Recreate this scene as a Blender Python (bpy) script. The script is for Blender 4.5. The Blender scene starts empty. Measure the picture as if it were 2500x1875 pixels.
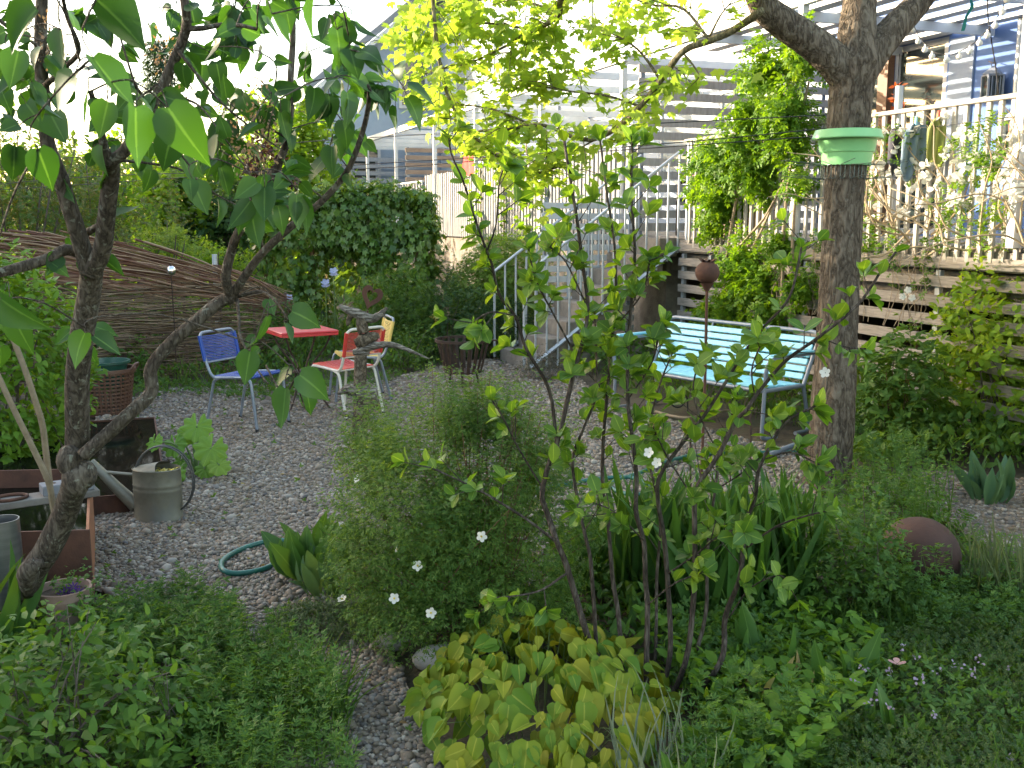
import bpy, math, random
import numpy as np
from mathutils import Vector, Matrix

# ------------------------------------------------------------------ camera, sky, sun, exposure
SC = bpy.context.scene
COL = SC.collection
F, CU, CV = 2480.0, 1250.0, 937.5            # focal length and centre in photo pixels (2500 x 1875)
PITCH = math.radians(9.3)
EYE = np.array([0.0, 0.0, 1.75])
cam = bpy.data.cameras.new('camera'); co = bpy.data.objects.new('camera', cam); COL.objects.link(co)
co.location = EYE; co.rotation_euler = (math.pi/2 - PITCH, 0, 0)
cam.sensor_width = 36; cam.lens = 36*F/2500; cam.clip_start = .05; cam.clip_end = 800
cam.dof.use_dof = True; cam.dof.focus_distance = 5.6; cam.dof.aperture_fstop = 14
SC.camera = co

SUN_AZ, SUN_EL = math.radians(-70), math.radians(13)     # azimuth measured clockwise from +Y
SUN = np.array([math.sin(SUN_AZ)*math.cos(SUN_EL), math.cos(SUN_AZ)*math.cos(SUN_EL), math.sin(SUN_EL)])
W = bpy.data.worlds.new('World'); SC.world = W; W.use_nodes = True
_n = W.node_tree.nodes; _s = _n.new('ShaderNodeTexSky'); _s.sky_type = 'NISHITA'; _s.sun_disc = False
_s.sun_elevation = SUN_EL; _s.sun_rotation = SUN_AZ; _s.air_density = 1.0; _s.dust_density = 2.0; _s.ozone_density = .4
W.node_tree.links.new(_s.outputs[0], _n['Background'].inputs[0]); _n['Background'].inputs[1].default_value = .15
sl = bpy.data.lights.new('sun', 'SUN'); sl.energy = 2.4; sl.angle = math.radians(.5); sl.color = (1, .9, .74)
so = bpy.data.objects.new('sun', sl); COL.objects.link(so)
so.rotation_euler = Vector(SUN).to_track_quat('Z', 'Y').to_euler(); so.location = (-20, 5, 15)
SC.view_settings.view_transform = 'Standard'; SC.view_settings.look = 'None'; SC.view_settings.gamma = 1
SC.view_settings.exposure = 2.6
SC.view_settings.use_white_balance = True; SC.view_settings.white_balance_temperature = 7100; SC.view_settings.white_balance_tint = 12
SC.render.engine = 'CYCLES'
cy = SC.cycles
cy.use_denoising = True; cy.denoiser = 'OPENIMAGEDENOISE'; cy.denoising_input_passes = 'RGB_ALBEDO_NORMAL'
cy.max_bounces = 6; cy.diffuse_bounces = 3; cy.glossy_bounces = 3; cy.transmission_bounces = 4; cy.transparent_max_bounces = 6
cy.sample_clamp_indirect = 6; cy.caustics_reflective = False; cy.caustics_refractive = False

# ------------------------------------------------------------------ where things stand
_c, _sn = math.cos(PITCH), math.sin(PITCH)
def ray(u, v):
    x, y = (u-CU)/F, -(v-CV)/F
    return np.array([x, _c + y*_sn, -_sn + y*_c])
def P(u, v, Y):                      # the point seen at (u, v) at depth Y
    d = ray(u, v); return EYE + d*(Y/d[1])
def G(u, v, z=0.0):                  # the point seen at (u, v) on the level z
    d = ray(u, v); return EYE + d*((z-EYE[2])/d[2])
HO = np.array([2.0, 12.2]); HD = np.array([-.35, .937]); HN = np.array([.937, .35])
def H(t, s, z):                      # house frame: t along the facade (away), s into the house, z up
    p = HO + HD*t + HN*s; return np.array([p[0], p[1], z])
HROT = math.atan2(HD[1], HD[0])      # x axis along t
rnd = random.Random(5)

# ------------------------------------------------------------------ materials
MATS = {}
def _ramp(nt, cols, fac):
    r = nt.nodes.new('ShaderNodeValToRGB'); e = r.color_ramp.elements
    while len(e) < len(cols): e.new(.5)
    for i, c in enumerate(cols):
        e[i].position = i/max(1, len(cols)-1); e[i].color = (*c, 1)
    nt.links.new(fac, r.inputs[0]); return r.outputs[0]
def M(name, c1, c2=None, scale=6, rough=.6, metal=0, bump=0, bscale=40, stretch=(1, 1, 1), spec=.5, isl=False, c3=None, contrast=1.0):
    if name in MATS: return MATS[name]
    m = bpy.data.materials.new(name); m.use_nodes = True; nt = m.node_tree; p = nt.nodes['Principled BSDF']
    p.inputs['Roughness'].default_value = rough; p.inputs['Metallic'].default_value = metal; p.inputs['Specular IOR Level'].default_value = spec
    p.inputs['Base Color'].default_value = (*c1, 1)
    tc = nt.nodes.new('ShaderNodeTexCoord'); mp = nt.nodes.new('ShaderNodeMapping'); mp.inputs['Scale'].default_value = stretch
    nt.links.new(tc.outputs['Object'], mp.inputs[0])
    if c2 is not None:
        n = nt.nodes.new('ShaderNodeTexNoise'); n.inputs['Scale'].default_value = scale; n.inputs['Detail'].default_value = 6; n.inputs['Roughness'].default_value = .65
        nt.links.new(mp.outputs[0], n.inputs['Vector'])
        f = n.outputs[0]
        mr = nt.nodes.new('ShaderNodeMapRange'); mr.inputs[1].default_value = .5-.22/contrast; mr.inputs[2].default_value = .5+.22/contrast
        nt.links.new(f, mr.inputs[0]); f = mr.outputs[0]
        if isl:
            g = nt.nodes.new('ShaderNodeNewGeometry'); a = nt.nodes.new('ShaderNodeMath'); a.operation = 'MULTIPLY_ADD'; a.inputs[1].default_value = .8; 
            b = nt.nodes.new('ShaderNodeMath'); b.operation = 'MULTIPLY'; b.inputs[1].default_value = .3
            nt.links.new(f, b.inputs[0]); nt.links.new(g.outputs['Random Per Island'], a.inputs[0]); nt.links.new(b.outputs[0], a.inputs[2]); f = a.outputs[0]
        cols = [c1, c2] if c3 is None else [c1, c2, c3]
        nt.links.new(_ramp(nt, cols, f), p.inputs['Base Color'])
    if bump:
        n2 = nt.nodes.new('ShaderNodeTexNoise'); n2.inputs['Scale'].default_value = bscale; n2.inputs['Detail'].default_value = 5
        nt.links.new(mp.outputs[0], n2.inputs['Vector'])
        b = nt.nodes.new('ShaderNodeBump'); b.inputs['Strength'].default_value = bump; b.inputs['Distance'].default_value = .02
        nt.links.new(n2.outputs[0], b.inputs['Height']); nt.links.new(b.outputs[0], p.inputs['Normal'])
    MATS[name] = m; return m
def leafmat(name, cols, trans=None, tf=.38, rough=.5, spec=.22, vein=0):
    """leaf: colour differs from leaf to leaf, some light shines through"""
    if name in MATS: return MATS[name]
    m = bpy.data.materials.new(name); m.use_nodes = True; nt = m.node_tree; p = nt.nodes['Principled BSDF']; out = nt.nodes['Material Output']
    g = nt.nodes.new('ShaderNodeNewGeometry')
    tc = nt.nodes.new('ShaderNodeTexCoord'); n = nt.nodes.new('ShaderNodeTexNoise'); n.inputs['Scale'].default_value = 2.2; n.inputs['Detail'].default_value = 3
    nt.links.new(tc.outputs['Object'], n.inputs['Vector'])
    a = nt.nodes.new('ShaderNodeMath'); a.operation = 'MULTIPLY_ADD'; a.inputs[1].default_value = .55
    b = nt.nodes.new('ShaderNodeMapRange'); b.inputs[1].default_value = .3; b.inputs[2].default_value = .7; b.inputs[4].default_value = .45
    nt.links.new(n.outputs[0], b.inputs[0]); nt.links.new(g.outputs['Random Per Island'], a.inputs[0]); nt.links.new(b.outputs[0], a.inputs[2])
    c = _ramp(nt, cols, a.outputs[0])
    if vein:                                            # pale midrib
        at = nt.nodes.new('ShaderNodeAttribute'); at.attribute_name = 'rib'; r2 = nt.nodes.new('ShaderNodeMapRange'); r2.inputs[1].default_value = .90; r2.inputs[2].default_value = .97; r2.inputs[4].default_value = vein
        nt.links.new(at.outputs['Fac'], r2.inputs[0]); vm = nt.nodes.new('ShaderNodeMix'); vm.data_type = 'RGBA'; nt.links.new(r2.outputs[0], vm.inputs[0]); nt.links.new(c, vm.inputs[6]); vm.inputs[7].default_value = (*[min(1, x*1.9+.05) for x in cols[-1]], 1); c = vm.outputs[2]
    nt.links.new(c, p.inputs['Base Color'])
    p.inputs['Roughness'].default_value = rough; p.inputs['Specular IOR Level'].default_value = spec
    t = nt.nodes.new('ShaderNodeBsdfTranslucent'); mx = nt.nodes.new('ShaderNodeMixShader'); mx.inputs[0].default_value = tf
    mixc = nt.nodes.new('ShaderNodeMix'); mixc.data_type = 'RGBA'; mixc.blend_type = 'MULTIPLY'; mixc.inputs[0].default_value = 1
    nt.links.new(c, mixc.inputs[6]); mixc.inputs[7].default_value = (*(trans or (2.6, 2.1, .7)), 1)
    nt.links.new(mixc.outputs[2], t.inputs[0]); nt.links.new(p.outputs[0], mx.inputs[1]); nt.links.new(t.outputs[0], mx.inputs[2])
    nt.links.new(mx.outputs[0], out.inputs['Surface'])
    MATS[name] = m; return m
def barkmat(name, c1, c2, c3, vs=26, depth=.012, stretch=(1, 1, .22), lichen=0):
    """furrowed bark: ridged noise drawn out along the trunk, pale lichen specks"""
    if name in MATS: return MATS[name]
    m = bpy.data.materials.new(name); m.use_nodes = True; nt = m.node_tree; p = nt.nodes['Principled BSDF']; p.inputs['Roughness'].default_value = .92; p.inputs['Specular IOR Level'].default_value = .15
    N = nt.nodes.new; Lk = nt.links.new
    tc = N('ShaderNodeTexCoord'); mp = N('ShaderNodeMapping'); mp.inputs['Scale'].default_value = stretch; Lk(tc.outputs['Object'], mp.inputs[0])
    def noise(sc, det, src): n = N('ShaderNodeTexNoise'); n.inputs['Scale'].default_value = sc; n.inputs['Detail'].default_value = det; n.inputs['Roughness'].default_value = .6; n.inputs['Distortion'].default_value = .35; Lk(src, n.inputs['Vector']); return n.outputs[0]
    def math_(op, a, b): 
        k = N('ShaderNodeMath'); k.operation = op
        for q, x in ((0, a), (1, b)):
            if isinstance(x, (int, float)): k.inputs[q].default_value = x
            else: Lk(x, k.inputs[q])
        return k.outputs[0]
    n1 = noise(vs*.55, 3, mp.outputs[0]); rdg = math_('ABSOLUTE', math_('MULTIPLY_ADD', n1, 2), 0)
    k = rdg.node.inputs[0].links[0].from_node; k.inputs[2].default_value = -1
    rdg = math_('POWER', math_('MINIMUM', math_('MULTIPLY', rdg, 3.2), 1), .7)
    n2 = noise(vs*1.6, 6, mp.outputs[0]); n3 = noise(3, 3, tc.outputs['Object'])
    h = math_('ADD', math_('MULTIPLY', rdg, .5), math_('MULTIPLY', n2, .55))
    f = math_('ADD', h, math_('MULTIPLY', math_('SUBTRACT', n3, .5), .5))
    mr = N('ShaderNodeMapRange'); mr.inputs[1].default_value = .25; mr.inputs[2].default_value = .95; Lk(f, mr.inputs[0])
    col = _ramp(nt, [c1, c2, c3], mr.outputs[0])
    if lichen:
        l = noise(38, 3, tc.outputs['Object']); mr2 = N('ShaderNodeMapRange'); mr2.inputs[1].default_value = .60; mr2.inputs[2].default_value = .66; mr2.inputs[4].default_value = lichen; Lk(l, mr2.inputs[0])
        mx = N('ShaderNodeMix'); mx.data_type = 'RGBA'; Lk(mr2.outputs[0], mx.inputs[0]); Lk(col, mx.inputs[6]); mx.inputs[7].default_value = (.27, .28, .23, 1); col = mx.outputs[2]
    Lk(col, p.inputs['Base Color'])
    b = N('ShaderNodeBump'); b.inputs['Strength'].default_value = 1; b.inputs['Distance'].default_value = depth; Lk(h, b.inputs['Height']); Lk(b.outputs[0], p.inputs['Normal'])
    MATS[name] = m; return m

# ------------------------------------------------------------------ mesh helpers
class MB:
    """collects shapes; build() links them as ONE mesh object"""
    def __init__(s): s.v = []; s.f = []; s.n = 0
    def add(s, V, Fs):
        s.v.append(np.asarray(V, float)); n = s.n; s.f += [tuple(int(i)+n for i in f) for f in Fs]; s.n += len(V); return s
    def box(s, lo, hi, ch=0.0, X=None):
        lo = np.minimum(lo, hi)*1.0; hi2 = np.maximum(lo, hi)*1.0; lo = np.minimum(lo, hi2)
        c = min(ch, *(.45*(hi2-lo)))
        if c <= 1e-6:
            V = np.array([[x, y, z] for x in (lo[0], hi2[0]) for y in (lo[1], hi2[1]) for z in (lo[2], hi2[2])])
            Fs = [(0, 1, 3, 2), (4, 6, 7, 5), (0, 4, 5, 1), (2, 3, 7, 6), (0, 2, 6, 4), (1, 5, 7, 3)]
        else:
            V = []; 
            for ix in (0, 1):
                for iy in (0, 1):
                    for iz in (0, 1):
                        p = np.array([(lo, hi2)[ix][0], (lo, hi2)[iy][1], (lo, hi2)[iz][2]]); sg = np.array([1-2*ix, 1-2*iy, 1-2*iz])*c
                        for a in range(3):
                            q = p+sg; q[a] = p[a]; V.append(q)
            id = lambda ix, iy, iz, a: ((ix*2+iy)*2+iz)*3+a
            Fs = []
            for i in (0, 1):
                q = [id(i, 0, 0, 0), id(i, 0, 1, 0), id(i, 1, 1, 0), id(i, 1, 0, 0)]; Fs.append(q if i == 0 else q[::-1])
                q = [id(0, i, 0, 1), id(1, i, 0, 1), id(1, i, 1, 1), id(0, i, 1, 1)]; Fs.append(q if i == 0 else q[::-1])
                q = [id(0, 0, i, 2), id(0, 1, i, 2), id(1, 1, i, 2), id(1, 0, i, 2)]; Fs.append(q if i == 0 else q[::-1])
            for a, b in ((0, 1), (0, 2), (1, 2)):
                k = 3-a-b
                for i in (0, 1):
                    for j in (0, 1):
                        def cc(kk, ax):
                            t = [0, 0, 0]; t[a] = i; t[b] = j; t[k] = kk; return id(*t, ax)
                        Fs.append((cc(0, a), cc(1, a), cc(1, b), cc(0, b)))
            for ix in (0, 1):
                for iy in (0, 1):
                    for iz in (0, 1): Fs.append(tuple(id(ix, iy, iz, a) for a in range(3)))
            V = np.array(V)
        if X is not None: V = X(V)
        return s.add(V, Fs)
    def hbox(s, t0, t1, s0, s1, z0, z1, ch=0):         # a box in the house frame
        def X(V):
            xy = HO + V[:, :1]*HD + V[:, 1:2]*HN; return np.column_stack([xy, V[:, 2]])
        return s.box((t0, s0, z0), (t1, s1, z1), ch, X)
    def tube(s, pts, r, seg=8, cap=True, noise=0, rg=None):
        pts = np.asarray(pts, float); n = len(pts); r = np.full(n, r) if np.isscalar(r) else np.asarray(r, float)
        tg = np.gradient(pts, axis=0); tg /= np.linalg.norm(tg, axis=1)[:, None]+1e-12
        up = np.array([0, 0, 1.0]) if abs(tg[0][2]) < .9 else np.array([1.0, 0, 0])
        a = np.cross(tg[0], up); a /= np.linalg.norm(a); V = []
        ph = np.linspace(0, 2*np.pi, seg, endpoint=False)
        for i in range(n):
            a = a - tg[i]*np.dot(a, tg[i]); a /= np.linalg.norm(a)+1e-12; b = np.cross(tg[i], a)
            rr = np.full(seg, r[i])
            if noise: rr = rr*(1+noise*(rg.random(seg)-.5))
            V.append(pts[i] + rr[:, None]*(np.cos(ph)[:, None]*a + np.sin(ph)[:, None]*b))
        Fs = []
        for i in range(n-1):
            for k in range(seg):
                k2 = (k+1) % seg; Fs.append((i*seg+k, i*seg+k2, (i+1)*seg+k2, (i+1)*seg+k))
        V = np.concatenate(V)
        if cap: Fs += [tuple(range(seg))[::-1], tuple((n-1)*seg+k for k in range(seg))]
        return s.add(V, Fs)
    def lathe(s, prof, seg=24, c=(0, 0, 0), sx=1, sy=1, cap=False):
        V = []; Fs = []; m = len(prof); ph = np.linspace(0, 2*np.pi, seg, endpoint=False)
        for r, z in prof: V += [[c[0]+sx*r*math.cos(p), c[1]+sy*r*math.sin(p), c[2]+z] for p in ph]
        for i in range(m-1):
            for k in range(seg):
                k2 = (k+1) % seg; Fs.append((i*seg+k, i*seg+k2, (i+1)*seg+k2, (i+1)*seg+k))
        if cap: Fs += [tuple(range(seg))[::-1], tuple((m-1)*seg+k for k in range(seg))]
        return s.add(V, Fs)
    def sphere(s, c, r, seg=24, rings=14, sq=(1, 1, 1)):
        V = [[0, 0, -1]] + [[math.sin(math.pi*i/rings)*math.cos(2*math.pi*k/seg), math.sin(math.pi*i/rings)*math.sin(2*math.pi*k/seg), -math.cos(math.pi*i/rings)] for i in range(1, rings) for k in range(seg)] + [[0, 0, 1]]
        V = np.array(V)*np.array(sq)*r+np.array(c); Fs = []
        for k in range(seg): Fs.append((0, 1+(k+1) % seg, 1+k))
        for i in range(rings-2):
            for k in range(seg): Fs.append((1+i*seg+k, 1+i*seg+(k+1) % seg, 1+(i+1)*seg+(k+1) % seg, 1+(i+1)*seg+k))
        L = 1+(rings-2)*seg; e = len(V)-1
        for k in range(seg): Fs.append((L+k, L+(k+1) % seg, e))
        return s.add(V, Fs)
    def prism(s, poly, z0, z1, X=None):               # poly in xy, extruded along z
        n = len(poly); V = np.array([[x, y, z0] for x, y in poly]+[[x, y, z1] for x, y in poly])
        if X is not None: V = X(V)
        return s.add(V, [tuple(range(n))[::-1], tuple(range(n, 2*n))]+[(i, (i+1) % n, n+(i+1) % n, n+i) for i in range(n)])
    def build(s, name, mat, parent=None, world=True, smooth=True, ang=40):
        V = np.concatenate(s.v) if s.v else np.zeros((0, 3))
        if parent is not None and world: V = V - np.array(ROOT[parent.name])
        me = bpy.data.meshes.new(name); me.from_pydata(V.tolist(), [], s.f); me.update()
        return link(name, me, mat, parent, smooth, ang)
ROOT = {}
def link(name, me, mat, parent=None, smooth=True, ang=40):
    if mat is not None: me.materials.append(mat)
    o = bpy.data.objects.new(name, me); COL.objects.link(o)
    if smooth and len(me.polygons):
        me.polygons.foreach_set('use_smooth', [True]*len(me.polygons))
        if ang < 180:
            try: me.set_sharp_from_angle(angle=math.radians(ang))
            except Exception: pass
    if parent is not None: o.parent = parent; ROOT[o.name] = ROOT[parent.name]
    else: ROOT[o.name] = (0, 0, 0)
    return o
def tri_mesh(name, V, T, mat, parent=None, smooth=True, rib=None):
    """large leaf meshes straight from numpy"""
    if parent is not None: V = V - np.array(ROOT[parent.name])
    me = bpy.data.meshes.new(name); n, m = len(V), len(T)
    me.vertices.add(n); me.vertices.foreach_set('co', np.ascontiguousarray(V, np.float32).ravel())
    me.loops.add(3*m); me.loops.foreach_set('vertex_index', np.ascontiguousarray(T, np.int32).ravel())
    me.polygons.add(m); me.polygons.foreach_set('loop_start', np.arange(0, 3*m, 3, dtype=np.int32))
    me.polygons.foreach_set('use_smooth', np.full(m, smooth))
    me.update(calc_edges=True)
    if rib is not None: me.attributes.new('rib', 'FLOAT', 'POINT').data.foreach_set('value', np.ascontiguousarray(rib, np.float32))
    return link(name, me, mat, parent, smooth=False)
def thing(name, label, cat, loc=(0, 0, 0), rz=0, group=None):
    o = bpy.data.objects.new(name, None); COL.objects.link(o); o.location = loc; o.rotation_euler = (0, 0, rz)
    o.empty_display_size = .1; o['label'] = label; o['category'] = cat
    if group: o['group'] = group
    ROOT[o.name] = tuple(float(x) for x in loc); return o
def tag(o, label, cat, group=None):
    o['label'] = label; o['category'] = cat
    if group: o['group'] = group
    return o
def kind(o, k, label=None, cat=None):
    o['kind'] = k
    if label: o['label'] = label
    if cat: o['category'] = cat
    return o
def copy_thing(o, loc=None, rz=None, label=None):
    r = o.copy(); COL.objects.link(r); ROOT[r.name] = ROOT[o.name]
    if loc is not None: r.location = loc
    if rz is not None: r.rotation_euler = (0, 0, rz)
    if label: r['label'] = label
    def kids(src, dst):
        for ch in list(src.children):
            if ch.name in ROOT and ch is not r:
                c = ch.copy(); COL.objects.link(c); c.parent = dst; ROOT[c.name] = ROOT[ch.name]; kids(ch, c)
    kids(o, r); return r
def smooth_path(pts, k=4):
    """Catmull-Rom through the points"""
    p = np.asarray(pts, float); p = np.vstack([2*p[0]-p[1], p, 2*p[-1]-p[-2]]); out = []
    for i in range(1, len(p)-2):
        for j in range(k):
            t = j/k; a, b, c, d = p[i-1], p[i], p[i+1], p[i+2]
            out.append(.5*(2*b+(c-a)*t+(2*a-5*b+4*c-d)*t*t+(3*b-a-3*c+d)*t**3))
    out.append(p[-2]); return np.array(out)

# ------------------------------------------------------------------ leaves
def tpl_leaf(prof, fold=.25, droop=.15, curl=0):
    """prof: (t, half width) rows; base at the origin, tip at y=1, upper side +z"""
    V = []; T = []; rows = []
    for t, w in prof:
        z = -droop*t*t
        if w <= 0: V.append([0, t, z]); rows.append((len(V)-1,))
        else:
            V += [[-w, t, z+fold*w], [0, t, z], [w, t, z+fold*w]]; rows.append((len(V)-3, len(V)-2, len(V)-1))
    for a, b in zip(rows[:-1], rows[1:]):
        if len(a) == 1: T += [(a[0], b[1], b[0]), (a[0], b[2], b[1])]
        elif len(b) == 1: T += [(a[0], a[1], b[0]), (a[1], a[2], b[0])]
        else: T += [(a[0], a[1], b[1]), (a[0], b[1], b[0]), (a[1], a[2], b[2]), (a[1], b[2], b[1])]
    return np.array(V, float), np.array(T, int)
def tpl_heart(fold=.2, droop=.3, wd=.40):
    """heart shaped leaf with a basal notch"""
    k = wd/.40
    rows = [(.0, 0), (-.06, .17*k), (.06, .33*k), (.24, .40*k), (.45, .36*k), (.65, .25*k), (.84, .10*k), (1.0, 0)]
    V = [[0, 0, 0]]; T = []; prev = None
    mids = [0.02, .08, .24, .45, .65, .84]
    ids = []
    for (t, w), m in zip(rows[1:-1], mids):
        V += [[-w, t, fold*w-droop*max(t, 0)**2], [0, m, -droop*m*m], [w, t, fold*w-droop*max(t, 0)**2]]; ids.append(len(V)-3)
    V.append([0, 1, -droop]); e = len(V)-1
    a = ids[0]; T += [(0, a+1, a), (0, a+2, a+1)]
    for a, b in zip(ids[:-1], ids[1:]): T += [(a, a+1, b+1), (a, b+1, b), (a+1, a+2, b+2), (a+1, b+2, b+1)]
    a = ids[-1]; T += [(a, a+1, e), (a+1, a+2, e)]
    return np.array(V, float), np.array(T, int)
def tpl_join(items):
    V = []; T = []; n = 0
    for (v, t), (pos, yaw, pitch, sc) in items:
        c, s = math.cos(yaw), math.sin(yaw); cp, sp = math.cos(pitch), math.sin(pitch)
        w = v*sc; w = np.column_stack([w[:, 0], w[:, 1]*cp-w[:, 2]*sp, w[:, 1]*sp+w[:, 2]*cp])
        w = np.column_stack([w[:, 0]*c+w[:, 1]*s, -w[:, 0]*s+w[:, 1]*c, w[:, 2]])+np.array(pos)
        V.append(w); T.append(t+n); n += len(v)
    return np.concatenate(V), np.concatenate(T)
T_OVAL = tpl_leaf([(0, 0), (.18, .17), (.42, .28), (.68, .27), (.88, .14), (1, 0)], .3, .12)
T_OVAL3 = tpl_leaf([(0, 0), (.3, .24), (.65, .25), (1, 0)], .3, .15)
T_POINT = tpl_leaf([(0, 0), (.28, .23), (.6, .19), (1, 0)], .25, .2)
T_LANCE = tpl_leaf([(0, 0), (.3, .12), (.65, .11), (1, 0)], .3, .3)
T_DIA = tpl_leaf([(0, 0), (.45, .27), (1, 0)], .3, .1)
T_HEART = tpl_heart()
T_HEARTW = tpl_heart(.12, .22, .46)
def _bend(t, b, c): v = t[0].copy(); y = v[:, 1]; v[:, 0] += b*y*y; v[:, 2] += c*np.sin(6*y)*np.abs(v[:, 0]); return v, t[1], (np.abs(t[0][:, 0]) < 1e-6)
HEARTS = [_bend(tpl_heart(f, d, w), b, c) for f, d, w, b, c in ((.2, .3, .37, .05, .07), (.5, .15, .35, -.06, .09), (.1, .5, .39, .07, -.09), (.65, .25, .34, .0, .05), (.3, -.1, .37, -.04, .11), (.15, .4, .40, -.08, .05))]
WIDES = [_bend(tpl_heart(f, d, w), b, c) for f, d, w, b, c in ((.1, .2, .46, .04, .2), (.35, .35, .42, -.08, .15), (.0, .5, .44, .08, -.2), (.5, .1, .40, .0, .1))]
T_BLADE = tpl_leaf([(0, .03), (.3, .035), (.6, .03), (.85, .018), (1, 0)], .5, .35)
T_STRAP = tpl_leaf([(0, .05), (.3, .065), (.6, .06), (.85, .035), (1, 0)], .5, .25)
def _pinn(lf, n, sc, span=1.0, ang=.9):
    it = [(lf, ((0, span*.7, -.04), 0, -.2, sc))]
    for i in range(n):
        y = span*(.12+.56*i/max(1, n-1))
        for sg in (-1, 1): it.append((lf, ((0, y, -.02), sg*ang, -.15, sc*(.8+.2*i/n))))
    return tpl_join(it)
T_PINN = _pinn(T_DIA, 3, .42)
T_FINE = _pinn(T_LANCE, 2, .55, 1.0, .8)
T_TRI = tpl_join([(T_POINT, ((0, .3, 0), 0, -.1, .7)), (T_POINT, ((0, .25, 0), 1.15, -.15, .55)), (T_POINT, ((0, .25, 0), -1.15, -.15, .55))])
def tpl_palm(angs, rads, fold=.1):
    """palmate leaf: outline points (angle from +y, radius) round a centre"""
    V = [[0, .12, 0]]; 
    for i, (a, r) in enumerate(zip(angs, rads)): V.append([math.sin(a)*r, .12+math.cos(a)*r, (-.18*r*r if r > .4 else .03)])
    n = len(angs); return np.array(V, float), np.array([(0, 1+i, 2+i) for i in range(n-1)][::-1], int)[:, [0, 2, 1]]
_a = [-2.9, -2.3, -1.95, -1.45, -1.1, -.75, -.5, -.3, 0, .3, .5, .75, 1.1, 1.45, 1.95, 2.3, 2.9]
_r = [.13, .3, .28, .62, .55, .72, .42, .62, .95, .62, .42, .72, .55, .62, .28, .3, .13]
T_MAPLE = tpl_palm(_a, _r)
T_IVY = tpl_palm([-2.8, -2.2, -1.3, -.8, -.35, 0, .35, .8, 1.3, 2.2, 2.8], [.15, .38, .3, .55, .4, .8, .4, .55, .3, .38, .15])
_aa = np.linspace(-2.9, 2.9, 55)
def _round():
    V = [[0, .1, -.05]]; R = [1.]; T = []; n = len(_aa)
    for k, f in enumerate((.35, .7, 1)):
        for a in _aa:
            r = .52*f*((1+.10*math.cos(9*a)*f+.035*math.cos(45*a)*(f == 1))*(1+.10*math.cos(a))); z = -.05+.20*f*f*.5+.035*math.cos(9*a)*f-.16*f**4; V.append([math.sin(a)*r, .1+math.cos(a)*r, z]); R.append(max(0, math.cos(9*a))**2*.98)
    for i in range(n-1):
        T.append((0, 2+i, 1+i))
        for k in range(2): a, b = 1+k*n+i, 1+(k+1)*n+i; T += [(a, a+1, b+1), (a, b+1, b)]
    return np.array(V), np.array(T), np.array(R)
T_ROUND = _round()

def nrm(a): return a/(np.linalg.norm(a, axis=-1, keepdims=True)+1e-9)
def place(tpl, pos, dirs, ups, size, wid=None):
    v, t = tpl[:2]; N = len(pos); y = nrm(dirs); x = nrm(np.cross(y, ups)); z = np.cross(x, y)
    size = np.broadcast_to(np.asarray(size, float), (N,)); w = size if wid is None else size*wid
    V = (pos[:, None, :] + (v[None, :, 0, None]*w[:, None, None])*x[:, None, :] + (v[None, :, 1, None]*size[:, None, None])*y[:, None, :] + (v[None, :, 2, None]*size[:, None, None])*z[:, None, :])
    T = t[None]+(np.arange(N)*len(v))[:, None, None]
    return V.reshape(-1, 3), T.reshape(-1, 3)
class LB:
    """collects leaves; build() links them as ONE mesh"""
    def __init__(s): s.V = []; s.T = []; s.R = []; s.n = 0
    def add(s, tpl, pos, dirs, ups, size, wid=None):
        if len(pos) == 0: return s
        V, T = place(tpl, np.asarray(pos), np.asarray(dirs), np.asarray(ups), size, wid); s.V.append(V); s.T.append(T+s.n); s.n += len(V); s.R.append(np.tile(tpl[2] if len(tpl) > 2 else (np.abs(tpl[0][:, 0]) < 1e-6), len(pos))); return s
    def build(s, name, mat, parent=None): return tri_mesh(name, np.concatenate(s.V), np.concatenate(s.T), mat, parent, rib=np.concatenate(s.R))
def sphdir(rg, n, zmin=-1.0):
    z = rg.uniform(zmin, 1, n); a = rg.uniform(0, 2*np.pi, n); r = np.sqrt(1-z*z); return np.column_stack([r*np.cos(a), r*np.sin(a), z])
def foliage(rg, centre, rad, nt, lpt, tpl, size, tw=.18, zmin=-.35, lobes=.3, fill=.5, upm=.7, spread=.9, droop=0, lb=None, low=0):
    """twigs end through an uneven ellipsoid; leaves line the last part of each twig. Returns leaves and twigs"""
    lb = lb or LB(); rad = np.asarray(rad, float); c = np.asarray(centre, float)
    d = sphdir(rg, nt, zmin); L = sphdir(rg, 9, -.2); am = rg.uniform(-1, 1, 9)*lobes
    k = 1+(np.exp(5*(d@L.T-1))*am).sum(1); r = (1-(1-fill)*0-fill*rg.random(nt)**2.2)*k
    end = c+d*rad*r[:, None]
    if low: end[:, 2] = np.maximum(end[:, 2], low+rg.random(nt)*.05)
    td = nrm(d*rad/rad.max()*.9+np.array([0, 0, upm])+rg.normal(0, .35, (nt, 3)))
    s = np.tile(np.arange(lpt)/max(1, lpt-1), nt); td2 = np.repeat(td, lpt, 0); e2 = np.repeat(end, lpt, 0)
    N = nt*lpt; sz = size*rg.uniform(.6, 1.15, N)*(1-.25*(1-s))
    pos = e2-td2*(tw*s)[:, None]+rg.normal(0, .12*size, (N, 3))
    side = np.where(np.tile(np.arange(lpt) % 2, nt)[:, None] == 0, 1, -1)*nrm(np.cross(td2, rg.normal(0, 1, (N, 3))))
    dr = nrm(td2*.55+side*spread+rg.normal(0, .25, (N, 3))+np.array([0, 0, -droop]))
    up = nrm(np.array([0, 0, 1.0])+rg.normal(0, .45, (N, 3))+.3*np.repeat(d, lpt, 0))
    lb.add(tpl, pos, dr, up, sz); return lb, end, td
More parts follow.
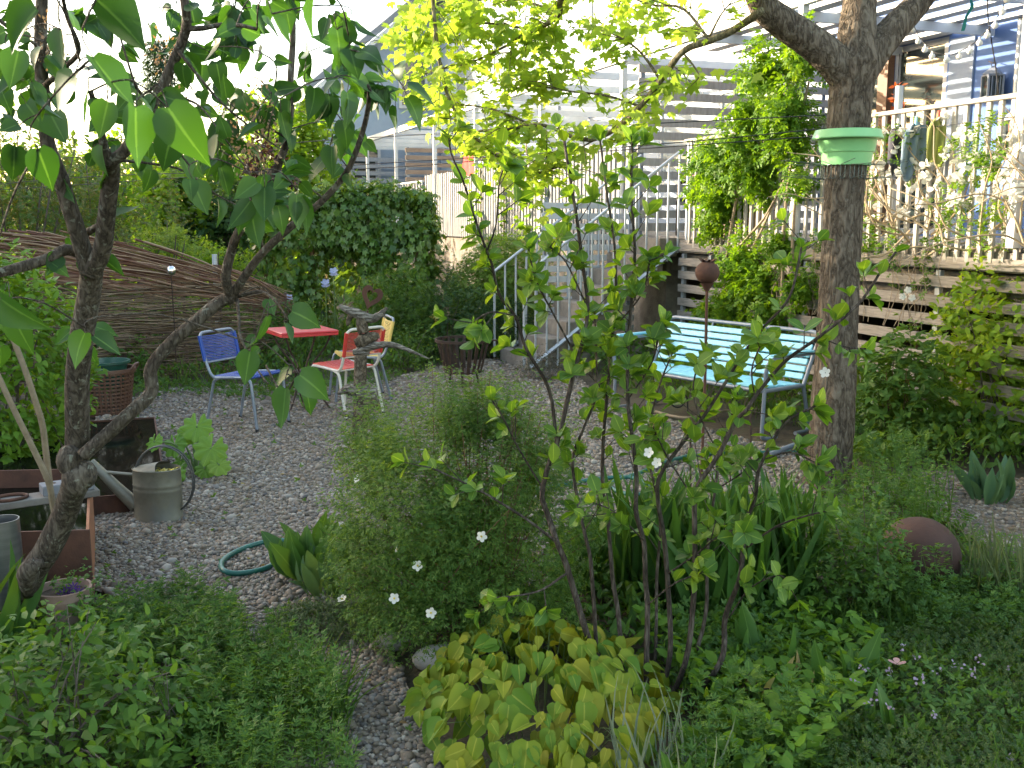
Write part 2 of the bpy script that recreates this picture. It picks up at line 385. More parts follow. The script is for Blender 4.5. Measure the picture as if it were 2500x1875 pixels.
def shrub(name, label, cat, base, rad, h, nt, lpt, tpl, size, lm, sm, seed, stems=10, sr=.006, cz=.45, group=None, second=None, **kw):
    rg = np.random.default_rng(seed); base = np.asarray(base, float)
    th = thing(name, label, cat, base, group=group)
    lb, end, td = foliage(rg, base+np.array([0, 0, h*cz]), (rad[0], rad[1], h*(1-cz)), nt, lpt, tpl, size, low=base[2]+.02, **kw)
    lb.build('foliage', lm, th)
    if stems:
        mb = MB(); idx = rg.choice(nt, min(stems, nt), replace=False)
        for i in idx:
            b = base+np.array([rg.normal(0, rad[0]*.18), rg.normal(0, rad[1]*.18), -.02]); e = end[i]; m = (b*.5+e*.5)+np.array([0, 0, .12*h])
            mb.tube(smooth_path([b, m, e], 3), np.linspace(sr, sr*.35, 7), 5, cap=False)
        mb.build('stems', sm, th)
    return th
def in_poly(x, y, poly):
    ins = np.zeros(len(x), bool); n = len(poly)
    for i in range(n):
        x1, y1 = poly[i]; x2, y2 = poly[(i+1) % n]
        c = ((y1 > y) != (y2 > y)) & (x < (x2-x1)*(y-y1)/((y2-y1) or 1e-9)+x1); ins ^= c
    return ins
def scatter(rg, poly, n):
    poly = np.asarray(poly)[:, :2]; lo, hi = poly.min(0), poly.max(0); out = np.zeros((0, 2))
    while len(out) < n:
        p = rg.uniform(lo, hi, (n, 2)); out = np.vstack([out, p[in_poly(p[:, 0], p[:, 1], poly)]])
    return out[:n]
def gpoly(*uv): return np.array([G(u, v)[:2] for u, v in uv])

# ------------------------------------------------------------------ materials of the place
soil = M('soil', (.035, .025, .016), (.075, .055, .035), 9, .95, bump=.6, bscale=60)
wood_grey = M('weathered_wood', (.15, .135, .12), (.27, .245, .215), 5, .85, bump=.25, bscale=30, stretch=(1, 1, 14), c3=(.35, .32, .285))
plank_wood = M('old_plank', (.10, .09, .08), (.19, .175, .155), 6, .9, bump=.3, bscale=30)
wood_rail = M('pale_weathered_wood', (.30, .275, .24), (.47, .44, .39), 6, .8, bump=.15, bscale=40, stretch=(4, 4, .6))
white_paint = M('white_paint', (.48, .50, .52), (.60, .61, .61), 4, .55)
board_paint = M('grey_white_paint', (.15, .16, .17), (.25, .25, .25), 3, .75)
galv = M('galvanised_steel', (.36, .40, .44), (.50, .54, .58), 14, .45, metal=.35)
greysteel = M('grey_painted_tube', (.17, .20, .25), (.24, .28, .33), 18, .4, metal=.2)
concrete = M('old_concrete', (.12, .105, .085), (.27, .245, .21), 5, .92, bump=.4, bscale=45)
rust = M('rusty_steel', (.040, .018, .012), (.085, .036, .022), 7, .85, bump=.15, bscale=80, c3=(.12, .05, .03))
corten = M('orange_rust_steel', (.20, .075, .032), (.36, .15, .07), 5, .8, bump=.1, bscale=60)
iron = M('dark_iron', (.03, .022, .018), (.085, .05, .036), 16, .7, metal=.3)
black = M('black_plastic', (.012, .013, .015), (.03, .03, .032), 12, .5)
blue_wall = M('blue_render', (.10, .19, .43), (.13, .23, .49), 3, .8, bump=.06, bscale=120)
pale_wall = M('pale_render', (.27, .35, .47), (.34, .41, .52), 3, .8, bump=.06, bscale=120)
white_wall = M('white_render', (.38, .45, .53), (.46, .51, .58), 3, .8, bump=.05, bscale=120)
grey_wall = M('blue_grey_cladding', (.25, .32, .41), (.32, .39, .48), 3, .8, bump=.06, bscale=90)
slate = M('zinc_roof', (.12, .14, .17), (.2, .22, .25), 6, .5, metal=.3)
glass = M('window_glass', (.02, .03, .03), (.04, .055, .05), 2, .06, spec=.9)
glass_pale = M('sky_pale_glass', (.16, .21, .26), (.30, .35, .38), 1.5, .1, spec=.7)  # pale blue base stands in for sky reflected in the panes
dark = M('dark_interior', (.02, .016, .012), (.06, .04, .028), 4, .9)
brown_wood = M('brown_wood', (.12, .06, .035), (.2, .11, .06), 8, .6, stretch=(1, 1, 8))
stem_grey = M('grey_brown_twig', (.07, .055, .045), (.17, .14, .115), 30, .85, bump=.2, bscale=90)
stem_pale = M('tan_twig', (.2, .15, .10), (.36, .29, .2), 20, .8)
stem_green = M('green_stalk', (.07, .13, .03), (.13, .2, .06), 20, .6)

# ------------------------------------------------------------------ ground, gravel
mb = MB(); n = 60
def gh(x, y): return .02*math.sin(x*.9)*math.cos(y*.7)-.03
xs = np.concatenate([np.linspace(-14, 14, n), [-60, 60, -400, 400]]); xs.sort(); ys = np.concatenate([np.linspace(-4, 30, n), [-60, 60, 150, -400, 600]]); ys.sort()
V = [(x, y, gh(x, y) if abs(x) < 15 and -5 < y < 31 else -.05) for y in ys for x in xs]; nx = len(xs)
mb.add(V, [(j*nx+i, j*nx+i+1, (j+1)*nx+i+1, (j+1)*nx+i) for j in range(len(ys)-1) for i in range(nx-1)])
ground = kind(mb.build('ground', M('garden_soil', (.03, .024, .015), (.07, .055, .034), 3, .95, bump=.8, bscale=25, c3=(.05, .07, .025))), 'structure', 'dark garden soil under the planting', 'ground')
GRAVEL = gpoly((225, 1440), (235, 1000), (400, 950), (960, 925), (1120, 885), (1350, 862), (1480, 985), (2000, 1120), (2000, 1230), (1640, 1280), (1540, 1400), (1300, 1440), (1000, 1420), (880, 1480), (980, 1640), (1120, 1980), (640, 1980), (640, 1600), (400, 1500))
SIDEPATH = gpoly((2000, 1180), (2300, 1150), (2600, 1180), (2700, 1420), (2430, 1350), (2250, 1240))
def pebble_mat(name, dim):
    m = bpy.data.materials.new(name); m.use_nodes = True; nt = m.node_tree; p = nt.nodes['Principled BSDF']; p.inputs['Roughness'].default_value = .75
    tc = nt.nodes.new('ShaderNodeTexCoord'); v = nt.nodes.new('ShaderNodeTexVoronoi'); v.inputs['Scale'].default_value = 42; nt.links.new(tc.outputs['Object'], v.inputs['Vector'])
    sep = nt.nodes.new('ShaderNodeSeparateColor'); nt.links.new(v.outputs['Color'], sep.inputs[0])
    c = _ramp(nt, PEB, sep.outputs[0]); mx = nt.nodes.new('ShaderNodeMix'); mx.data_type = 'RGBA'; mx.blend_type = 'MULTIPLY'; mx.inputs[0].default_value = 1; mx.inputs[7].default_value = (dim, dim, dim, 1)
    nt.links.new(c, mx.inputs[6]); nt.links.new(mx.outputs[2], p.inputs['Base Color'])
    b = nt.nodes.new('ShaderNodeBump'); b.invert = True; b.inputs['Distance'].default_value = .012; nt.links.new(v.outputs['Distance'], b.inputs['Height']); nt.links.new(b.outputs[0], p.inputs['Normal'])
    return m
PEB = [(.10, .077, .055), (.19, .158, .118), (.15, .105, .068), (.24, .208, .168), (.076, .071, .067), (.20, .158, .112), (.35, .32, .27), (.12, .114, .11)]
def sheet(name, poly, z, mat, label):
    mb = MB(); mb.add([(x, y, z) for x, y in poly], [tuple(range(len(poly)))]); o = mb.build(name, mat); me = o.data
    if me.polygons[0].normal.z < 0: me.flip_normals()
    return kind(o, 'structure', label, 'gravel')
pm = pebble_mat('gravel_bed', .75)
sheet('gravel_yard', GRAVEL, .004, pm, 'grey gravel yard between the planting'); sheet('gravel_path', SIDEPATH, .004, pm, 'narrow gravel path at the right behind the rusty ball')
# single pebbles lying on it
oc = np.array([[1, 0, 0], [-1, 0, 0], [0, 1, 0], [0, -1, 0], [0, 0, 1], [0, 0, -1]], float)
ot = [(0, 2, 4), (2, 1, 4), (1, 3, 4), (3, 0, 4), (2, 0, 5), (1, 2, 5), (3, 1, 5), (0, 3, 5)]
vv = list(oc); tt = []; ed = {}
def mid(a, b):
    k = (min(a, b), max(a, b))
    if k not in ed: q = vv[a]+vv[b]; vv.append(q/np.linalg.norm(q)); ed[k] = len(vv)-1
    return ed[k]
for a, b, c in ot:
    x, y, z = mid(a, b), mid(b, c), mid(c, a); tt += [(a, x, z), (x, b, y), (z, y, c), (x, y, z)]
T_PEB = (np.array(vv)*np.array([.5, .62, .36]), np.array(tt))
def pebbles(poly, dens, seed, label):
    rg = np.random.default_rng(seed); area = 0; p = np.asarray(poly)
    area = abs(np.sum(p[:, 0]*np.roll(p[:, 1], -1)-p[:, 1]*np.roll(p[:, 0], -1)))/2
    q = scatter(rg, poly, int(area*dens)); keep = (rg.random(len(q)) < np.clip(6.2/np.maximum(q[:, 1], 1), .0, 1)**1.3) & (q[:, 1] > 2.3); q = q[keep]; N = len(q)
    far = np.clip((q[:, 1]-5)/5, 0, 1)
    sz = rg.lognormal(math.log(.0155), .38, N)*(1+.3*far); pos = np.column_stack([q, .004+sz*.14])
    a = rg.uniform(0, 2*np.pi, N); d = np.column_stack([np.cos(a), np.sin(a), rg.normal(0, .2, N)]); u = np.array([0, 0, 1.0])+rg.normal(0, .25, (N, 3))
    lb = LB().add(T_PEB, pos, d, u, sz, rg.uniform(.75, 1.1, N))
    m = M('pebble_stone', (.5, .5, .5)); nt = m.node_tree; pr = nt.nodes['Principled BSDF']; pr.inputs['Roughness'].default_value = .7
    if not pr.inputs['Base Color'].is_linked:
        g = nt.nodes.new('ShaderNodeNewGeometry'); nt.links.new(_ramp(nt, PEB, g.outputs['Random Per Island']), pr.inputs['Base Color'])
    kind(lb.build('gravel', m), 'stuff', label, 'gravel')
pebbles(GRAVEL, 4300, 1, 'loose grey and beige pebbles covering the yard')
pebbles(SIDEPATH, 1500, 2, 'loose grey pebbles covering the side path')

# ------------------------------------------------------------------ row house and terrace
DZ = 1.53
def window(house, t0, t1, z0, z1, s=3.0, fr=white_paint, gl=None):
    mb = MB(); w = .07
    mb.hbox(t0, t0+w, s-.05, s+.04, z0, z1); mb.hbox(t1-w, t1, s-.05, s+.04, z0, z1); mb.hbox(t0+w, t1-w, s-.05, s+.04, z1-w, z1); mb.hbox(t0+w, t1-w, s-.05, s+.04, z0, z0+w)
    if t1-t0 > 1.3: mb.hbox((t0+t1)/2-.04, (t0+t1)/2+.04, s-.048, s+.03, z0+w, z1-w)
    f = mb.build('window', fr, house); MB().hbox(t0+w, t1-w, s-.02, s-.005, z0+w, z1-w).build('pane', gl or glass, f); return f
def house_unit(t0, t1, wall, label, wins, upper=True, zt=8.2, door=None):
    th = thing('row_house', label, 'house', H((t0+t1)/2, 3.1, 0), group='houses of the row behind the garden')
    mb = MB(); ops = sorted(wins, key=lambda w: w[0]); cur = t0
    lows = [w for w in ops if w[2] < 4.4]; ups = [w for w in ops if w[2] >= 4.4]
    def band(z0, z1, ws):
        cur = t0
        for a, b, c, d in ws:
            mb.hbox(cur, a, 3, 3.25, z0, z1)
            if c > z0: mb.hbox(a, b, 3, 3.25, z0, c)
            if d < z1: mb.hbox(a, b, 3, 3.25, d, z1)
            cur = b
        mb.hbox(cur, t1, 3, 3.25, z0, z1)
    band(0, 4.5, lows); band(4.5, zt, ups)
    mb.hbox(t0+.001, t0+.25, 3.25, 9, 0, zt); mb.hbox(t1-.25, t1-.001, 3.25, 9, 0, zt); mb.hbox(t0, t1, 9, 9.2, 0, zt)
    mb.build('wall', wall, th, smooth=False)
    MB().hbox(t0+.26, t1-.26, 3.9, 4.0, .1, zt-.1).build('interior_wall', dark, th, smooth=False)
    for w in ops: window(th, *w, s=3.06, gl=glass if wall is blue_wall else glass_pale)
    MB().hbox(t0, t1, 2.2, 9.6, zt+.001, zt+.22).hbox(t0, t1, 2.12, 2.2, zt+.02, zt+.16).build('roof', slate, th)
    MB().hbox(t0, t1, 2.25, 3.0, zt-.09, zt-.002).build('eaves_board', white_paint, th)
    return th
nearh = house_unit(-8, 1.2, blue_wall, 'blue rendered house at the right, sun stripes across its terrace wall', [(-.9, 0, DZ+.02, 3.85), (.02, .62, DZ+.02, 3.85), (-6.5, -4.6, DZ+.3, 3.7)])
MB().hbox(.63, 1.15, 2.96, 2.998, DZ+.02, 3.75, .01).build('shutter', M('blue_paint', (.05, .13, .36), (.07, .16, .4), 4, .5), nearh)
MB().hbox(.0, .06, 2.9, 3.02, DZ+.02, 3.9).hbox(.02, .3, 3.0, 3.03, DZ+.02, 3.8).build('door', brown_wood, nearh)
mb = MB(); mb.hbox(-.94, .66, 2.9, 2.998, 3.86, 4.02).build('lintel', greysteel, nearh)
mb = MB(); mb.tube([H(-2.05, 2.9, DZ), H(-2.05, 2.9, 8.2)], .045, 12); mb.build('downpipe', galv, nearh)
MB().hbox(-1.32, -.95, 2.975, 2.999, DZ, 3.8).build('wall_panel', pale_wall, nearh)
for k, (a, b, wl, lab) in enumerate([(1.2, 7.2, white_wall, 'white house of the row just past the stair, behind the yellow maple leaves'), (7.2, 13.2, pale_wall, 'pale house in the middle of the row with white slatted screens'),
        (13.2, 20, white_wall, 'white house of the row behind the ivy arch')]):
    ws = [(a+.8, a+2.9, DZ+.02, 3.8), (a+3.7, a+4.9, DZ+.8, 3.8), (a+.9, a+2.0, 5.2, 7.1), (a+3.4, a+5.2, 5.2, 7.1)]
    house_unit(a, b, wl, lab, ws)
# last house of the row: steps forward, its shaded side wall and sloping roof edge face the garden
lh = thing('row_house', 'blue grey end house stepping forward, with shaded side wall and sloping roof edge', 'house', H(22, 1, 0), group='houses of the row behind the garden')
sv = [(-.9, -.1), (3.0, -.1), (9, -.1), (9, 8.6), (3.4, 8.85), (-.9, 5.35)]
def HX(t0, t1):
    def X(V): return np.array([H(t0 if v[2] < .5 else t1, v[0], v[1]) for v in V])
    return X
MB().prism(sv, 0, 1, HX(20.02, 24)).build('wall', grey_wall, lh, smooth=False)
MB().prism([(-1.5, 4.98), (3.42, 9.0), (9.3, 8.72), (9.3, 8.92), (3.38, 9.22), (-1.5, 5.2)], 0, 1, HX(19.5, 24.4)).build('roof', slate, lh, smooth=False)
MB().prism([(-1.46, 4.82), (3.42, 8.78), (3.42, 8.98), (-1.46, 4.975)], 0, 1, HX(19.52, 19.6)).build('barge_board', white_paint, lh, smooth=False)
def wside(s0, s1, z0, z1, w=.09):
    mb = MB(); mb.hbox(19.95, 20.03, s0, s0+w, z0, z1); mb.hbox(19.95, 20.03, s1-w, s1, z0, z1); mb.hbox(19.95, 20.03, s0+w, s1-w, z1-w, z1); mb.hbox(19.95, 20.03, s0+w, s1-w, z0, z0+w)
    f = mb.build('window', white_paint, lh); MB().hbox(19.97, 19.99, s0+w, s1-w, z0+w, z1-w).build('pane', glass, f)
wside(1.7, 2.6, 5.0, 6.6); wside(.2, 1.1, 2.2, 3.9)
MB().tube([H(19.98, -.75, 0), H(19.98, -.75, 5.0)], .05, 8).build('downpipe', white_paint, lh)
# terrace deck
deck = thing('terrace_deck', 'raised wooden terrace deck along the houses', 'terrace', H(-3, 1.5, 0))
mb = MB()
for i in range(26): mb.hbox(-8, 1.0, .02+.115*i, .02+.115*i+.108, DZ-.035, DZ, .004)
mb.build('decking', wood_grey, deck)
MB().hbox(-8, 1.0, .001, .045, DZ-.19, DZ-.04, .004).build('edge_beam', wood_grey, deck)
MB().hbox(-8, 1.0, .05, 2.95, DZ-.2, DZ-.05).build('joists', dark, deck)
MB().hbox(-8, 1.0, 1.9, 2.0, -.1, DZ-.21).build('dark_void_wall', dark, deck)  # back wall coloured near black, standing in for shade under the deck
MB().hbox(.4, 1.0, .05, .3, -.1, DZ-.21).hbox(-8, .4, .1, .3, DZ-.42, DZ-.21).build('concrete_edge', concrete, deck)
# slatted skirting in front of the space below the deck
sk = thing('slatted_fence', 'weathered grey horizontal slat fence below the terrace', 'fence', H(-3.5, 0, 0))
mb = MB(); rg = np.random.default_rng(3)
for i in range(9):
    for a, b in ((-7.9, -5.3), (-5.29, -2.6), (-2.59, -.02)):
        dz = rg.normal(0, .006); mb.hbox(a, b, -.03, -.003, .10+.156*i+dz, .10+.156*i+.092+dz, .004)
mb.build('slats', wood_grey, sk)
for t in (-7.6, -5.9, -4.2, -2.45, -.7, -.1): MB().hbox(t, t+.05, .0, .04, -.05, DZ-.2).build('post', galv, sk)
mb = MB()
for k in range(7): mb.tube([H(-6.5+.8*k, .7, .0), H(-6.3+.8*k, .75, 1.1)], .02, 6)
mb.hbox(-6.2, -2.0, .6, .9, .1, .35).hbox(-5, -3.2, .65, 1.0, .6, .64)
tag(mb.build('stored_timber', brown_wood), 'brown timber and tools stored under the terrace behind the slats', 'timber')
# railing on the deck edge
def railing(name, label, t0, t1, z0, hgt, mat, sp=.115, s=.02, bw=.042, topmat=None):
    th = thing(name, label, 'railing', H((t0+t1)/2, s, z0))
    MB().hbox(t0, t1, s-.03, s+.03, z0+hgt, z0+hgt+.035, .005).build('top_rail', topmat or mat, th)
    me = None; k = int((t1-t0)/sp); nb = 0
    for i in range(k):
        t = t0+.04+i*sp; dz = rnd.uniform(-.01, .01)
        b = MB(); b.hbox(t, t+bw, s-.012+rnd.uniform(-.004, .004), s+.014, z0-.12+dz, z0+hgt-.002, .003); b.build('baluster', mat, th)
    return th
rail = railing('terrace_railing', 'pale wooden terrace railing with upright slats, towels and vines on it', -7.2, -.12, DZ, 1.08, wood_rail, s=-.02)
MB().hbox(-7.2, -.12, .0, .02, DZ+.5, DZ+.54).build('middle_rail', wood_rail, rail)
for t in (-6.9, -5.1, -3.55, -1.75, -.1):
    b = MB(); b.tube([H(t, .04, DZ-.15), H(t, .04, DZ+(1.32 if t in (-3.55,) else 1.07))], .032 if t > -4 else .03, 10); b.build('post', white_paint if t == -3.55 else galv, rail)
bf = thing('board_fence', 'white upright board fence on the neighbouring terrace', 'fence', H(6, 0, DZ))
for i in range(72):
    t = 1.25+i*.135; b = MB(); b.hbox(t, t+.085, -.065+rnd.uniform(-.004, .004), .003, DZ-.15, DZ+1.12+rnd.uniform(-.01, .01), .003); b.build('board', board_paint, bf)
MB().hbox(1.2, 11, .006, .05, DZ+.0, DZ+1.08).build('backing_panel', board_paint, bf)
nd = thing('neighbour_deck', 'concrete terrace base of the neighbouring houses behind the shrubs', 'terrace', H(8, 1.5, 0))
MB().hbox(1.01, 20, .06, 2.95, -.1, DZ-.02).build('base', concrete, nd)
rr = railing('garden_railing', 'thin white railing above the shrubs beside the ivy arch', 11.4, 16.5, DZ, 1.0, white_paint, sp=.24, bw=.03)
# slatted privacy screens between the terraces
def screen(t, s0, s1, z0, z1, mat, label, pitch=.17, w=.1):
    th = thing('privacy_screen', label, 'screen', H(t, s0, z0), group='slatted screens between the terraces')
    mb = MB(); z = z0+.05
    while z < z1-.05: mb.hbox(t-.012, t+.012, s0, s1, z, z+w, .003); z += pitch
    mb.build('slats', mat, th)
    for s in np.linspace(s0+.04, s1-.1, 3): MB().hbox(t+.013, t+.06, s, s+.06, z0, z1).build('post', greysteel, th)
    return th
screen(1.15, .0, 2.9, DZ, 3.65, wood_rail, 'pale slatted screen standing beside the stair, sunlit, with dark gaps', .165, .1)
screen(1.06, -1.35, -.05, .25, 2.0, white_paint, 'low white slatted screen along the far side of the stair', .13, .075)
screen(7.2, .1, 2.9, DZ, 3.9, white_paint, 'white slatted screen behind the lower maple branches')
screen(13.2, .1, 2.9, DZ, 3.4, M('brown_slat', (.22, .15, .11), (.33, .25, .19), 5, .8), 'brown slatted screen next to the red cloth')
screen(19.4, -.9, 2.6, DZ, 3.5, greysteel, 'blue grey slatted screen at the far end above the ivy arch', .2, .12)
# pergolas
def pergola(t0, t1, label, z=3.72, mat=white_paint, slats=True, ns=2, posts=()):
    th = thing('pergola', label, 'pergola', H((t0+t1)/2, 0, DZ), group='pergolas over the terraces')
    MB().hbox(t0+.05, t1-.05, -.1, -.03, z, z+.13, .004).build('front_beam', mat, th)
    mb = MB()
    for t in np.arange(t0+.4, t1, 1.45): mb.hbox(t, t+.045, -.029, 2.98, z+.02, z+.12)
    mb.build('rafters', mat, th)
    mb = MB()
    for s in np.linspace(.15, 2.75, ns): mb.hbox(t0+.05, t1-.05, s, s+(.11 if ns < 8 else .17), z+.132, z+.155)
    mb.build('roof_slats', mat, th)
    for t in posts: MB().hbox(t, t+.07, -.1, -.03, DZ, z-.002).build('post', mat, th)
    return th
pergola(-7.8, 1.1, 'white pergola over the terrace of the blue house', ns=8, posts=(-5.0, -2.35))
pergola(1.3, 7.1, 'white pergola above the stair, behind the yellow maple leaves', posts=(1.4, 4.2))
pergola(7.3, 13.1, 'white pergola in the middle of the row', posts=(7.4, 10.1))
pergola(13.3, 19.9, 'white pergola behind the ivy arch', posts=(13.4, 16.5))
# house block added beyond the left edge of the picture to shade the garden
fh = thing('added_shade_house', 'added unseen house block left of the picture, stepped to shade the garden', 'house', (-15, 4, 0))
def fbox(y0, y1, h): return MB().box((-20, y0, -.1), (-14, y1, h))
for y0, y1, h in ((-14, 2.2, 5.2), (2.2, 6.0, 4.85), (6.0, 6.6, 5.3), (6.6, 7.5, 4.5), (7.5, 8.5, 5.3), (8.5, 9.1, 4.4), (9.0, 13.2, 5.3), (13.2, 16.2, 5.6), (16.2, 17.0, 4.75), (17.0, 20.5, 5.3)):  # roof heights stepped so chosen patches of sun get through
    fbox(y0, y1, h).build('wall', white_wall, fh, smooth=False); MB().box((-20.2, y0, h+.002), (-13.9, y1, h+.12)).build('roof', slate, fh)

# ------------------------------------------------------------------ garden furniture
turq = M('turquoise_lacquer', (.17, .50, .64), (.23, .60, .74), 14, .42, bump=.05, bscale=30, contrast=1.6, c3=(.21, .56, .69))
def rounded(pts, r=.06, n=5):
    """polyline with rounded corners"""
    pts = [np.array(p, float) for p in pts]; out = [pts[0]]
    for a, b, c in zip(pts[:-2], pts[1:-1], pts[2:]):
        d1 = (a-b); d2 = (c-b); l = min(r, .45*np.linalg.norm(d1), .45*np.linalg.norm(d2)); p1 = b+d1/np.linalg.norm(d1)*l; p2 = b+d2/np.linalg.norm(d2)*l
        for i in range(n+1):
            t = i/n; out.append((1-t)**2*p1+2*t*(1-t)*b+t*t*p2)
    out.append(pts[-1]); return np.array(out)
def board(mb, x0, x1, y, z, w, th, tilt):
    """slat along x, width w in the tilted yz plane"""
    c, s = math.cos(tilt), math.sin(tilt)
    def X(V): return np.column_stack([V[:, 0], y+V[:, 1]*c-V[:, 2]*s, z+V[:, 1]*s+V[:, 2]*c])
    mb.box((x0, -w/2, -th/2), (x1, w/2, th/2), .006, X)
bench = thing('garden_bench', 'turquoise slatted garden bench with grey tube frame', 'bench', (1.70, 8.74, 0), math.atan2(-.80, .60))
L = .86
mb = MB()
for i in range(5): board(mb, -L+.03, L-.03, -.26+.107*i, .425-.006*i, .096, .022, -.06)
mb.build('seat', turq, bench, world=False)
mb = MB()
for i in range(6): board(mb, -L+.03, L-.03, .235+.026*i,   .465+.058*i, .050, .02, math.radians(70))
mb.build('backrest', turq, bench, world=False)
mb = MB(); r = .017
mb.tube(rounded([(-L, .20, .40), (-L, .40, .82), (L, .40, .82), (L, .20, .40)], .09), r, 10)
mb.tube(rounded([(-L, .20, .40), (-L, -.30, .40), (L, -.30, .40), (L, .20, .40)], .05), r, 10)
for x in (-.3, .3): mb.tube([(x, .21, .41), (x, .395, .815)], .01, 8)
mb.build('frame', greysteel, bench, world=False)
for sx in (-1, 1):
    x = sx*L
    MB().tube(rounded([(x, -.285, .40), (x, -.30, .015), (x, -.12, .012)], .05), r, 10).build('leg', greysteel, bench, world=False)
    MB().tube(rounded([(x, .20, .40), (x, .30, .013), (x, .12, .012)], .06), r, 10).build('leg', greysteel, bench, world=False)
    a = MB().tube(rounded([(x*1.005, .31, .66), (x*1.03, -.22, .655), (x*1.03, -.30, .61), (x*1.005, -.295, .41)], .10), r, 10).build('armrest', greysteel, bench, world=False)
    MB().box((x*1.03-.03, -.24, .671), (x*1.03+.03, .26, .692), .008).build('armrest_board', turq, a, world=False)
scr = []
for i in range(40):
    a = i*.42; rr = .075*(1-i/46); scr.append((rr*math.cos(a), 0, .085+rr*math.sin(a)))
ornm = M('dark_wrought_iron', (.02, .022, .026), (.05, .055, .06), 20, .5, metal=.5)
for (u, v), lab in (((1655, 1003), 'black iron spiral ornament standing under the turquoise bench'), ((2080, 1013), 'black iron spiral ornament half hidden behind the big tree trunk')):
    p = G(u, v); t = thing('spiral_ornament', lab, 'ornament', p, group='iron spirals by the bench')
    MB().tube([np.array(q)*(1.15) for q in scr], .008, 7).build('spiral', ornm, t, world=False)
    MB().tube([(.086, 0, .1), (.09, 0, .02), (.085, 0, -.02)], .008, 6).build('spike', ornm, t, world=False)

def chair(name, label, cord, loc, rz, frame):
    th = thing(name, label, 'chair', loc, rz, group='spaghetti cord garden chairs'); w = .205; r = .0125
    for sx in (-1, 1):
        x = sx*w
        MB().tube(rounded([(x*1.0, .17, .43), (x, -.215, .455), (x*1.02, -.27, .0)], .075), r, 9).build('leg', frame, th, world=False)
        MB().tube(rounded([(x, .10, .432), (x, .17, .41), (x*1.05, .27, .0)], .06), r, 9).build('leg', frame, th, world=False)
        for y in (-.268, .268): MB().tube([(x*(1.02 if y < 0 else 1.05), y, .0), (x*(1.02 if y < 0 else 1.05), y, .03)], .0155, 9).build('foot_cap', black, th, world=False)
    mb = MB().tube(rounded([(-w, -.05, .447), (-w, .19, .425), (-w*1.02, .245, .56), (-w*1.04, .305, .80), (w*1.04, .305, .80), (w*1.02, .245, .56), (w, .19, .425), (w, -.05, .447)], .065), r, 9)
    mb.tube([(-w, .235, .555), (w, .235, .555)], .009, 7); mb.tube([(-w, .16, .432), (w, .16, .432)], .009, 7); mb.tube([(-w, -.19, .452), (w, -.19, .452)], .009, 7)
    mb.build('frame', frame, th, world=False)
    mb = MB(); n = 22; rg = np.random.default_rng(int(abs(rz)*100))
    for i in range(n):                                     # seat cords run front to back
        x = -w+.014+(2*w-.028)*i/(n-1); pts = [(x, .165, .443), (x, .05, .436+rg.normal(0, .002)), (x, -.1, .44+rg.normal(0, .002)), (x, -.195, .464), (x, -.205, .45), (x, -.19, .44)]
        mb.tube(pts, .0072, 6)
    mb.build('seat', cord, th, world=False)
    mb = MB(); n = 17
    for i in range(n):                                     # back cords run side to side
        t = i/(n-1); z = .57+.20*t; y = .252+.046*t; mb.tube([(-w*1.03-.012, y, z), (-w*.5, y-.010+rg.normal(0, .002), z-.004), (0, y-.013, z-.006+rg.normal(0, .002)), (w*.5, y-.010, z-.004), (w*1.03+.012, y, z)], .0045, 6)
    for sx in (-1, 1): mb.tube([(sx*w*1.025, .25, .565), (sx*w*1.04, .298, .775)], .0165, 9)
    mb.build('backrest', cord, th, world=False); return th
def cordm(n, c): return M(n, c, tuple(x*1.25 for x in c), 20, .4)
greyfr = M('blue_grey_tube', (.17, .21, .27), (.30, .34, .40), 16, .38, metal=.4); creamfr = M('cream_tube', (.55, .52, .45), (.66, .64, .58), 14, .4)
chair('garden_chair', 'blue cord chair with grey tube legs on the gravel', cordm('blue_cord', (.006, .055, .30)), (-2.25, 8.50, 0), math.atan2(.9, .43), greyfr)
chair('garden_chair', 'red cord chair with cream tube legs behind the driftwood totem', cordm('red_cord', (.50, .045, .035)), (-1.50, 9.0, 0), math.radians(-131), creamfr)
chair('garden_chair', 'yellow cord chair behind the red chair', cordm('yellow_cord', (.62, .46, .13)), (-1.48, 9.75, 0), math.radians(-72), greyfr)
tb = thing('bistro_table', 'small square red metal table on thin curved iron legs', 'table', (-1.95, 9.35, 0), math.radians(30))
MB().box((-.27, -.27, .715), (.27, .27, .735), .008).box((-.265, -.265, .690), (.265, .265, .7145), .004).build('table_top', M('red_lacquer', (.58, .05, .06), (.62, .07, .07), 3, .28), tb, world=False)
for a in range(4):
    ca, sa = math.cos(a*math.pi/2+.78), math.sin(a*math.pi/2+.78)
    MB().tube(smooth_path([(.3*ca, .3*sa, .69), (.22*ca, .22*sa, .55), (.07*ca, .07*sa, .36), (.12*ca, .12*sa, .2), (.27*ca, .27*sa, .0)], 4), .009, 7).build('leg', iron, tb, world=False)
MB().lathe([(.0, .33), (.09, .33), (.09, .35), (0, .35)], 16).build('brace', iron, tb, world=False)

# mirror ball on a stake
p = G(432, 930); mt = thing('mirror_ball_stake', 'small mirror ball on a thin metal stake before the wattle fence', 'garden ornament', p)
bz = P(424, 661, p[1])[2]
MB().sphere((0, 0, bz-p[2]), .054, 32, 20).build('mirror_ball', M('mirror', (.85, .85, .85), None, rough=.04, metal=1), mt, world=False)
MB().tube([(0, 0, -.05), (.005, 0, .6), (0, 0, bz-p[2]-.05)], .006, 6).build('stake', iron, mt, world=False)
MB().lathe([(.0, 0), (.012, 0), (.01, .02), (.0, .022)], 10, (0, 0, bz-p[2]+.052)).build('cap', iron, mt, world=False)

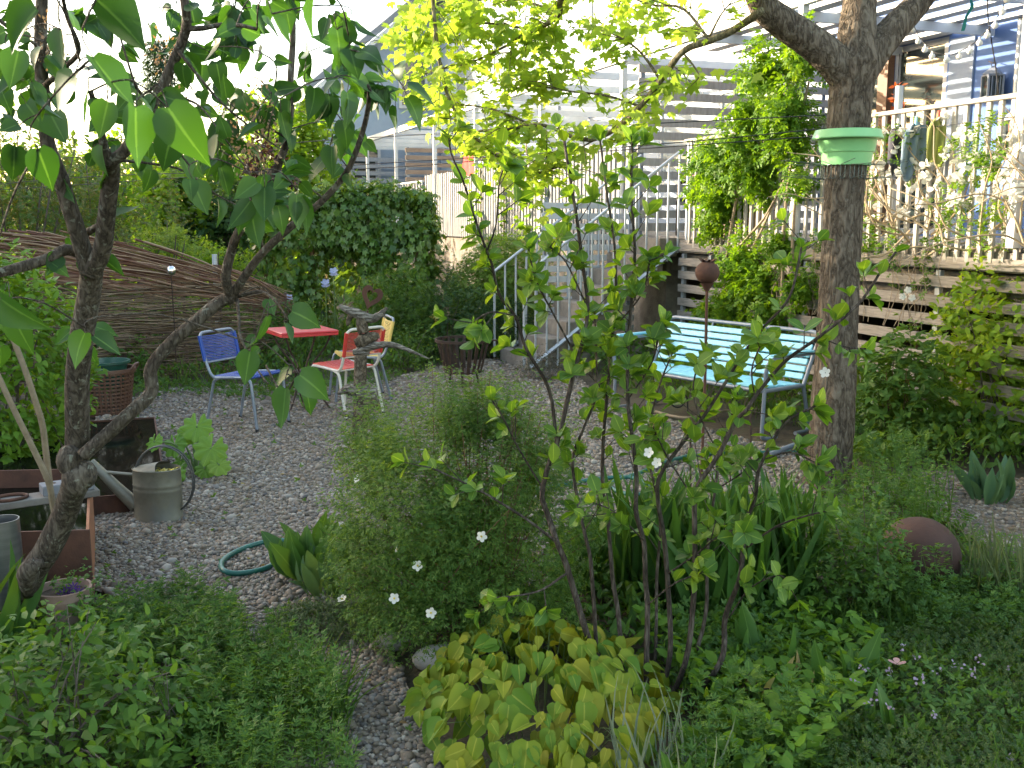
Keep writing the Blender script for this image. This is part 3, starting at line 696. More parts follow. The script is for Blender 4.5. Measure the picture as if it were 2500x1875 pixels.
# driftwood totem with the rusty heart
drift = barkmat('driftwood_grain', (.06, .05, .04), (.21, .19, .16), (.38, .35, .305), 50, .015, (.28, 1, 1.3))
tbark = barkmat('totem_bark', (.035, .028, .02), (.13, .105, .075), (.24, .2, .15), 55, .008, (1, 1, .6))
p0 = G(868, 1120); Y0 = p0[1]; tt_ = thing('driftwood_totem', 'totem of stacked driftwood and log pieces with rusty heart on top', 'garden ornament', p0)
rg = np.random.default_rng(11)
def pz(u, v, dy=0): return P(u, v, Y0+dy)
def logp(uvs, rr, name, mat, dys=None, seg=12, nz=.18):
    pts = [pz(u, v, (dys or [0]*len(uvs))[i]) for i, (u, v) in enumerate(uvs)]
    s = smooth_path(pts, 4); rs = np.interp(np.linspace(0, 1, len(s)), np.linspace(0, 1, len(rr)), rr)
    return MB().tube(s, rs, seg, noise=nz, rg=rg).build(name, mat, tt_, ang=180)
logp([(880, 1120), (878, 1060), (882, 985)], [.062, .058, .06], 'log', tbark, nz=.08)
logp([(878, 948), (880, 905), (880, 866)], [.046, .047, .046], 'log', tbark, nz=.05, seg=16)
logp([(888, 812), (884, 795), (884, 776)], [.042, .043, .042], 'log', tbark, nz=.05, seg=16)
logp([(824, 962), (850, 950), (880, 955), (905, 962), (918, 950)], [.008, .04, .062, .055, .015], 'driftwood_piece', drift, nz=.3)
logp([(865, 985), (890, 980), (915, 988), (928, 997)], [.03, .05, .045, .01], 'driftwood_piece', tbark, nz=.3)
logp([(862, 860), (880, 858), (902, 862)], [.02, .03, .02], 'driftwood_piece', drift, nz=.2)
logp([(868, 838), (885, 832), (905, 825), (925, 818)], [.03, .052, .045, .02], 'driftwood_piece', tbark, nz=.25)
logp([(870, 853), (890, 850), (925, 842), (965, 843), (1005, 858), (1048, 876)], [.012, .035, .026, .018, .012, .004], 'driftwood_branch', drift, nz=.2, dys=[0, 0, -.03, -.06, -.1, -.15])
logp([(828, 745), (850, 758), (880, 770), (905, 778), (925, 772), (940, 768)], [.012, .03, .038, .034, .026, .008], 'driftwood_piece', drift, nz=.3)
logp([(915, 780), (930, 765), (945, 752)], [.02, .02, .01], 'driftwood_piece', drift, nz=.3)
logp([(860, 765), (852, 780), (848, 795)], [.025, .02, .008], 'driftwood_piece', tbark, nz=.3)
logp([(828, 1008), (850, 1010), (885, 1005)], [.01, .03, .04], 'driftwood_piece', drift, nz=.3)
logp([(750, 1193), (800, 1180), (850, 1163), (880, 1150)], [.006, .03, .045, .05], 'driftwood_piece', drift, nz=.3, dys=[-.35, -.3, -.2, -.1])
hp = []
for i in range(48):
    a = i/48*2*math.pi; hp.append((16*math.sin(a)**3/16, (13*math.cos(a)-5*math.cos(2*a)-2*math.cos(3*a)-math.cos(4*a))/16))
hp = np.array(hp); sc_ = .072; pc = pz(907, 724); tl = math.radians(20)
mb = MB(); V = []
for k, (s_, yy) in enumerate(((1, -.006), (1, .006), (.5, .006), (.5, -.006))):
    for x, z in hp:
        x2, z2 = x*s_, (z+.12*(1-s_))*s_ if s_ < 1 else z
        if s_ < 1: x2, z2 = x*.52, z*.50+.04
        x2 *= sc_*1.05; z2 *= sc_*1.35; V.append((pc[0]+x2*math.cos(tl)+z2*math.sin(tl), pc[1]+yy, pc[2]-x2*math.sin(tl)+z2*math.cos(tl)))
Fh = []; n = 48
for k in range(4):
    k2 = (k+1) % 4
    for i in range(n): Fh.append((k*n+i, k*n+(i+1) % n, k2*n+(i+1) % n, k2*n+i))
mb.add(V, Fh); mb.tube([(pc[0]-.03, pc[1], pc[2]-.10), (pc[0]-.035, pc[1], pc[2]-.16)], .007, 6); mb.build('heart', rust, tt_)

# fire basket
p = G(1130, 945); fb = thing('fire_basket', 'rusty iron fire basket with upright bars on the gravel', 'fire basket', (p[0], p[1]+.1, 0))
z0, z1, r0, r1 = .16, .50, .19, .29
MB().lathe([(r1-.006, z1-.03), (r1+.006, z1-.03), (r1+.006, z1), (r1-.006, z1), (r1-.006, z1-.03)], 40).build('rim', iron, fb, world=False)
MB().lathe([(0, z0-.012), (r0, z0-.012), (r0, z0), (0, z0)], 28).build('floor_plate', iron, fb, world=False)
for i in range(20):
    a = i*2*math.pi/20; c, s = math.cos(a), math.sin(a)
    def X(V): 
        rr = np.interp(V[:, 2], [z0, z1-.01], [r0-.002, r1-.010])+V[:, 0]; return np.column_stack([rr*c-V[:, 1]*s, rr*s+V[:, 1]*c, V[:, 2]])
    MB().box((-.004, -.017, z0-.02), (.004, .017, z1-.01), 0, X).build('bar', iron, fb, world=False)
for i in range(3):
    a = i*2.1+.5; MB().tube([(r0*.8*math.cos(a), r0*.8*math.sin(a), z0), (r0*.95*math.cos(a), r0*.95*math.sin(a), 0)], .012, 7).build('leg', iron, fb, world=False)
for sg in (-1, 1): MB().box((sg*r1, -.02, z1-.028), (sg*(r1+.07), .02, z1-.01), .004).build('handle', iron, fb, world=False)
mb = MB()
for (u, v, l, a) in ((1150, 1012, .2, .1), (1185, 1010, .16, 2.4), (1130, 1008, .12, 1.0)):
    q = G(u, v, .03); mb.tube(smooth_path([q+np.array([-l*math.cos(a), -l*math.sin(a), 0]), q+np.array([0, 0, .02]), q+np.array([l*math.cos(a), l*math.sin(a), 0])]), .022, 8, noise=.2, rg=rg)
    break
tag(mb.build('firewood', drift), 'grey piece of firewood lying on the gravel before the fire basket', 'firewood')

# plastic basket with green tub
p = G(243, 1020); bk = thing('storage_basket', 'brown perforated plastic basket behind the lilac trunk', 'basket', (p[0], p[1]+.2, 0))
brn = M('brown_plastic', (.11, .055, .035), (.15, .075, .05), 6, .45); mb = MB()
for j in range(11):
    z = .03+.034*j; r = .185+.05*j/10; mb.lathe([(r-.004, z), (r+.006, z), (r+.006, z+.016), (r-.004, z+.016), (r-.004, z)], 36)
mb.lathe([(.235, .39), (.262, .39), (.262, .42), (.235, .42), (.235, .39)], 36); mb.lathe([(0, .0), (.18, .0), (.186, .03)], 36)
for i in range(30):
    a = i*2*math.pi/30; mb.tube([(.185*math.cos(a), .185*math.sin(a), .02), (.237*math.cos(a), .237*math.sin(a), .40)], .010, 5)
mb.build('body', brn, bk, world=False)
for sg in (-1, 1): MB().tube(rounded([(sg*.25, -.07, .41), (sg*.285, -.05, .46), (sg*.285, .05, .46), (sg*.25, .07, .41)], .03), .011, 7).build('handle', brn, bk, world=False)
gt = thing('planter_tub', 'dark green plastic tub sitting inside the brown basket', 'tub', (p[0], p[1]+.2, .25))
MB().lathe([(.0, .0), (.15, .0), (.19, .21), (.215, .215), (.215, .235), (.195, .235), (.155, .02), (0, .02)], 32).build('tub', M('green_plastic', (.012, .07, .05), (.02, .09, .065), 6, .35), gt, world=False)

# ponds of rusty steel
def quad_basin(name, label, cn, h, wl, seed, thick=.012, rimm=corten):
    """cn: four ground corners"""
    th = thing(name, label, 'pond', (cn[0][0], cn[0][1], 0)); c = np.array(cn); ctr = c.mean(0)
    for i in range(4):
        a, b = c[i], c[(i+1) % 4]; nn = np.array([-(b-a)[1], (b-a)[0]]); nn /= np.linalg.norm(nn)
        if np.dot(nn, ctr-a) < 0: nn = -nn
        e = (b-a)/np.linalg.norm(b-a)*thick; q = [a+e, b, b+nn*thick, a+e+nn*thick]
        MB().prism([tuple(x) for x in q], 0, h).build('side_plate', corten if (rimm is corten and i == 0) else rust, th)  # near pond: darker rust on the other plates stands in for shade
    k = ctr+(c-ctr)*.985; MB().add([(x, y, wl) for x, y in k], [(0, 1, 2, 3)]).build('water', POND, th)
    return th
POND = M('dark_water', (.004, .005, .004), (.008, .009, .006), 3, .06, spec=.035, bump=.02, bscale=5)
g2 = lambda u, v, z: G(u, v, z)[:2]
FR, NR = g2(379, 1019, .115), g2(408, 1200, .115); wv = np.array([-1.25, -.45])
quad_basin('pond_basin', 'low rusty steel pond with black water behind the watering can', [NR, FR, FR+wv, NR+wv], .12, .108, 1, rimm=rust)
fr, nr = g2(222, 1143, .37), g2(217, 1294, .37); wv2 = np.array([-1.3, -.12])
nb = quad_basin('pond_basin', 'near rusty steel pond under the lilac trunk, shaded plates coloured darker than the orange one', [nr, fr, fr+wv2, nr+wv2], .37, .27, 2)
# board with horseshoe and brick across the near pond
b0, b1 = G(-60, 1248, .372), G(238, 1205, .372); dd = (b1-b0)/np.linalg.norm(b1-b0); pp_ = np.array([-dd[1], dd[0], 0])
def along(V): return b0+V[:, :1]*dd+V[:, 1:2]*pp_+V[:, 2:3]*np.array([0, 0, 1.0])
LB_ = np.linalg.norm(b1-b0)
tag(MB().box((0, -.065, 0), (LB_, .065, .035), .004, along).build('plank', plank_wood), 'grey weathered plank lying across the near pond', 'plank')
hs = []
for i in range(17): a = -2.3+4.6*i/16; hs.append((.055*math.sin(a)*1.0, .065*math.cos(a)))
mb = MB(); c0 = along(np.array([[LB_-.40, 0, .043]]))[0]
mb.tube([c0+dd*y*1.2+pp_*x for x, y in hs], .0085, 8); tag(mb.build('horseshoe', rust), 'rusty horseshoe lying on the plank over the pond', 'horseshoe')
bg = M('grey_brick', (.13, .14, .16), (.2, .21, .23), 12, .85, bump=.2, bscale=60); bt = thing('hollow_brick', 'blue grey brick with round holes on the plank end', 'brick', along(np.array([[LB_-.15, 0, .036]]))[0])
MB().box((LB_-.26, -.05, .0355), (LB_-.02, .05, .085), .004, along).build('body', bg, bt)
mb = MB()
for k in range(3): c = along(np.array([[LB_-.21+.07*k, 0, .0862]]))[0]; mb.lathe([(0, 0), (.021, 0)], 16, c)
mb.build('hole', dark, bt)
# zinc watering can
zinc = M('old_zinc', (.10, .097, .072), (.19, .18, .135), 4, .5, metal=.35, bump=.08, bscale=24, c3=(.15, .155, .145))
p = G(382, 1272); wc = thing('watering_can', 'old zinc watering can with hoop handle and yellow blossoms inside', 'watering can', (p[0], p[1]+.05, 0), math.radians(-6))
rx, ry, hh = .142, .105, .30
MB().lathe([(1.02, 0), (1.03, .012), (1.0, .02), (1.0, .175), (1.018, .182), (1.0, .189), (1.0, .205), (1.018, .212), (1.0, .219), (.985, hh), (1.01, hh+.005), (.985, hh+.01), (.965, hh), (.97, .03), (0, .03)], 48, (0, 0, 0), rx, ry).build('body', zinc, wc, world=False)
V = []; Fs = []                                            # half cover over the spout side
for i in range(15):
    a = math.pi/2*1.0+math.pi*i/14; y = ry*.985*math.sin(a); x0 = rx*.985*math.cos(a); e = 1-(y/ry)**2
    for k in range(4): f = k/3; V.append((x0*(1-f)+(.012+.03*(1-e))*f, y, hh+.004+.036*max(0, e)**.5*f**.8))
for i in range(14):
    for k in range(3): Fs.append((i*4+k, i*4+k+1, (i+1)*4+k+1, (i+1)*4+k))
MB().add(V, Fs).build('half_cover', zinc, wc, world=False)
MB().tube([(-.135, -.0, .07), (-.25, 0, .18), (-.40, 0, .335)], [.042, .034, .022], 16).build('spout', zinc, wc, world=False)
MB().tube([(-.135, 0, .262), (-.345, 0, .275)], .010, 8).build('spout_brace', zinc, wc, world=False)
hpts = []
for i in range(21):
    a = math.radians(-62)+math.radians(242)*i/20; hpts.append((.045+.178*math.cos(a), 0, .235+.205*math.sin(a)))
hz = MB()
for oy in (-.012, .012): hz.tube([(x, oy, z) for x, y, z in hpts], .005, 8)
hz.build('handle', M('dark_zinc', (.05, .052, .05), (.11, .112, .105), 9, .5, metal=.5), wc, world=False)
lb = LB(); rg = np.random.default_rng(4); n = 40
q = rg.uniform(-1, 1, (n, 2))*.6; pos = np.column_stack([q[:, 0]*rx*.9+.04, q[:, 1]*ry, np.full(n, hh-.02)+rg.uniform(-.01, .015, n)])
o = LB().add(T_POINT, pos, sphdir(rg, n), np.array([0, 0, 1.0])+rg.normal(0, .4, (n, 3)), .035)
pt = tri_mesh('blossoms', np.concatenate(o.V), np.concatenate(o.T), leafmat('yellow_petal', [(.45, .45, .06), (.62, .6, .35), (.2, .3, .05)]), None)
pt.location = wc.location; tag(pt, 'yellow blossoms floating in the zinc watering can', 'blossoms')

# pots at the lower left corner
p = G(25, 1520); st = thing('steel_cylinder', 'tall brushed steel cylinder pot at the left edge', 'pot', (p[0], p[1], 0))
MB().lathe([(.075, 0), (.07, .47), (.066, .47), (.07, .05), (0, .05)], 32).build('cylinder', M('brushed_steel', (.16, .165, .165), (.26, .26, .26), 3, .35, metal=.7, stretch=(1, 1, 12)), st, world=False)
terra = M('aged_terracotta', (.21, .13, .10), (.36, .26, .21), 6, .9, bump=.15, bscale=40)
p = G(150, 1560); pot = thing('terracotta_pot', 'weathered terracotta pot under the lilac trunk', 'pot', (p[0], p[1]+.05, 0))
MB().lathe([(.075, 0), (.10, .17), (.112, .172), (.116, .21), (.104, .21), (.098, .17), (0, .165)], 36).build('pot', terra, pot, world=False)
MB().lathe([(0, .186), (.099, .18)], 20).build('soil', soil, pot, world=False)

# rust ball on the ground, poppy head stakes
p = G(2258, 1470); rb = thing('rusty_ball', 'large rusty steel ball lying among the plants at the right', 'garden ornament', (p[0], p[1]+.1, 0))
MB().sphere((0, 0, .185), .185, 48, 30).build('ball', M('dark_rust', (.028, .012, .009), (.055, .023, .015), 5, .8, bump=.12, bscale=70, c3=(.085, .036, .022)), rb, world=False)
def poppy(name, label, u, vb, vt, r, pet=True):
    p = G(u, vb); th = thing(name, label, 'garden stake', p, group='rusty garden stakes'); zt = P(u, vt, p[1])[2]
    MB().tube([(0, 0, -.05), (.006, 0, zt*.5), (0, 0, zt-r)], .0095, 7).build('stake', rust, th, world=False)
    MB().sphere((0, 0, zt), r, 32, 20, (1, 1, .95)).lathe([(.012, -.03), (.03, .0), (.045, .02)], 12, (0, 0, zt-r-.01)).build('seed_head', rust, th, world=False)
    mb = MB(); V = [(0, 0, zt+r*.93)]; 
    for i in range(32):
        a = i*2*math.pi/32; rr = r*(.62+.16*math.cos(8*a)); V.append((rr*math.cos(a), rr*math.sin(a), zt+r*.98+.012*math.cos(8*a)))
    mb.add(V, [(0, 1+i, 1+(i+1) % 32) for i in range(32)]); mb.build('crown_cap', rust, th, world=False)
poppy('poppy_head_stake', 'rusty poppy head on a long stake before the turquoise bench', 1710, 1215, 665, .074)
for u, vb, vt, lab in ((1686, 1200, 1040, 'short dark iron rod in the gravel left of the second rod'), (1833, 1175, 1005, 'short dark iron rod in the gravel before the big tree')):
    p = G(u, vb); tag(MB().tube([p-np.array([0, 0, .05]), P(u, vt, p[1])], .007, 6).build('iron_rod', iron), lab, 'rod', 'short iron rods')
p = G(2222, 1010); tag(MB().tube([p, P(2226, 620, p[1])], .008, 6).build('plant_stake', iron), 'tall thin rusty rod before the slat fence at the right', 'rod', 'short iron rods')

# hose
hosem = M('green_hose', (.008, .095, .075), (.012, .13, .10), 10, .38)
def hose(name, label, uvs, closed=False, r=.014):
    pts = [G(u, v, .022+(.012 if i % 5 == 0 else 0)) for i, (u, v) in enumerate(uvs)]; return tag(MB().tube(smooth_path(pts, 6), r, 10).build(name, hosem, ang=180), label, 'hose', 'green garden hose lengths')
hose('garden_hose', 'loop of green hose lying on the gravel at the hosta clump', [(760, 1330), (700, 1320), (640, 1325), (580, 1345), (543, 1370), (545, 1392), (580, 1400), (640, 1390), (690, 1365), (720, 1340)])
hose('garden_hose', 'curl of green hose on the gravel behind the tall serviceberry stems', [(1340, 1190), (1400, 1178), (1470, 1168), (1540, 1166), (1580, 1185), (1575, 1205), (1530, 1206), (1490, 1190), (1500, 1175), (1560, 1155), (1620, 1130), (1690, 1110)])
hose('garden_hose', 'length of green hose running to the foot of the big tree', [(1690, 1112), (1760, 1106), (1850, 1105), (1930, 1103), (1990, 1104), (2040, 1100)])
p = G(1745, 1042, .02); tag(MB().tube(smooth_path([G(1600, 1005, .02), G(1680, 1020, .03), G(1800, 1000, .02), G(1990, 1010, .02)]), .012, 7).build('fallen_branch', stem_pale), 'thin fallen branch under the bench front', 'branch')
tag(MB().tube(smooth_path([G(1880, 1110, .03), G(1930, 1090, .05), G(1990, 1068, .06)]), .02, 9).build('grey_pipe', greysteel), 'short grey pipe lying on the gravel left of the trunk', 'pipe')

# stair to the terrace
stt = thing('garden_stair', 'concrete garden stair climbing to the terrace', 'stair', H(.5, -1.9, 0)); ns = 8; run = 1.92/ns
for i in range(ns):
    z1 = DZ*(i+1)/(ns+.0)-.02; s0 = -1.92+run*i
    MB().hbox(.06, 1.0, s0, s0+run+.05 if i < ns-1 else s0+run-.001, max(0, z1-.22)-(.1 if i == 0 else 0), z1, .008).build('step', concrete, stt)
MB().hbox(.15, .9, -1.85, -.02, -.1, .16).build('foundation', concrete, stt)
def stair_rail(t, label):
    th = thing('stair_railing', label, 'railing', H(t, -1.0, 0), group='galvanised stair railings')
    zs = lambda s: .18+(DZ-.16)*(s+1.9)/1.9
    mb = MB(); a = H(t, -1.98, zs(-1.98)+.98); b = H(t, .0, zs(0)+.98); mb.tube([a, b], .017, 10); mb.build('handrail', galv, th)
    mb = MB(); mb.tube([H(t, -1.9, .05), H(t, .0, DZ-.13)], .026, 4); mb.build('stringer', galv, th)
    for s in np.linspace(-1.98, -.02, 15):
        lo = max(.02, -.02+(DZ-.16)*(s+1.9)/1.9) if s > -1.3 else .05; MB().tube([H(t, s, lo), H(t, s, zs(s)+.97)], .0125 if s not in (-1.98,) else .016, 8).build('baluster', galv, th)
    return th
stair_rail(.02, 'galvanised railing along the near side of the garden stair'); stair_rail(1.03, 'galvanised railing along the far side of the garden stair')
MB()
p = G(1380, 868); q = M('garden_stone', (.2, .19, .17), (.38, .36, .33), 6, .9, bump=.4, bscale=18)
tag(MB().sphere((p[0], p[1], .08), .2, 14, 9, (1.3, .9, .7)).build('stone', q, ang=180), 'grey stone block at the foot of the garden stair', 'stone', 'stones in the garden')
p = G(1155, 812); tag(MB().sphere((p[0], p[1]+.2, .16), .16, 16, 10, (1.2, .9, .8)).build('stone', M('pink_stone', (.4, .25, .2), (.55, .38, .32), 4, .85), ang=180), 'pinkish round stone under the shrubs behind the fire basket', 'stone', 'stones in the garden')
for u, v, s, lab in ((838, 1300, .06, 'pale stone behind the hosta clump'), (700, 1395, .045, 'flat grey stone at the hosta clump beside the hose'), (1078, 1630, .09, 'dark flat stone under the potentilla by the path'), (960, 1580, .06, 'blue grey stone beneath the potentilla')):
    p = G(u, v); tag(MB().sphere((p[0], p[1], s*.4), s, 14, 9, (1.3, .9, .6)).build('stone', q, ang=180), lab, 'stone', 'stones in the garden')
p = G(880, 1445); tag(MB().tube(smooth_path([p+np.array([-.07, 0, .03]), p+np.array([0, .02, .06]), p+np.array([.08, .1, .06])]), [.03]*1+[.05]*7+[.02], 10, noise=.3, rg=np.random.default_rng(3)).build('rotten_log', M('rotten_wood', (.16, .09, .05), (.36, .24, .15), 9, .9, bump=.5, bscale=30), ang=180), 'orange brown rotten log piece beside the potentilla', 'log')

# ------------------------------------------------------------------ leaf colours
LM = dict(
 lilac=leafmat('lilac_leaf', [(.014, .045, .014), (.024, .07, .019), (.036, .095, .023), (.055, .125, .028)], (2.6, 2.8, .6), .27, .42, .3, vein=.32),
 service=leafmat('serviceberry_leaf', [(.045, .115, .02), (.075, .17, .03), (.13, .23, .035), (.20, .28, .04)], (2.2, 2.0, .5), .38, .45, .3, vein=.35),
 maple=leafmat('maple_leaf', [(.20, .31, .06), (.29, .38, .07), (.40, .45, .09)], (1.5, 1.62, .7), .58, .55),
 potent=leafmat('potentilla_leaf', [(.036, .095, .022), (.066, .148, .032), (.115, .205, .045), (.17, .255, .055)], None, .35, .55),
 epi=leafmat('epimedium_leaf', [(.055, .15, .018), (.10, .195, .02), (.17, .235, .02), (.25, .265, .024), (.31, .28, .03)], (1.5, 1.35, .6), .25, .55, .2, vein=.3),
 lime=leafmat('lime_leaf', [(.06, .145, .02), (.105, .22, .028), (.17, .29, .04)], None, .35),
 mid=leafmat('mid_leaf', [(.035, .09, .02), (.065, .145, .027), (.11, .195, .035)], None, .33),
 dark=leafmat('dark_leaf', [(.018, .05, .018), (.034, .085, .025), (.055, .12, .032)], None, .28),
 ivy=leafmat('ivy_leaf', [(.03, .08, .016), (.06, .14, .022), (.105, .2, .03), (.17, .25, .035)], None, .25, .35, .5),
 rose=leafmat('rose_leaf', [(.03, .085, .02), (.055, .13, .03), (.11, .11, .035), (.09, .18, .035)], None, .3),
 climber=leafmat('climber_leaf', [(.05, .13, .018), (.10, .21, .025), (.17, .27, .03)], (2.2, 2.0, .45), .42),
 yellow=leafmat('yellow_green_leaf', [(.09, .19, .025), (.17, .27, .03), (.26, .34, .04)], (1.5, 1.7, .5), .45),
 iris=leafmat('iris_blade', [(.03, .09, .02), (.05, .13, .03), (.08, .17, .04)], None, .3, .45),
 hosta=leafmat('hosta_leaf', [(.035, .10, .022), (.055, .14, .03), (.085, .17, .04)], None, .28, .45, .3, vein=.25),
 grass=leafmat('grass_blade', [(.04, .10, .018), (.07, .15, .03), (.12, .18, .045)], None, .35, .5),
 herb=leafmat('herb_leaf', [(.035, .095, .02), (.06, .14, .028), (.10, .19, .04)], None, .35, .5),
 thyme=leafmat('thyme_leaf', [(.03, .065, .02), (.055, .10, .03), (.11, .15, .055)], None, .2, .6),
 silver=leafmat('silver_leaf', [(.10, .15, .12), (.17, .22, .17), (.22, .26, .2)], None, .2, .6),
 rhub=leafmat('rhubarb_leaf', [(.08, .19, .03), (.13, .25, .04), (.2, .3, .05)], (1.8, 1.8, .6), .3, .5, .25, vein=.5),
 purple=leafmat('purple_dark_leaf', [(.02, .012, .018), (.04, .02, .03)], None, .2),
 conifer=leafmat('conifer_needles', [(.02, .05, .025), (.04, .075, .04)], None, .2, .6),
 feather=leafmat('feathery_leaf', [(.09, .18, .035), (.14, .24, .05), (.20, .30, .07)], None, .35, .6),
 dead=leafmat('dry_leaf', [(.26, .2, .11), (.36, .33, .18), (.22, .15, .09)], None, .3, .7),
 white=leafmat('white_petal', [(.72, .72, .66), (.8, .8, .76)], (1, 1, 1), .3, .6), pink=leafmat('lilac_petal', [(.30, .22, .33), (.42, .34, .44)], (1, 1, 1), .3, .6),
 violet=leafmat('violet_petal', [(.06, .025, .16), (.11, .05, .25)], (1, 1, 1), .3, .6))
bark_big = barkmat('maple_bark', (.06, .046, .034), (.15, .12, .09), (.24, .20, .155), 38, .024, (1, 1, .3), lichen=.25)
bark_lilac = barkmat('lilac_bark', (.04, .032, .025), (.10, .083, .066), (.17, .148, .12), 60, .008, (1, 1, .3), lichen=.55)

def upath(uvs, y0, y1=None, k=4, wig=0, rg=None):
    y1 = y0 if y1 is None else y1; n = len(uvs); pts = np.array([P(u, v, y0+(y1-y0)*i/max(1, n-1)) for i, (u, v) in enumerate(uvs)])
    if wig: pts[1:] += rg.normal(0, wig, (n-1, 3))*np.array([.2, 1, .2])
    return smooth_path(pts, k)
def taper(n, a, b): return np.linspace(a, b, n)

# ------------------------------------------------------------------ big maple at the right
rg = np.random.default_rng(21)
YT = G(2025, 1185)[1]; base = G(2025, 1185); tr = thing('maple_tree', 'big maple with furrowed grey bark, green collar pot round its trunk', 'tree', base)
tp = [(2018, 1215), (2024, 1130), (2033, 1000), (2040, 880), (2048, 700), (2055, 560), (2062, 430), (2070, 320), (2077, 220), (2084, 150)]
def rpx(px, Y=YT): return px/2/F*Y*1.02
pth = upath(tp, YT, k=5); vs = np.linspace(0, 1, len(pth)); rs = np.interp(vs, [0, .1, .25, .45, .62, .75, .88, 1], [rpx(122), rpx(108), rpx(102), rpx(92), rpx(90), rpx(96), rpx(98), rpx(112)])
def barktube(mb, pts, r, seg=40, amp=.035, seed=1):
    g = np.random.default_rng(seed); pts = np.asarray(pts); n0 = len(pts)
    m = max(n0*3, 30); t = np.linspace(0, n0-1, m); pts = np.column_stack([np.interp(t, np.arange(n0), pts[:, i]) for i in range(3)]); r = np.interp(t, np.arange(n0), r)
    mb.tube(pts, r, seg); V = mb.v[-1]; k = len(V)//seg
    ph = np.linspace(0, 2*np.pi, seg, endpoint=False); a = np.zeros((m, seg))
    for f in (3, 5, 8, 13): a += np.sin(f*ph[None]+g.uniform(0, 6)+np.cumsum(g.normal(0, .5, m))[:, None])*amp*(3.2/(f+1))
    c = np.repeat(pts, seg, 0); mb.v[-1] = c+(V-c)*(1+a.reshape(-1, 1)); return mb
mb = MB(); barktube(mb, pth, rs)
mb.build('trunk', bark_big, tr, ang=180)
mb = MB()
barktube(mb, upath([(2078, 205), (2030, 145), (1975, 100), (1905, 52), (1862, 15), (1840, -60), (1800, -200), (1770, -420)], YT, YT-.2), taper(29, rpx(84), rpx(46)), 24, .03, 2)
barktube(mb, upath([(2084, 190), (2092, 90), (2098, 0), (2110, -160), (2100, -420)], YT, YT+.2), taper(17, rpx(100), rpx(52)), 24, .03, 3)
barktube(mb, upath([(2088, 195), (2140, 120), (2195, 55), (2245, 0), (2330, -120), (2420, -330)], YT, YT+.3), taper(21, rpx(80), rpx(46)), 24, .03, 4)
mb.build('limbs', bark_big, tr, ang=180)
brs = [([(1862, 25), (1790, 66), (1730, 95), (1667, 128), (1613, 196), (1568, 264), (1512, 309), (1455, 340), (1398, 335), (1353, 313), (1304, 307), (1240, 312), (1191, 317), (1165, 322)], 6.2, 7.3, .024),
 ([(1030, -420), (1050, -150), (1058, 60), (1078, 200), (1119, 290), (1172, 347), (1240, 400), (1300, 426), (1391, 400)], 6.9, 7.1, .015),
 ([(1700, -320), (1500, -120), (1380, -20), (1368, 30), (1335, 49), (1310, 75), (1260, 95), (1245, 120), (1236, 165)], 6.3, 7.5, .022),
 ([(1570, 262), (1480, 235), (1400, 220), (1300, 205), (1210, 210)], 6.9, 7.6, .010), ([(1613, 196), (1560, 120), (1480, 80), (1420, 70)], 6.8, 7.4, .010),
 ([(1730, 95), (1660, 20), (1590, 12), (1500, -20)], 6.5, 7.0, .011), ([(1310, 75), (1200, 60), (1100, 70), (1010, 100), (980, 105)], 7.2, 7.8, .010), ([(1240, 110), (1150, 150), (1060, 175), (985, 195)], 7.4, 7.8, .009),
 ([(1304, 307), (1200, 270), (1100, 250), (1000, 230)], 7.2, 7.6, .008), ([(1455, 340), (1380, 380), (1320, 390)], 7.0, 7.1, .006), ([(1667, 128), (1700, 180), (1690, 215)], 6.7, 6.6, .008),
 ([(1368, 30), (1250, 0), (1150, 0), (1050, 20)], 7.0, 7.6, .009), ([(1730, 95), (1760, 40), (1790, 0)], 6.4, 6.3, .008)]
mb = MB(); lb = LB(); ends = []
for uv, ya, yb, r in brs:
    p = upath(uv, ya, yb, wig=.04, rg=rg); mb.tube(p, taper(len(p), r, r*.35), 8, noise=.15, rg=rg)
    seg = np.linalg.norm(np.diff(p, axis=0), axis=1).sum(); nt = int(seg/.05); st = .15 if len(uv) > 6 else .05
    for i in range(nt):
        f = st+(1-st)*rg.random(); j = int(f*(len(p)-1)); q = p[j]
        if q[2] > 5.2: continue
        tg = p[min(j+1, len(p)-1)]-p[max(0, j-1)]; tg /= np.linalg.norm(tg)+1e-9
        d = nrm(tg*.5+rg.normal(0, .7, 3)*np.array([1, 1, .45])+np.array([0, 0, -.12])); ln = rg.uniform(.14, .42)
        e = q+d*ln+np.array([0, 0, -.05*ln]); ends.append((q, e, d))
        if rg.random() < .5: mb.tube([q, (q+e)/2+np.array([0, 0, .02]), e], [.004, .003, .0015], 4, cap=False)
for q, e, d in ends:
    n = 7; s = rg.uniform(.15, 1.05, n); pos = q+(e-q)*s[:, None]+rg.normal(0, .03, (n, 3))
    dr = nrm(d*.4+rg.normal(0, .6, (n, 3))*np.array([1, 1, .3])+np.array([0, 0, -.28])); up = np.array([0, 0, 1.0])+rg.normal(0, .35, (n, 3))
    lb.add(T_MAPLE, pos, dr, up, rg.uniform(.04, .085, n))
for c, rd, n in (((1010, 90), (.4, .4, .22), 16), ((1150, 55), (.55, .5, .28), 26), ((1330, 200), (.5, .4, .2), 18), ((1560, 60), (.4, .4, .25), 12)):
    foliage(rg, P(*c, 7.4), rd, n, 7, T_MAPLE, .085, tw=.25, zmin=-1, fill=.9, upm=-.1, lb=lb, droop=.3)
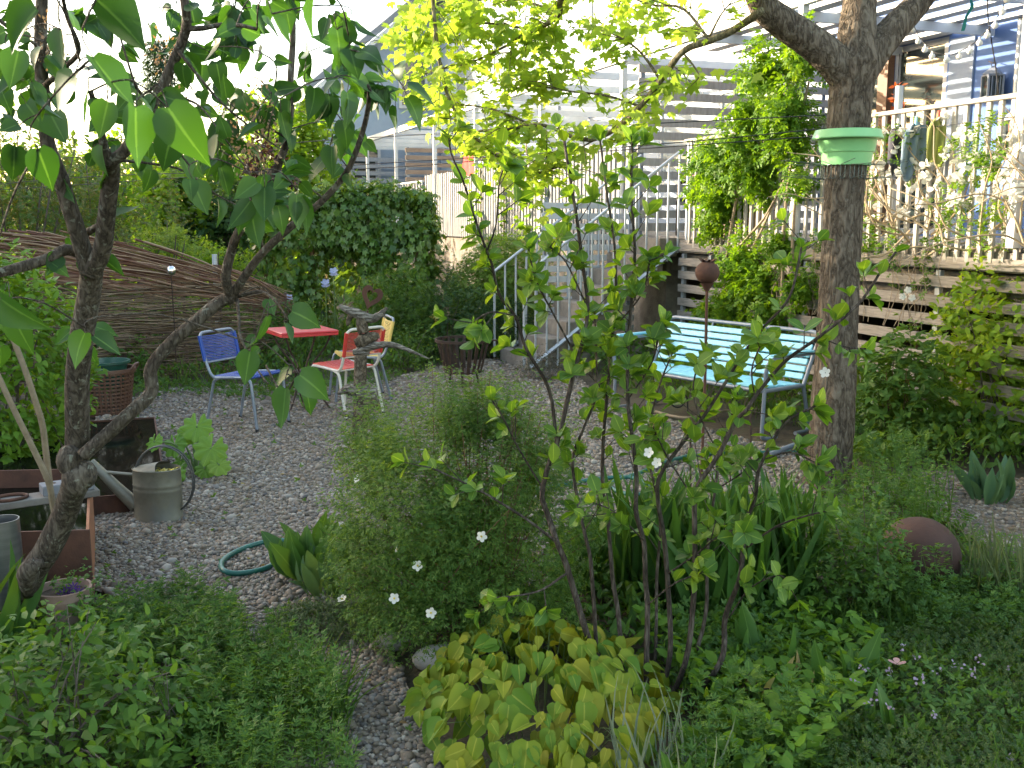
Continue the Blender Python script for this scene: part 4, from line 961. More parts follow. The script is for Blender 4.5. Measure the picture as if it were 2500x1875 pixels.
for c, rd, n in (((-.4, 6.6, 5.4), (1.7, 1.6, 1.0), 110), ((1.8, 6.4, 6.2), (2.0, 1.8, 1.2), 120), ((3.6, 6.6, 5.6), (1.4, 1.5, 1.1), 80)):
    foliage(rg, c, rd, n, 8, T_MAPLE, .11, tw=.4, zmin=-1, fill=.9, upm=-.1, lb=lb, droop=.3)
mb.build('branches', barkmat('mossy_branch_bark', (.06, .05, .03), (.16, .14, .08), (.3, .26, .17), 70, .004), tr, ang=180); lb.build('crown', LM['maple'], tr)
# green plastic collar round the trunk and the cat guard wire
cp = P(2068, 360, YT); zt = P(2068, 318, YT)[2]; zb = P(2065, 404, YT)[2]; pu = lambda px: px/F*YT/2
gp = M('mint_plastic', (.22, .54, .22), (.26, .58, .25), 5, .35)
pc_ = thing('collar_pot', 'mint green plastic pot fitted like a collar round the big trunk', 'plant pot', (cp[0], cp[1], zb))
h = zt-zb
MB().lathe([(pu(112), 0), (pu(120), h*.36), (pu(126), h*.37), (pu(136), h*.74), (pu(136)+.004, h*.76), (pu(162), h*.74), (pu(164), h*.77), (pu(150), h), (pu(142), h), (pu(124), h*.74), (pu(100), .004), (pu(88), .004)], 48).build('pot', gp, pc_, world=False)
wz = P(2062, 420, YT)[2]; wg = thing('wire_cat_guard', 'ring of grey wire spikes round the trunk just below the mint pot', 'wire guard', (cp[0]-.015, cp[1], wz))
wire = M('grey_wire', (.08, .10, .09), (.16, .19, .17), 20, .45, metal=.6); mb = MB(); mb2 = MB()
R0 = rpx(98)+.006
for i in range(15):
    a = i*2*math.pi/15+.08; c, s = math.cos(a), math.sin(a); a2 = a+.2; c2, s2 = math.cos(a2), math.sin(a2)
    mb.tube(rounded([(R0*c, R0*s, .042), (R0*c, R0*s, -.042), (R0*c2, R0*s2, -.042), (R0*c2, R0*s2, .042), (R0*math.cos(a+.4), R0*math.sin(a+.4), .042)], .012, 3), .0028, 5)
    for zz in (.042, -.045):
        L_ = .24*(1 if abs(c) > .2 else .8); tw = a+rg.normal(.25, .12)
        mb2.tube([(R0*c, R0*s, zz), (R0*c+L_*math.cos(tw), R0*s+L_*math.sin(tw), zz+.01+rg.normal(.012, .012))], .002, 4)
mb.build('ring', wire, wg, world=False); mb2.build('spikes', wire, wg, world=False)

# ------------------------------------------------------------------ lilac in the left foreground
rg = np.random.default_rng(33)
o2 = lambda pts: [(x*1.1302, y*1.1302) for x, y in pts]
lb0 = G(48, 1560); ll = thing('lilac_tree', 'old twisted lilac with grey trunks and large heart shaped leaves', 'tree', lb0); YL = lb0[1]
paths = [ # overview pixels, depth start, end, radius px start, end (photo px at that depth)
 ([(42, 1400), (62, 1260), (105, 1190), (140, 1110), (162, 1050), (168, 1010), (170, 930), (168, 820), (180, 720), (190, 640), (193, 575)], YL, 3.25, 66, 52),
 ([(193, 590), (172, 530), (152, 450), (130, 380), (105, 310), (92, 200), (86, 100), (90, -30)], 3.25, 3.0, 44, 26),
 ([(196, 590), (215, 540), (232, 450), (238, 370), (237, 345)], 3.25, 3.0, 46, 36), ([(237, 350), (222, 310), (208, 260), (200, 200)], 3.0, 2.9, 24, 12),
 ([(238, 350), (268, 325), (300, 270), (332, 215), (368, 145), (402, 72), (403, 30), (394, -30)], 3.0, 2.9, 30, 20), ([(405, 62), (440, 62), (480, 55), (522, 56), (560, 66)], 2.92, 2.9, 14, 8),
 ([(170, 545), (140, 542), (100, 558), (40, 580), (-20, 596)], 3.3, 3.1, 28, 24), ([(175, 540), (185, 505), (215, 490)], 3.3, 3.25, 22, 16),
 ([(178, 985), (225, 940), (290, 890), (325, 850), (327, 800), (365, 745), (430, 690), (470, 655), (500, 640)], 3.5, 3.6, 34, 30),
 ([(500, 642), (492, 600), (500, 550), (522, 500), (560, 430), (600, 350), (622, 280), (628, 180), (632, 60), (622, -40)], 3.6, 3.4, 25, 13),
 ([(502, 640), (530, 595), (570, 545), (640, 480), (700, 430), (755, 365), (785, 270), (802, 205), (790, 180)], 3.6, 3.3, 22, 9),
 ([(512, 645), (518, 690), (522, 730), (550, 790), (575, 830)], 3.6, 3.3, 9, 4), ([(515, 640), (560, 632), (600, 655), (620, 690)], 3.6, 3.3, 9, 4), ([(575, 790), (600, 830), (630, 865), (660, 880)], 3.4, 3.2, 6, 3),
 ([(300, 270), (330, 250), (305, 195), (290, 175), (255, 75)], 3.0, 2.8, 10, 5), ([(345, 200), (400, 215), (440, 240), (480, 290)], 2.9, 2.7, 8, 3), ([(385, 110), (430, 170), (480, 225), (560, 290), (620, 330)], 2.9, 2.9, 8, 3),
 ([(92, 190), (130, 150), (165, 110), (150, 40), (130, -30)], 3.0, 2.5, 14, 8), ([(622, 300), (580, 260), (600, 150), (560, 110)], 3.45, 3.3, 6, 3), ([(-30, 20), (30, 65), (70, 90), (90, 130)], 2.9, 3.0, 10, 8), ([(240, 345), (330, 350), (400, 370), (470, 420), (560, 470)], 3.1, 3.3, 7, 3),
 ([(640, 480), (600, 420), (540, 360), (480, 330)], 3.5, 3.2, 6, 3), ([(700, 430), (660, 400), (620, 380)], 3.45, 3.3, 5, 3), ([(570, 545), (560, 500), (545, 460), (560, 420)], 3.6, 3.4, 7, 4)]
mb = MB(); net = []
for uv, ya, yb, ra, rb in paths:
    p = upath(o2(uv), ya, yb, k=4, wig=.012, rg=rg); r = taper(len(p), ra/2/F*ya, rb/2/F*yb)
    if ra > 20: barktube(mb, p, r, 22, .035, int(ra*7))
    else: mb.tube(p, r, 8, noise=.1, rg=rg)
    net += list(p)
kp = P(82*1.13, 1225*1.13, 3.8)
mb.tube(smooth_path([P(60*1.13, 1285*1.13, 3.9), kp+np.array([-.02, -.03, .0]), P(95*1.13, 1215*1.13, 3.78)]), [.02, .03, .036, .04, .036, .034, .03, .02, .018], 10, noise=.25, rg=rg)
for (u, v), r in (((150, 995), .045), ((165, 1035), .05), ((185, 1025), .04)): mb.sphere(P(u*1.13, v*1.13, 3.52), r, 12, 8, (1, 1, 1.3))
lt = mb; mb = MB()
for uv in ([(141, 1290), (128, 1226), (117, 1173), (75, 1083), (34, 1000), (-10, 905)], [(122, 1190), (113, 1113), (104, 1040), (88, 985), (60, 900), (20, 800), (-10, 750)]):
    p = upath(uv, 3.9, 3.7); mb.tube(p, taper(len(p), .0135, .010), 8)
mb.build('young_stems', stem_pale, ll)
zs = [((600, 370), (845, 725)), ((880, 690), (862, 1088)), ((570, 600), (548, 975)), ((1090, 695), (1310, 1072)), ((245, 965), (355, 1245)), ((95, 950), (85, 1190)), ((390, 190), (420, 455)), ((40, 330), (15, 560)), ((120, 330), (60, 585)), ((330, 360), (430, 560)),
 ((210, 540), (330, 760)), ((170, 670), (300, 850)), ((330, 740), (430, 945)), ((480, 490), (310, 705)), ((850, 590), (1080, 750)), ((1200, 365), (1235, 550)), ((1310, 420), (1300, 570)), ((1400, 400), (1445, 590)), ((1240, 880), (1270, 1015)), ((1120, 860), (1022, 1120)),
 ((1180, 1010), (1250, 1205)), ((1255, 1180), (1330, 1400)), ((1430, 1085), (1490, 1280)), ((1480, 1040), (1545, 1175)), ((1570, 620), (1625, 805)), ((1740, 690), (1685, 895)), ((1820, 730), (1855, 935)), ((1580, 640), (1420, 640)), ((1470, 780), (1500, 985)), ((1540, 310), (1582, 490)),
 ((1715, 1215), (1705, 1445)), ((1920, 1260), (1912, 1495)), ((1800, 1335), (1850, 1515)), ((1630, 1380), (1662, 1600)), ((1620, 1300), (1492, 1485)), ((1980, 340), (1970, 505)), ((1760, 90), (1865, 305)), ((1840, 10), (1885, 175)), ((2030, 0), (1995, 275)), ((1560, 0), (1620, 145)),
 ((2120, 120), (2080, 275)), ((2180, 190), (2230, 420)), ((2130, 610), (2140, 815)), ((2150, 950), (2135, 1150)), ((2100, 1030), (1960, 1145)), ((240, 60), (0, 330)), ((620, 0), (995, 300)), ((470, 70), (585, 195)), ((690, 195), (715, 315)), ((780, 330), (895, 395)), ((960, 165), (1000, 295)),
 ((1110, 50), (1020, 105)), ((1130, 70), (1075, 175)), ((1400, 110), (1290, 160)), ((1445, 40), (1385, 185)), ((1500, 60), (1410, 190)), ((1470, 200), (1425, 375)), ((1530, 215), (1565, 325)), ((1690, 570), (1815, 700)), ((700, 660), (640, 900)), ((660, 900), (600, 990)), ((560, 130), (500, 260)), ((100, 60), (150, 110)),
 ((900, 1020), (985, 1175)), ((960, 920), (960, 1060)), ((1350, 880), (1330, 1075)), ((1050, 620), (1240, 690)), ((1270, 600), (1345, 650)), ((0, 560), (60, 720)), ((60, 700), (90, 800)), ((440, 560), (370, 720)), ((760, 560), (900, 560)), ((1660, 280), (1560, 300)), ((1300, 700), (1420, 760)), ((1390, 600), (1490, 700)), ((200, 420), (120, 600)), ((270, 500), (200, 640)), ((520, 460), (420, 560)),
 ((1560, 120), (1700, 220)), ((1500, 260), (1480, 400)), ((1180, 240), (1100, 200)), ((1700, 40), (1690, 230)), ((1900, 560), (1840, 600)), ((2000, 600), (2060, 700)), ((1480, 900), (1560, 960)), ((1320, 1010), (1370, 1130)), ((600, 1000), (560, 1100)), ((20, 760), (100, 830)), ((330, 300), (250, 330))]
leaves = [(x0/2.652, y0/2.652, x1/2.652, y1/2.652) for (x0, y0), (x1, y1) in zs]
leaves += [(833+x0/2.652, y0/2.652, 833+x1/2.652, y1/2.652) for (x0, y0), (x1, y1) in [((40, 600), (70, 820)), ((210, 590), (110, 500)), ((150, 600), (215, 710)), ((350, 690), (360, 842)), ((430, 635), (556, 818)), ((110, 520), (255, 552)), ((300, 590), (385, 650)), ((45, 160), (20, 365)), ((20, 440), (98, 570)), ((60, 320), (105, 530)), ((240, 600), (240, 730)), ((40, 930), (60, 1075)), ((80, 860), (180, 1000)), ((0, 350), (60, 470)), ((10, 780), (60, 960))]]
leaves += [(x0/2.652, 500+y0/2.652, x1/2.652, 500+y1/2.652) for (x0, y0), (x1, y1) in [((550, 830), (445, 1045)), ((610, 850), (785, 970)), ((90, 720), (195, 990)), ((10, 610), (290, 830)), ((0, 920), (25, 1085)), ((560, 930), (630, 1025)), ((470, 810), (345, 905)), ((620, 790), (740, 830)), ((1740, 610), (1775, 725)), ((1890, 690), (2095, 775)), ((1845, 770), (1885, 915)), ((1730, 725), (1705, 955)),
  ((1650, 850), (1565, 930)), ((1620, 950), (1578, 1168)), ((1890, 1090), (1755, 1190)), ((1850, 1190), (1830, 1450)), ((1940, 1100), (2150, 1255)), ((1990, 1215), (2010, 1362)), ((1800, 920), (1740, 970)), ((30, 560), (-40, 700)), ((1680, 930), (1600, 990))]]
lf = LB(); pet = lt; bases = []
for i, (u0, v0, u1, v1) in enumerate(leaves):
    L = math.hypot(u1-u0, v1-v0); ty = rg.uniform(.085, .105); Y = float(np.clip(ty*F/max(L, 25), 1.85, 3.75))
    if v0 > 740 and u0 > 500: Y = max(Y, 2.9)
    b = P(u0, v0, Y); t = P(u1, v1, Y+rg.normal(0, .02)); d = t-b; ln = np.linalg.norm(d)
    toward = nrm(EYE-b); face = nrm(toward*rg.uniform(.5, 1.1)+np.array([0, 0, .5])+rg.normal(0, .45, 3))
    lf.add(HEARTS[rg.integers(6)], [b], [d], [face], [ln], rg.uniform(.8, 1.08)); bases.append((b, d/ln))
net = np.array(net); order = np.argsort([np.min(np.linalg.norm(net-b, axis=1)) for b, _ in bases])
for i in order:
    b, d = bases[i]; k = np.linalg.norm(net-b, axis=1).argmin(); q = net[k]; dist = np.linalg.norm(q-b)
    st = b-d*.03+np.array([0, 0, .012]); m = (q+st)/2+np.array([0, 0, .08*dist])+rg.normal(0, .03*dist, 3)
    tw = smooth_path([q, m, st, b], 4); pet.tube(tw, taper(len(tw), min(.0035, .002+.002*dist), .0011), 5, cap=False); net = np.vstack([net, tw])
# smaller leaves further along the twigs
n = 420; idx = rg.choice(len(net), n); src = net[idx]; src = src[(src[:, 2] > 1.62) & (src[:, 1] > 2.35)]; n = len(src)
dr = nrm(rg.normal(0, .75, (n, 3))+np.array([0, 0, -.5])); up = nrm(EYE-src)*.4+np.array([0, 0, .6])+rg.normal(0, .6, (n, 3))
sz = rg.uniform(.05, .095, n); wd = rg.uniform(.8, 1.05, n); hk = rg.integers(0, 6, n)
for k in range(6): lf.add(HEARTS[k], (src+dr*.02)[hk == k], dr[hk == k], up[hk == k], sz[hk == k], wd[hk == k])
pet.build('trunk', bark_lilac, ll, ang=180); lf.build('crown', LM['lilac'], ll)
mb = LB()
for u, v in ((400, 130), (640, 360), (610, 330), (590, 350), (120, 95), (430, 280), (645, 270)):
    c = P(u, v, 3.0); m_ = 90; q = rg.normal(0, 1, (m_, 3))*np.array([.018, .018, .035]); mb.add(T_DIA, c+q, nrm(q+rg.normal(0, .3, (m_, 3))*.02), sphdir(rg, m_), .013)
mb.build('faded_blossoms', leafmat('faded_blossom', [(.2, .15, .11), (.34, .25, .18), (.4, .2, .12)], None, .2), ll)

# ------------------------------------------------------------------ serviceberry in the middle foreground
rg = np.random.default_rng(44)
sb = thing('serviceberry_shrub', 'tall loose shrub with many upright stems and oval leaves, in front of the bench', 'shrub', G(1520, 1745)); YS = G(1520, 1745)[1]
stems = [([(1500, 1735), (1470, 1660), (1447, 1600), (1428, 1528), (1405, 1452), (1383, 1377), (1360, 1324), (1337, 1264), (1326, 1211), (1340, 1150), (1360, 1090), (1375, 1030), (1390, 971), (1409, 877), (1428, 802), (1433, 741), (1424, 640), (1405, 520), (1388, 430), (1380, 345)], 3.5, 3.7, 34),
 ([(1500, 1740), (1462, 1623), (1450, 1476), (1443, 1363), (1428, 1306), (1410, 1225), (1401, 1128), (1425, 1040), (1450, 960), (1455, 850), (1450, 760)], 3.55, 3.8, 22),
 ([(1535, 1740), (1526, 1627), (1511, 1514), (1499, 1420), (1492, 1325), (1481, 1250), (1470, 1188), (1475, 1080), (1480, 960), (1500, 800), (1510, 700), (1500, 600), (1480, 450), (1465, 330)], 3.6, 3.9, 24),
 ([(1580, 1763), (1579, 1627), (1582, 1476), (1579, 1415), (1572, 1320), (1556, 1245), (1551, 1170), (1538, 1075), (1530, 980), (1535, 850), (1548, 700), (1545, 600), (1540, 480), (1548, 350)], 3.5, 3.7, 28),
 ([(1600, 1750), (1635, 1590), (1631, 1438), (1617, 1320), (1607, 1226), (1611, 1158), (1677, 1068), (1730, 1000), (1805, 877), (1862, 802), (1930, 719), (1962, 600)], 3.55, 3.6, 26),
 ([(1610, 1755), (1670, 1618), (1692, 1452), (1696, 1340), (1700, 1226), (1707, 1181), (1753, 1106), (1794, 1030), (1820, 1000), (1843, 971), (1918, 888), (1994, 820), (2088, 745), (2145, 670), (2200, 618)], 3.5, 3.3, 28),
 ([(1630, 1745), (1700, 1618), (1722, 1490), (1726, 1358), (1740, 1200), (1770, 1080), (1800, 960)], 3.65, 3.9, 22),
 ([(1640, 1750), (1752, 1618), (1779, 1509), (1805, 1396), (1824, 1283), (1843, 1211), (1858, 1143), (1918, 1038), (1990, 990)], 3.5, 3.5, 30),
 ([(1580, 1750), (1600, 1600), (1612, 1420), (1605, 1250), (1585, 1100), (1600, 960), (1640, 850)], 3.7, 4.0, 18)]
sides = [([(1383, 1400), (1310, 1440), (1200, 1462)], 3.5, 3.35, 12), ([(1355, 1320), (1300, 1270), (1210, 1222), (1145, 1185), (1055, 1140)], 3.5, 3.4, 14), ([(1824, 1336), (1900, 1290), (1960, 1255), (2040, 1240)], 3.5, 3.4, 11), ([(1632, 1400), (1700, 1350), (1760, 1310), (1824, 1290)], 3.55, 3.3, 9),
 ([(1360, 1090), (1341, 952), (1288, 854), (1258, 771), (1220, 719), (1198, 643), (1186, 606), (1161, 528), (1131, 445), (1104, 373), (1090, 330)], 3.7, 3.6, 17), ([(1258, 771), (1200, 762), (1150, 785)], 3.65, 3.55, 7), ([(1190, 610), (1210, 547), (1221, 434), (1246, 395)], 3.62, 3.6, 8), ([(1330, 1200), (1270, 1100), (1230, 1020), (1200, 970)], 3.7, 3.65, 9),
 ([(1410, 877), (1350, 760), (1310, 690), (1290, 600)], 3.7, 3.5, 9), ([(1500, 800), (1560, 720), (1590, 640)], 3.8, 3.6, 7), ([(1430, 741), (1380, 640), (1340, 600)], 3.7, 3.6, 7), ([(1700, 1226), (1640, 1130), (1600, 1050)], 3.5, 3.4, 8), ([(1753, 1106), (1700, 1000), (1690, 930), (1720, 860)], 3.5, 3.45, 8), ([(1843, 971), (1830, 900), (1850, 840)], 3.4, 3.35, 7),
 ([(1870, 1120), (1930, 1100), (1990, 1130)], 3.5, 3.4, 7), ([(1572, 1320), (1500, 1250), (1440, 1230)], 3.5, 3.4, 7), ([(1582, 1476), (1640, 1420), (1720, 1395)], 3.5, 3.4, 7), ([(1779, 1509), (1830, 1440), (1900, 1400), (1930, 1430)], 3.5, 3.35, 7), ([(1530, 980), (1590, 880), (1610, 800)], 3.7, 3.7, 7), ([(1740, 1200), (1810, 1150), (1860, 1120)], 3.7, 3.6, 7), ([(1480, 960), (1430, 900), (1400, 870)], 3.8, 3.7, 6), ([(1995, 820), (2060, 845), (2110, 850)], 3.35, 3.3, 5),
 ([(1640, 1755), (1760, 1700), (1900, 1690), (2040, 1720)], 3.5, 3.3, 8)]
mb = MB(); tips = []; lf = LB(); tw = mb; bud = LB()
for k, (uv, ya, yb, r) in enumerate(stems+sides):
    p = upath(uv, ya, yb, k=5, wig=.02, rg=rg); rr = taper(len(p), r*.56/2/F*ya, max(4, r*.2)/2/F*yb); mb.tube(p, rr, 9, noise=.12, rg=rg)
    seg = np.linalg.norm(np.diff(p, axis=0), axis=1); cum = np.concatenate([[0], np.cumsum(seg)]); tot = cum[-1]
    main = k < len(stems); s0 = .42 if main else (.35 if k not in (len(stems)+4,) else .25); step = .039 if main else .037
    for s in np.arange(s0*tot, tot, step):
        if rg.random() < .12: continue
        j = min(np.searchsorted(cum, s), len(p)-1); q = p[j]; tg = nrm(p[j]-p[max(0, j-2)]); fr = s/tot
        a = nrm(np.cross(tg, rg.normal(0, 1, 3))); ln = rg.choice([.02, .05, .11, .17], p=[.3, .32, .25, .13])*(1.1-.5*fr)
        d = nrm(a+tg*.7+np.array([0, 0, .2])); e = q+d*ln; tips.append((e, d, ln))
        tw.tube([q, q+d*ln*.5+np.array([0, 0, -.01*ln]), e], [.0022, .0018, .0014], 5, cap=False)
    tips.append((p[-1], nrm(p[-1]-p[-4]), .3))
for e, d, ln in tips:
    n = int(rg.integers(2, 4)) if ln < .03 else int(rg.integers(3, 7)); a0 = rg.uniform(0, 6); ax = nrm(np.cross(d, [.3, .2, 1])); bx = np.cross(d, ax)
    an = a0+np.arange(n)*2.4; rad = np.cos(an)[:, None]*ax+np.sin(an)[:, None]*bx; op = rg.uniform(.55, 1.3, n)[:, None]
    dr = nrm(d*.8+rad*op+rg.normal(0, .15, (n, 3))); sz = rg.uniform(.042, .078, n)*(1.0 if ln > .03 else .9)
    lf.add(T_OVAL, e-d*rg.uniform(0, .025, n)[:, None], dr, nrm(d+np.array([0, 0, .6])-rad*.2+rg.normal(0, .2, (n, 3))), sz, rg.uniform(1.05, 1.3, n))
    if ln > .1 and rg.random() < .22:
        m_ = 26; q = rg.normal(0, .011, (m_, 3)); bud.add(T_DIA, e+d*.02+q, sphdir(rg, m_), sphdir(rg, m_), .007)
mb.build('stems', barkmat('serviceberry_bark', (.03, .024, .02), (.075, .06, .05), (.16, .14, .12), 90, .003), sb, ang=180); lf.build('foliage', LM['service'], sb)
bud.build('flower_buds', leafmat('bud', [(.2, .2, .08), (.3, .22, .12)], None, .2), sb)
def flower(name, mat, c, nrmv, r, n=5, parent=None, ctr=None, tpl=None):
    nv = nrm(np.array(nrmv, float)); ax = nrm(np.cross(nv, [.2, .1, 1])); bx = np.cross(nv, ax); an = np.arange(n)*2*math.pi/n+rnd.uniform(0, 1)
    dr = np.cos(an)[:, None]*ax+np.sin(an)[:, None]*bx; l = LB().add(tpl or T_PETAL, np.repeat([c], n, 0)+dr*r*.08, dr+nv*.22, np.repeat([nv], n, 0), r)
    f = l.build(name, mat, parent)
    if ctr is not None: MB().sphere(np.array(c)+nv*r*.12, r*.2, 10, 6).build('flower_centre', ctr, f)
    return f
T_PETAL = tpl_leaf([(0, .05), (.25, .28), (.6, .42), (.88, .3), (1, .08)], .12, -.1)
yc = M('yellow_stamen', (.5, .38, .05), (.6, .5, .1), 10, .7)
for u, v in ((2015, 910), (1585, 1105), (1605, 1130)): flower('blossom', LM['white'], P(u, v, 3.3), (-.5, -.7, .3), .018, parent=sb)

# ------------------------------------------------------------------ potentilla, hosta, epimedium and their neighbours
rg = np.random.default_rng(55)
pb = G(1150, 1590); po = thing('potentilla_shrub', 'feathery dark green potentilla with a few white flowers in the centre', 'shrub', pb)
lb = LB(); c = pb+np.array([-.02, .22, .5])
_, end, td = foliage(rg, c+np.array([0, .02, .0]), (.58, .47, .56), 1300, 9, T_FINE, .05, tw=.15, zmin=-.8, lobes=.22, fill=.75, upm=.8, lb=lb)
_, e2, _ = foliage(rg, c+np.array([-.22, -.05, -.12]), (.42, .35, .38), 600, 9, T_FINE, .044, tw=.15, zmin=-.6, lobes=.25, fill=.5, upm=.5, lb=lb)
_, e3, _ = foliage(rg, c+np.array([.02, .05, .42]), (.28, .22, .26), 260, 10, T_FINE, .044, tw=.2, zmin=.0, lobes=.3, fill=.6, upm=1.2, lb=lb)
_, e4, _ = foliage(rg, c+np.array([.0, -.2, -.33]), (.5, .3, .2), 420, 9, T_FINE, .042, tw=.14, zmin=-.5, lobes=.25, fill=.6, upm=.3, lb=lb)
_, e5, _ = foliage(rg, P(920, 1080, 4.55), (.22, .25, .24), 240, 9, T_FINE, .05, tw=.16, zmin=-.9, lobes=.3, fill=.7, upm=.8, lb=lb)
_, e6, _ = foliage(rg, P(1290, 1120, 4.4), (.2, .25, .3), 170, 9, T_FINE, .05, tw=.16, zmin=-.9, lobes=.3, fill=.8, upm=.8, lb=lb)
lb.build('foliage', LM['potent'], po); mb = MB()
for e in np.vstack([end[rg.choice(len(end), 70)], e2[rg.choice(len(e2), 25)], e3[:25]]):
    b = pb+np.array([rg.normal(0, .09), rg.normal(.15, .07), 0]); mb.tube(smooth_path([b, b*.45+e*.55+np.array([0, 0, .05]), e], 3), [.004, .0035, .003, .0025, .002, .0015, .001], 4, cap=False)
mb.build('stems', M('red_brown_twig', (.10, .05, .03), (.2, .11, .06), 20, .8), po)
for u, v, nv in ((1175, 1310, (.3, -.8, .3)), (971, 1341, (-.9, -.3, .2)), (1020, 1381, (-.2, -.9, .3)), (963, 1461, (-.1, -.9, .4)), (1052, 1496, (.1, -1, .2)), (874, 1170, (-.6, -.5, .5)), (836, 1463, (-.3, -.4, .9))):
    Yf = {1175: 3.62, 971: 3.85, 1020: 3.75, 963: 3.7, 1052: 3.6, 874: 4.2, 836: 3.95}[u]; flower('blossom', LM['white'], P(u, v, Yf), nv, .0205 if u != 971 else .018, parent=po, ctr=yc)
# yellow epimedium
ep = thing('epimedium_clump', 'clump of yellow green heart shaped leaves under the serviceberry stems', 'plant', G(1350, 1760)); lb = LB(); mb = MB()
xy = scatter(rg, gpoly((1010, 1800), (1075, 1660), (1200, 1590), (1420, 1570), (1580, 1610), (1640, 1720), (1590, 1850), (1480, 2020), (1150, 2020)), 500)
cc = G(1320, 1760)[:2]
for x, y in xy:
    e = min(1, math.hypot((x-cc[0])/.46, (y-cc[1])/.62)); z = (.05+.23*(1-e**2)**.6)*(1-.75*rg.random()**2.5); out = np.array([(x-cc[0]), (y-cc[1])-.12, 0]); out = out/(np.linalg.norm(out)+.05)
    d = nrm(out*.7+np.array([rg.normal(0, .45), rg.normal(-.25, .4), -.75+rg.normal(0, .35)])); up = nrm(np.array([0, -.5, .65])+out*.4+rg.normal(0, .38, 3)); s = rg.uniform(.045, .108); p = np.array([x, y, z])
    lb.add(WIDES[rg.integers(4)], [p], [d], [up], [s], rg.uniform(.75, 1.02))
    if rg.random() < .3: b = np.array([x*.6+cc[0]*.4, y*.6+cc[1]*.4, 0]); mb.tube([b, (b+p)/2+np.array([0, 0, .05]), p], .0012, 4, cap=False)
lb.build('foliage', LM['epi'], ep); mb.build('stalks', stem_green, ep)
def clump(name, label, cat, c, n, tpl, size, rad, lm, seed, spread=.5, rise=1.0, group=None, wid=1.0, lean=(0, 0), uv=.35, rnd_face=.4):
    """leaves rising from the ground in a tuft"""
    rg = np.random.default_rng(seed); th = thing(name, label, cat, c, group=group); a = rg.uniform(0, 2*np.pi, n); r = np.sqrt(rg.random(n))
    pos = np.column_stack([c[0]+np.cos(a)*r*rad[0], c[1]+np.sin(a)*r*rad[1], np.full(n, c[2]-.01)])
    out = np.column_stack([np.cos(a)*r, np.sin(a)*r, np.zeros(n)])
    d = nrm(out*spread+np.column_stack([rg.normal(lean[0], .14, n), rg.normal(lean[1], .14, n), np.full(n, rise)])); up = nrm(out+rg.normal(0, rnd_face, (n, 3))+np.array([0, 0, uv])); up = nrm(up)
    LB().add(tpl, pos, d, up, size*rg.uniform(.55, 1.1, n), wid).build('foliage', lm, th); return th
T_BROAD = tpl_leaf([(0, .03), (.2, .09), (.45, .17), (.7, .16), (.88, .08), (1, 0)], .35, .28)
clump('hosta_clump', 'hosta clump with broad upright leaves beside the green hose loop', 'plant', G(775, 1400), 60, T_BROAD, .27, (.15, .12), LM['hosta'], 61, .7, 1.0)
clump('tulip_clump', 'grey green tulip leaves in front of the hosta clump', 'plant', G(800, 1450), 22, T_BROAD, .23, (.10, .08), leafmat('tulip_leaf', [(.06, .13, .06), (.09, .17, .08)], None, .25), 62, .9, .8, wid=.75)
cu = G(790, 1545); th = thing('thyme_cushion', 'low grey green cushion plant with tiny leaves at the path edge', 'plant', cu)
lb, _, _ = foliage(rg, cu+np.array([0, .05, 0]), (.30, .2, .11), 1300, 9, T_LANCE, .022, tw=.05, zmin=0, lobes=.2, fill=.35, upm=1.2); lb.build('foliage', LM['thyme'], th)
# siberian iris
for u, v, n, sd, lab in ((1600, 1470, 110, 71, 'tall blue green iris blades left of the middle clump'), (1740, 1500, 150, 72, 'dense upright iris blades behind the serviceberry stems'), (1880, 1480, 120, 73, 'iris blades leaning right toward the small rose bush')):
    clump('iris_clump', lab, 'plant', G(u, v), n, T_BLADE, .62, (.15, .12), LM['iris'], sd, .32, 1.0, group='iris clumps in the bed')
clump('iris_clump', 'broad iris blades at the left edge in front of the steel cylinder', 'plant', G(-50, 1600), 22, T_STRAP, .44, (.08, .07), LM['iris'], 74, .45, 1.0, group='iris clumps in the bed', wid=1.1, lean=(.12, 0))
clump('daylily_clump', 'arching daylily leaves right of the big trunk before the slats', 'plant', G(2110, 1010), 60, T_STRAP, .62, (.14, .12), LM['grass'], 75, .9, .9, wid=.8)
clump('tulip_clump', 'blue green tulip leaves beside the gravel path at the right', 'plant', G(2410, 1225), 26, T_BROAD, .30, (.10, .08), leafmat('bluish_leaf', [(.05, .12, .07), (.08, .17, .09)], None, .25), 76, .5, 1.0, wid=.7)
# lavender cotton, silver stalks
clump('silver_stalks', 'thin silver grey stalks at the bottom centre in front of the yellow leaves', 'plant', G(1600, 1960), 42, T_BLADE, .35, (.12, .1), LM['silver'], 77, .55, 1.0, wid=.4)
clump('lavender_bush', 'grey green lavender tuft at the right edge behind the rusty ball', 'plant', G(2470, 1480), 230, T_BLADE, .36, (.2, .16), leafmat('lavender_leaf', [(.06, .10, .05), (.1, .14, .075)], None, .25, .6), 78, .8, 1.0, wid=.55)
for u, v, s, sd, lab in ((2060, 1720, .28, 81, 'tulip with broad leaves and one pink bud in the right foreground'), (2150, 1840, .24, 82, 'low broad leaved plant at the bottom right'), (1870, 1650, .26, 83, 'tulip leaves with dry tips below the iris blades'), (1640, 1960, .22, 84, 'broad blade leaves at the bottom edge right of the silver stalks'), (1750, 1900, .22, 85, 'small green tulip leaves at the bottom edge')):
    t_ = clump('tulip_plant', lab, 'plant', G(u, v), 9, T_BROAD, s, (.05, .05), LM['hosta'], sd, .8, .9, group='tulip plants in the right foreground', wid=.75)
    if sd == 81:
        q = P(2190, 1620, G(u, v)[1]); flower('bud', leafmat('pink_petal', [(.5, .25, .25), (.55, .33, .3)], None, .2), q, (0, 0, 1), .03, 4, t_)
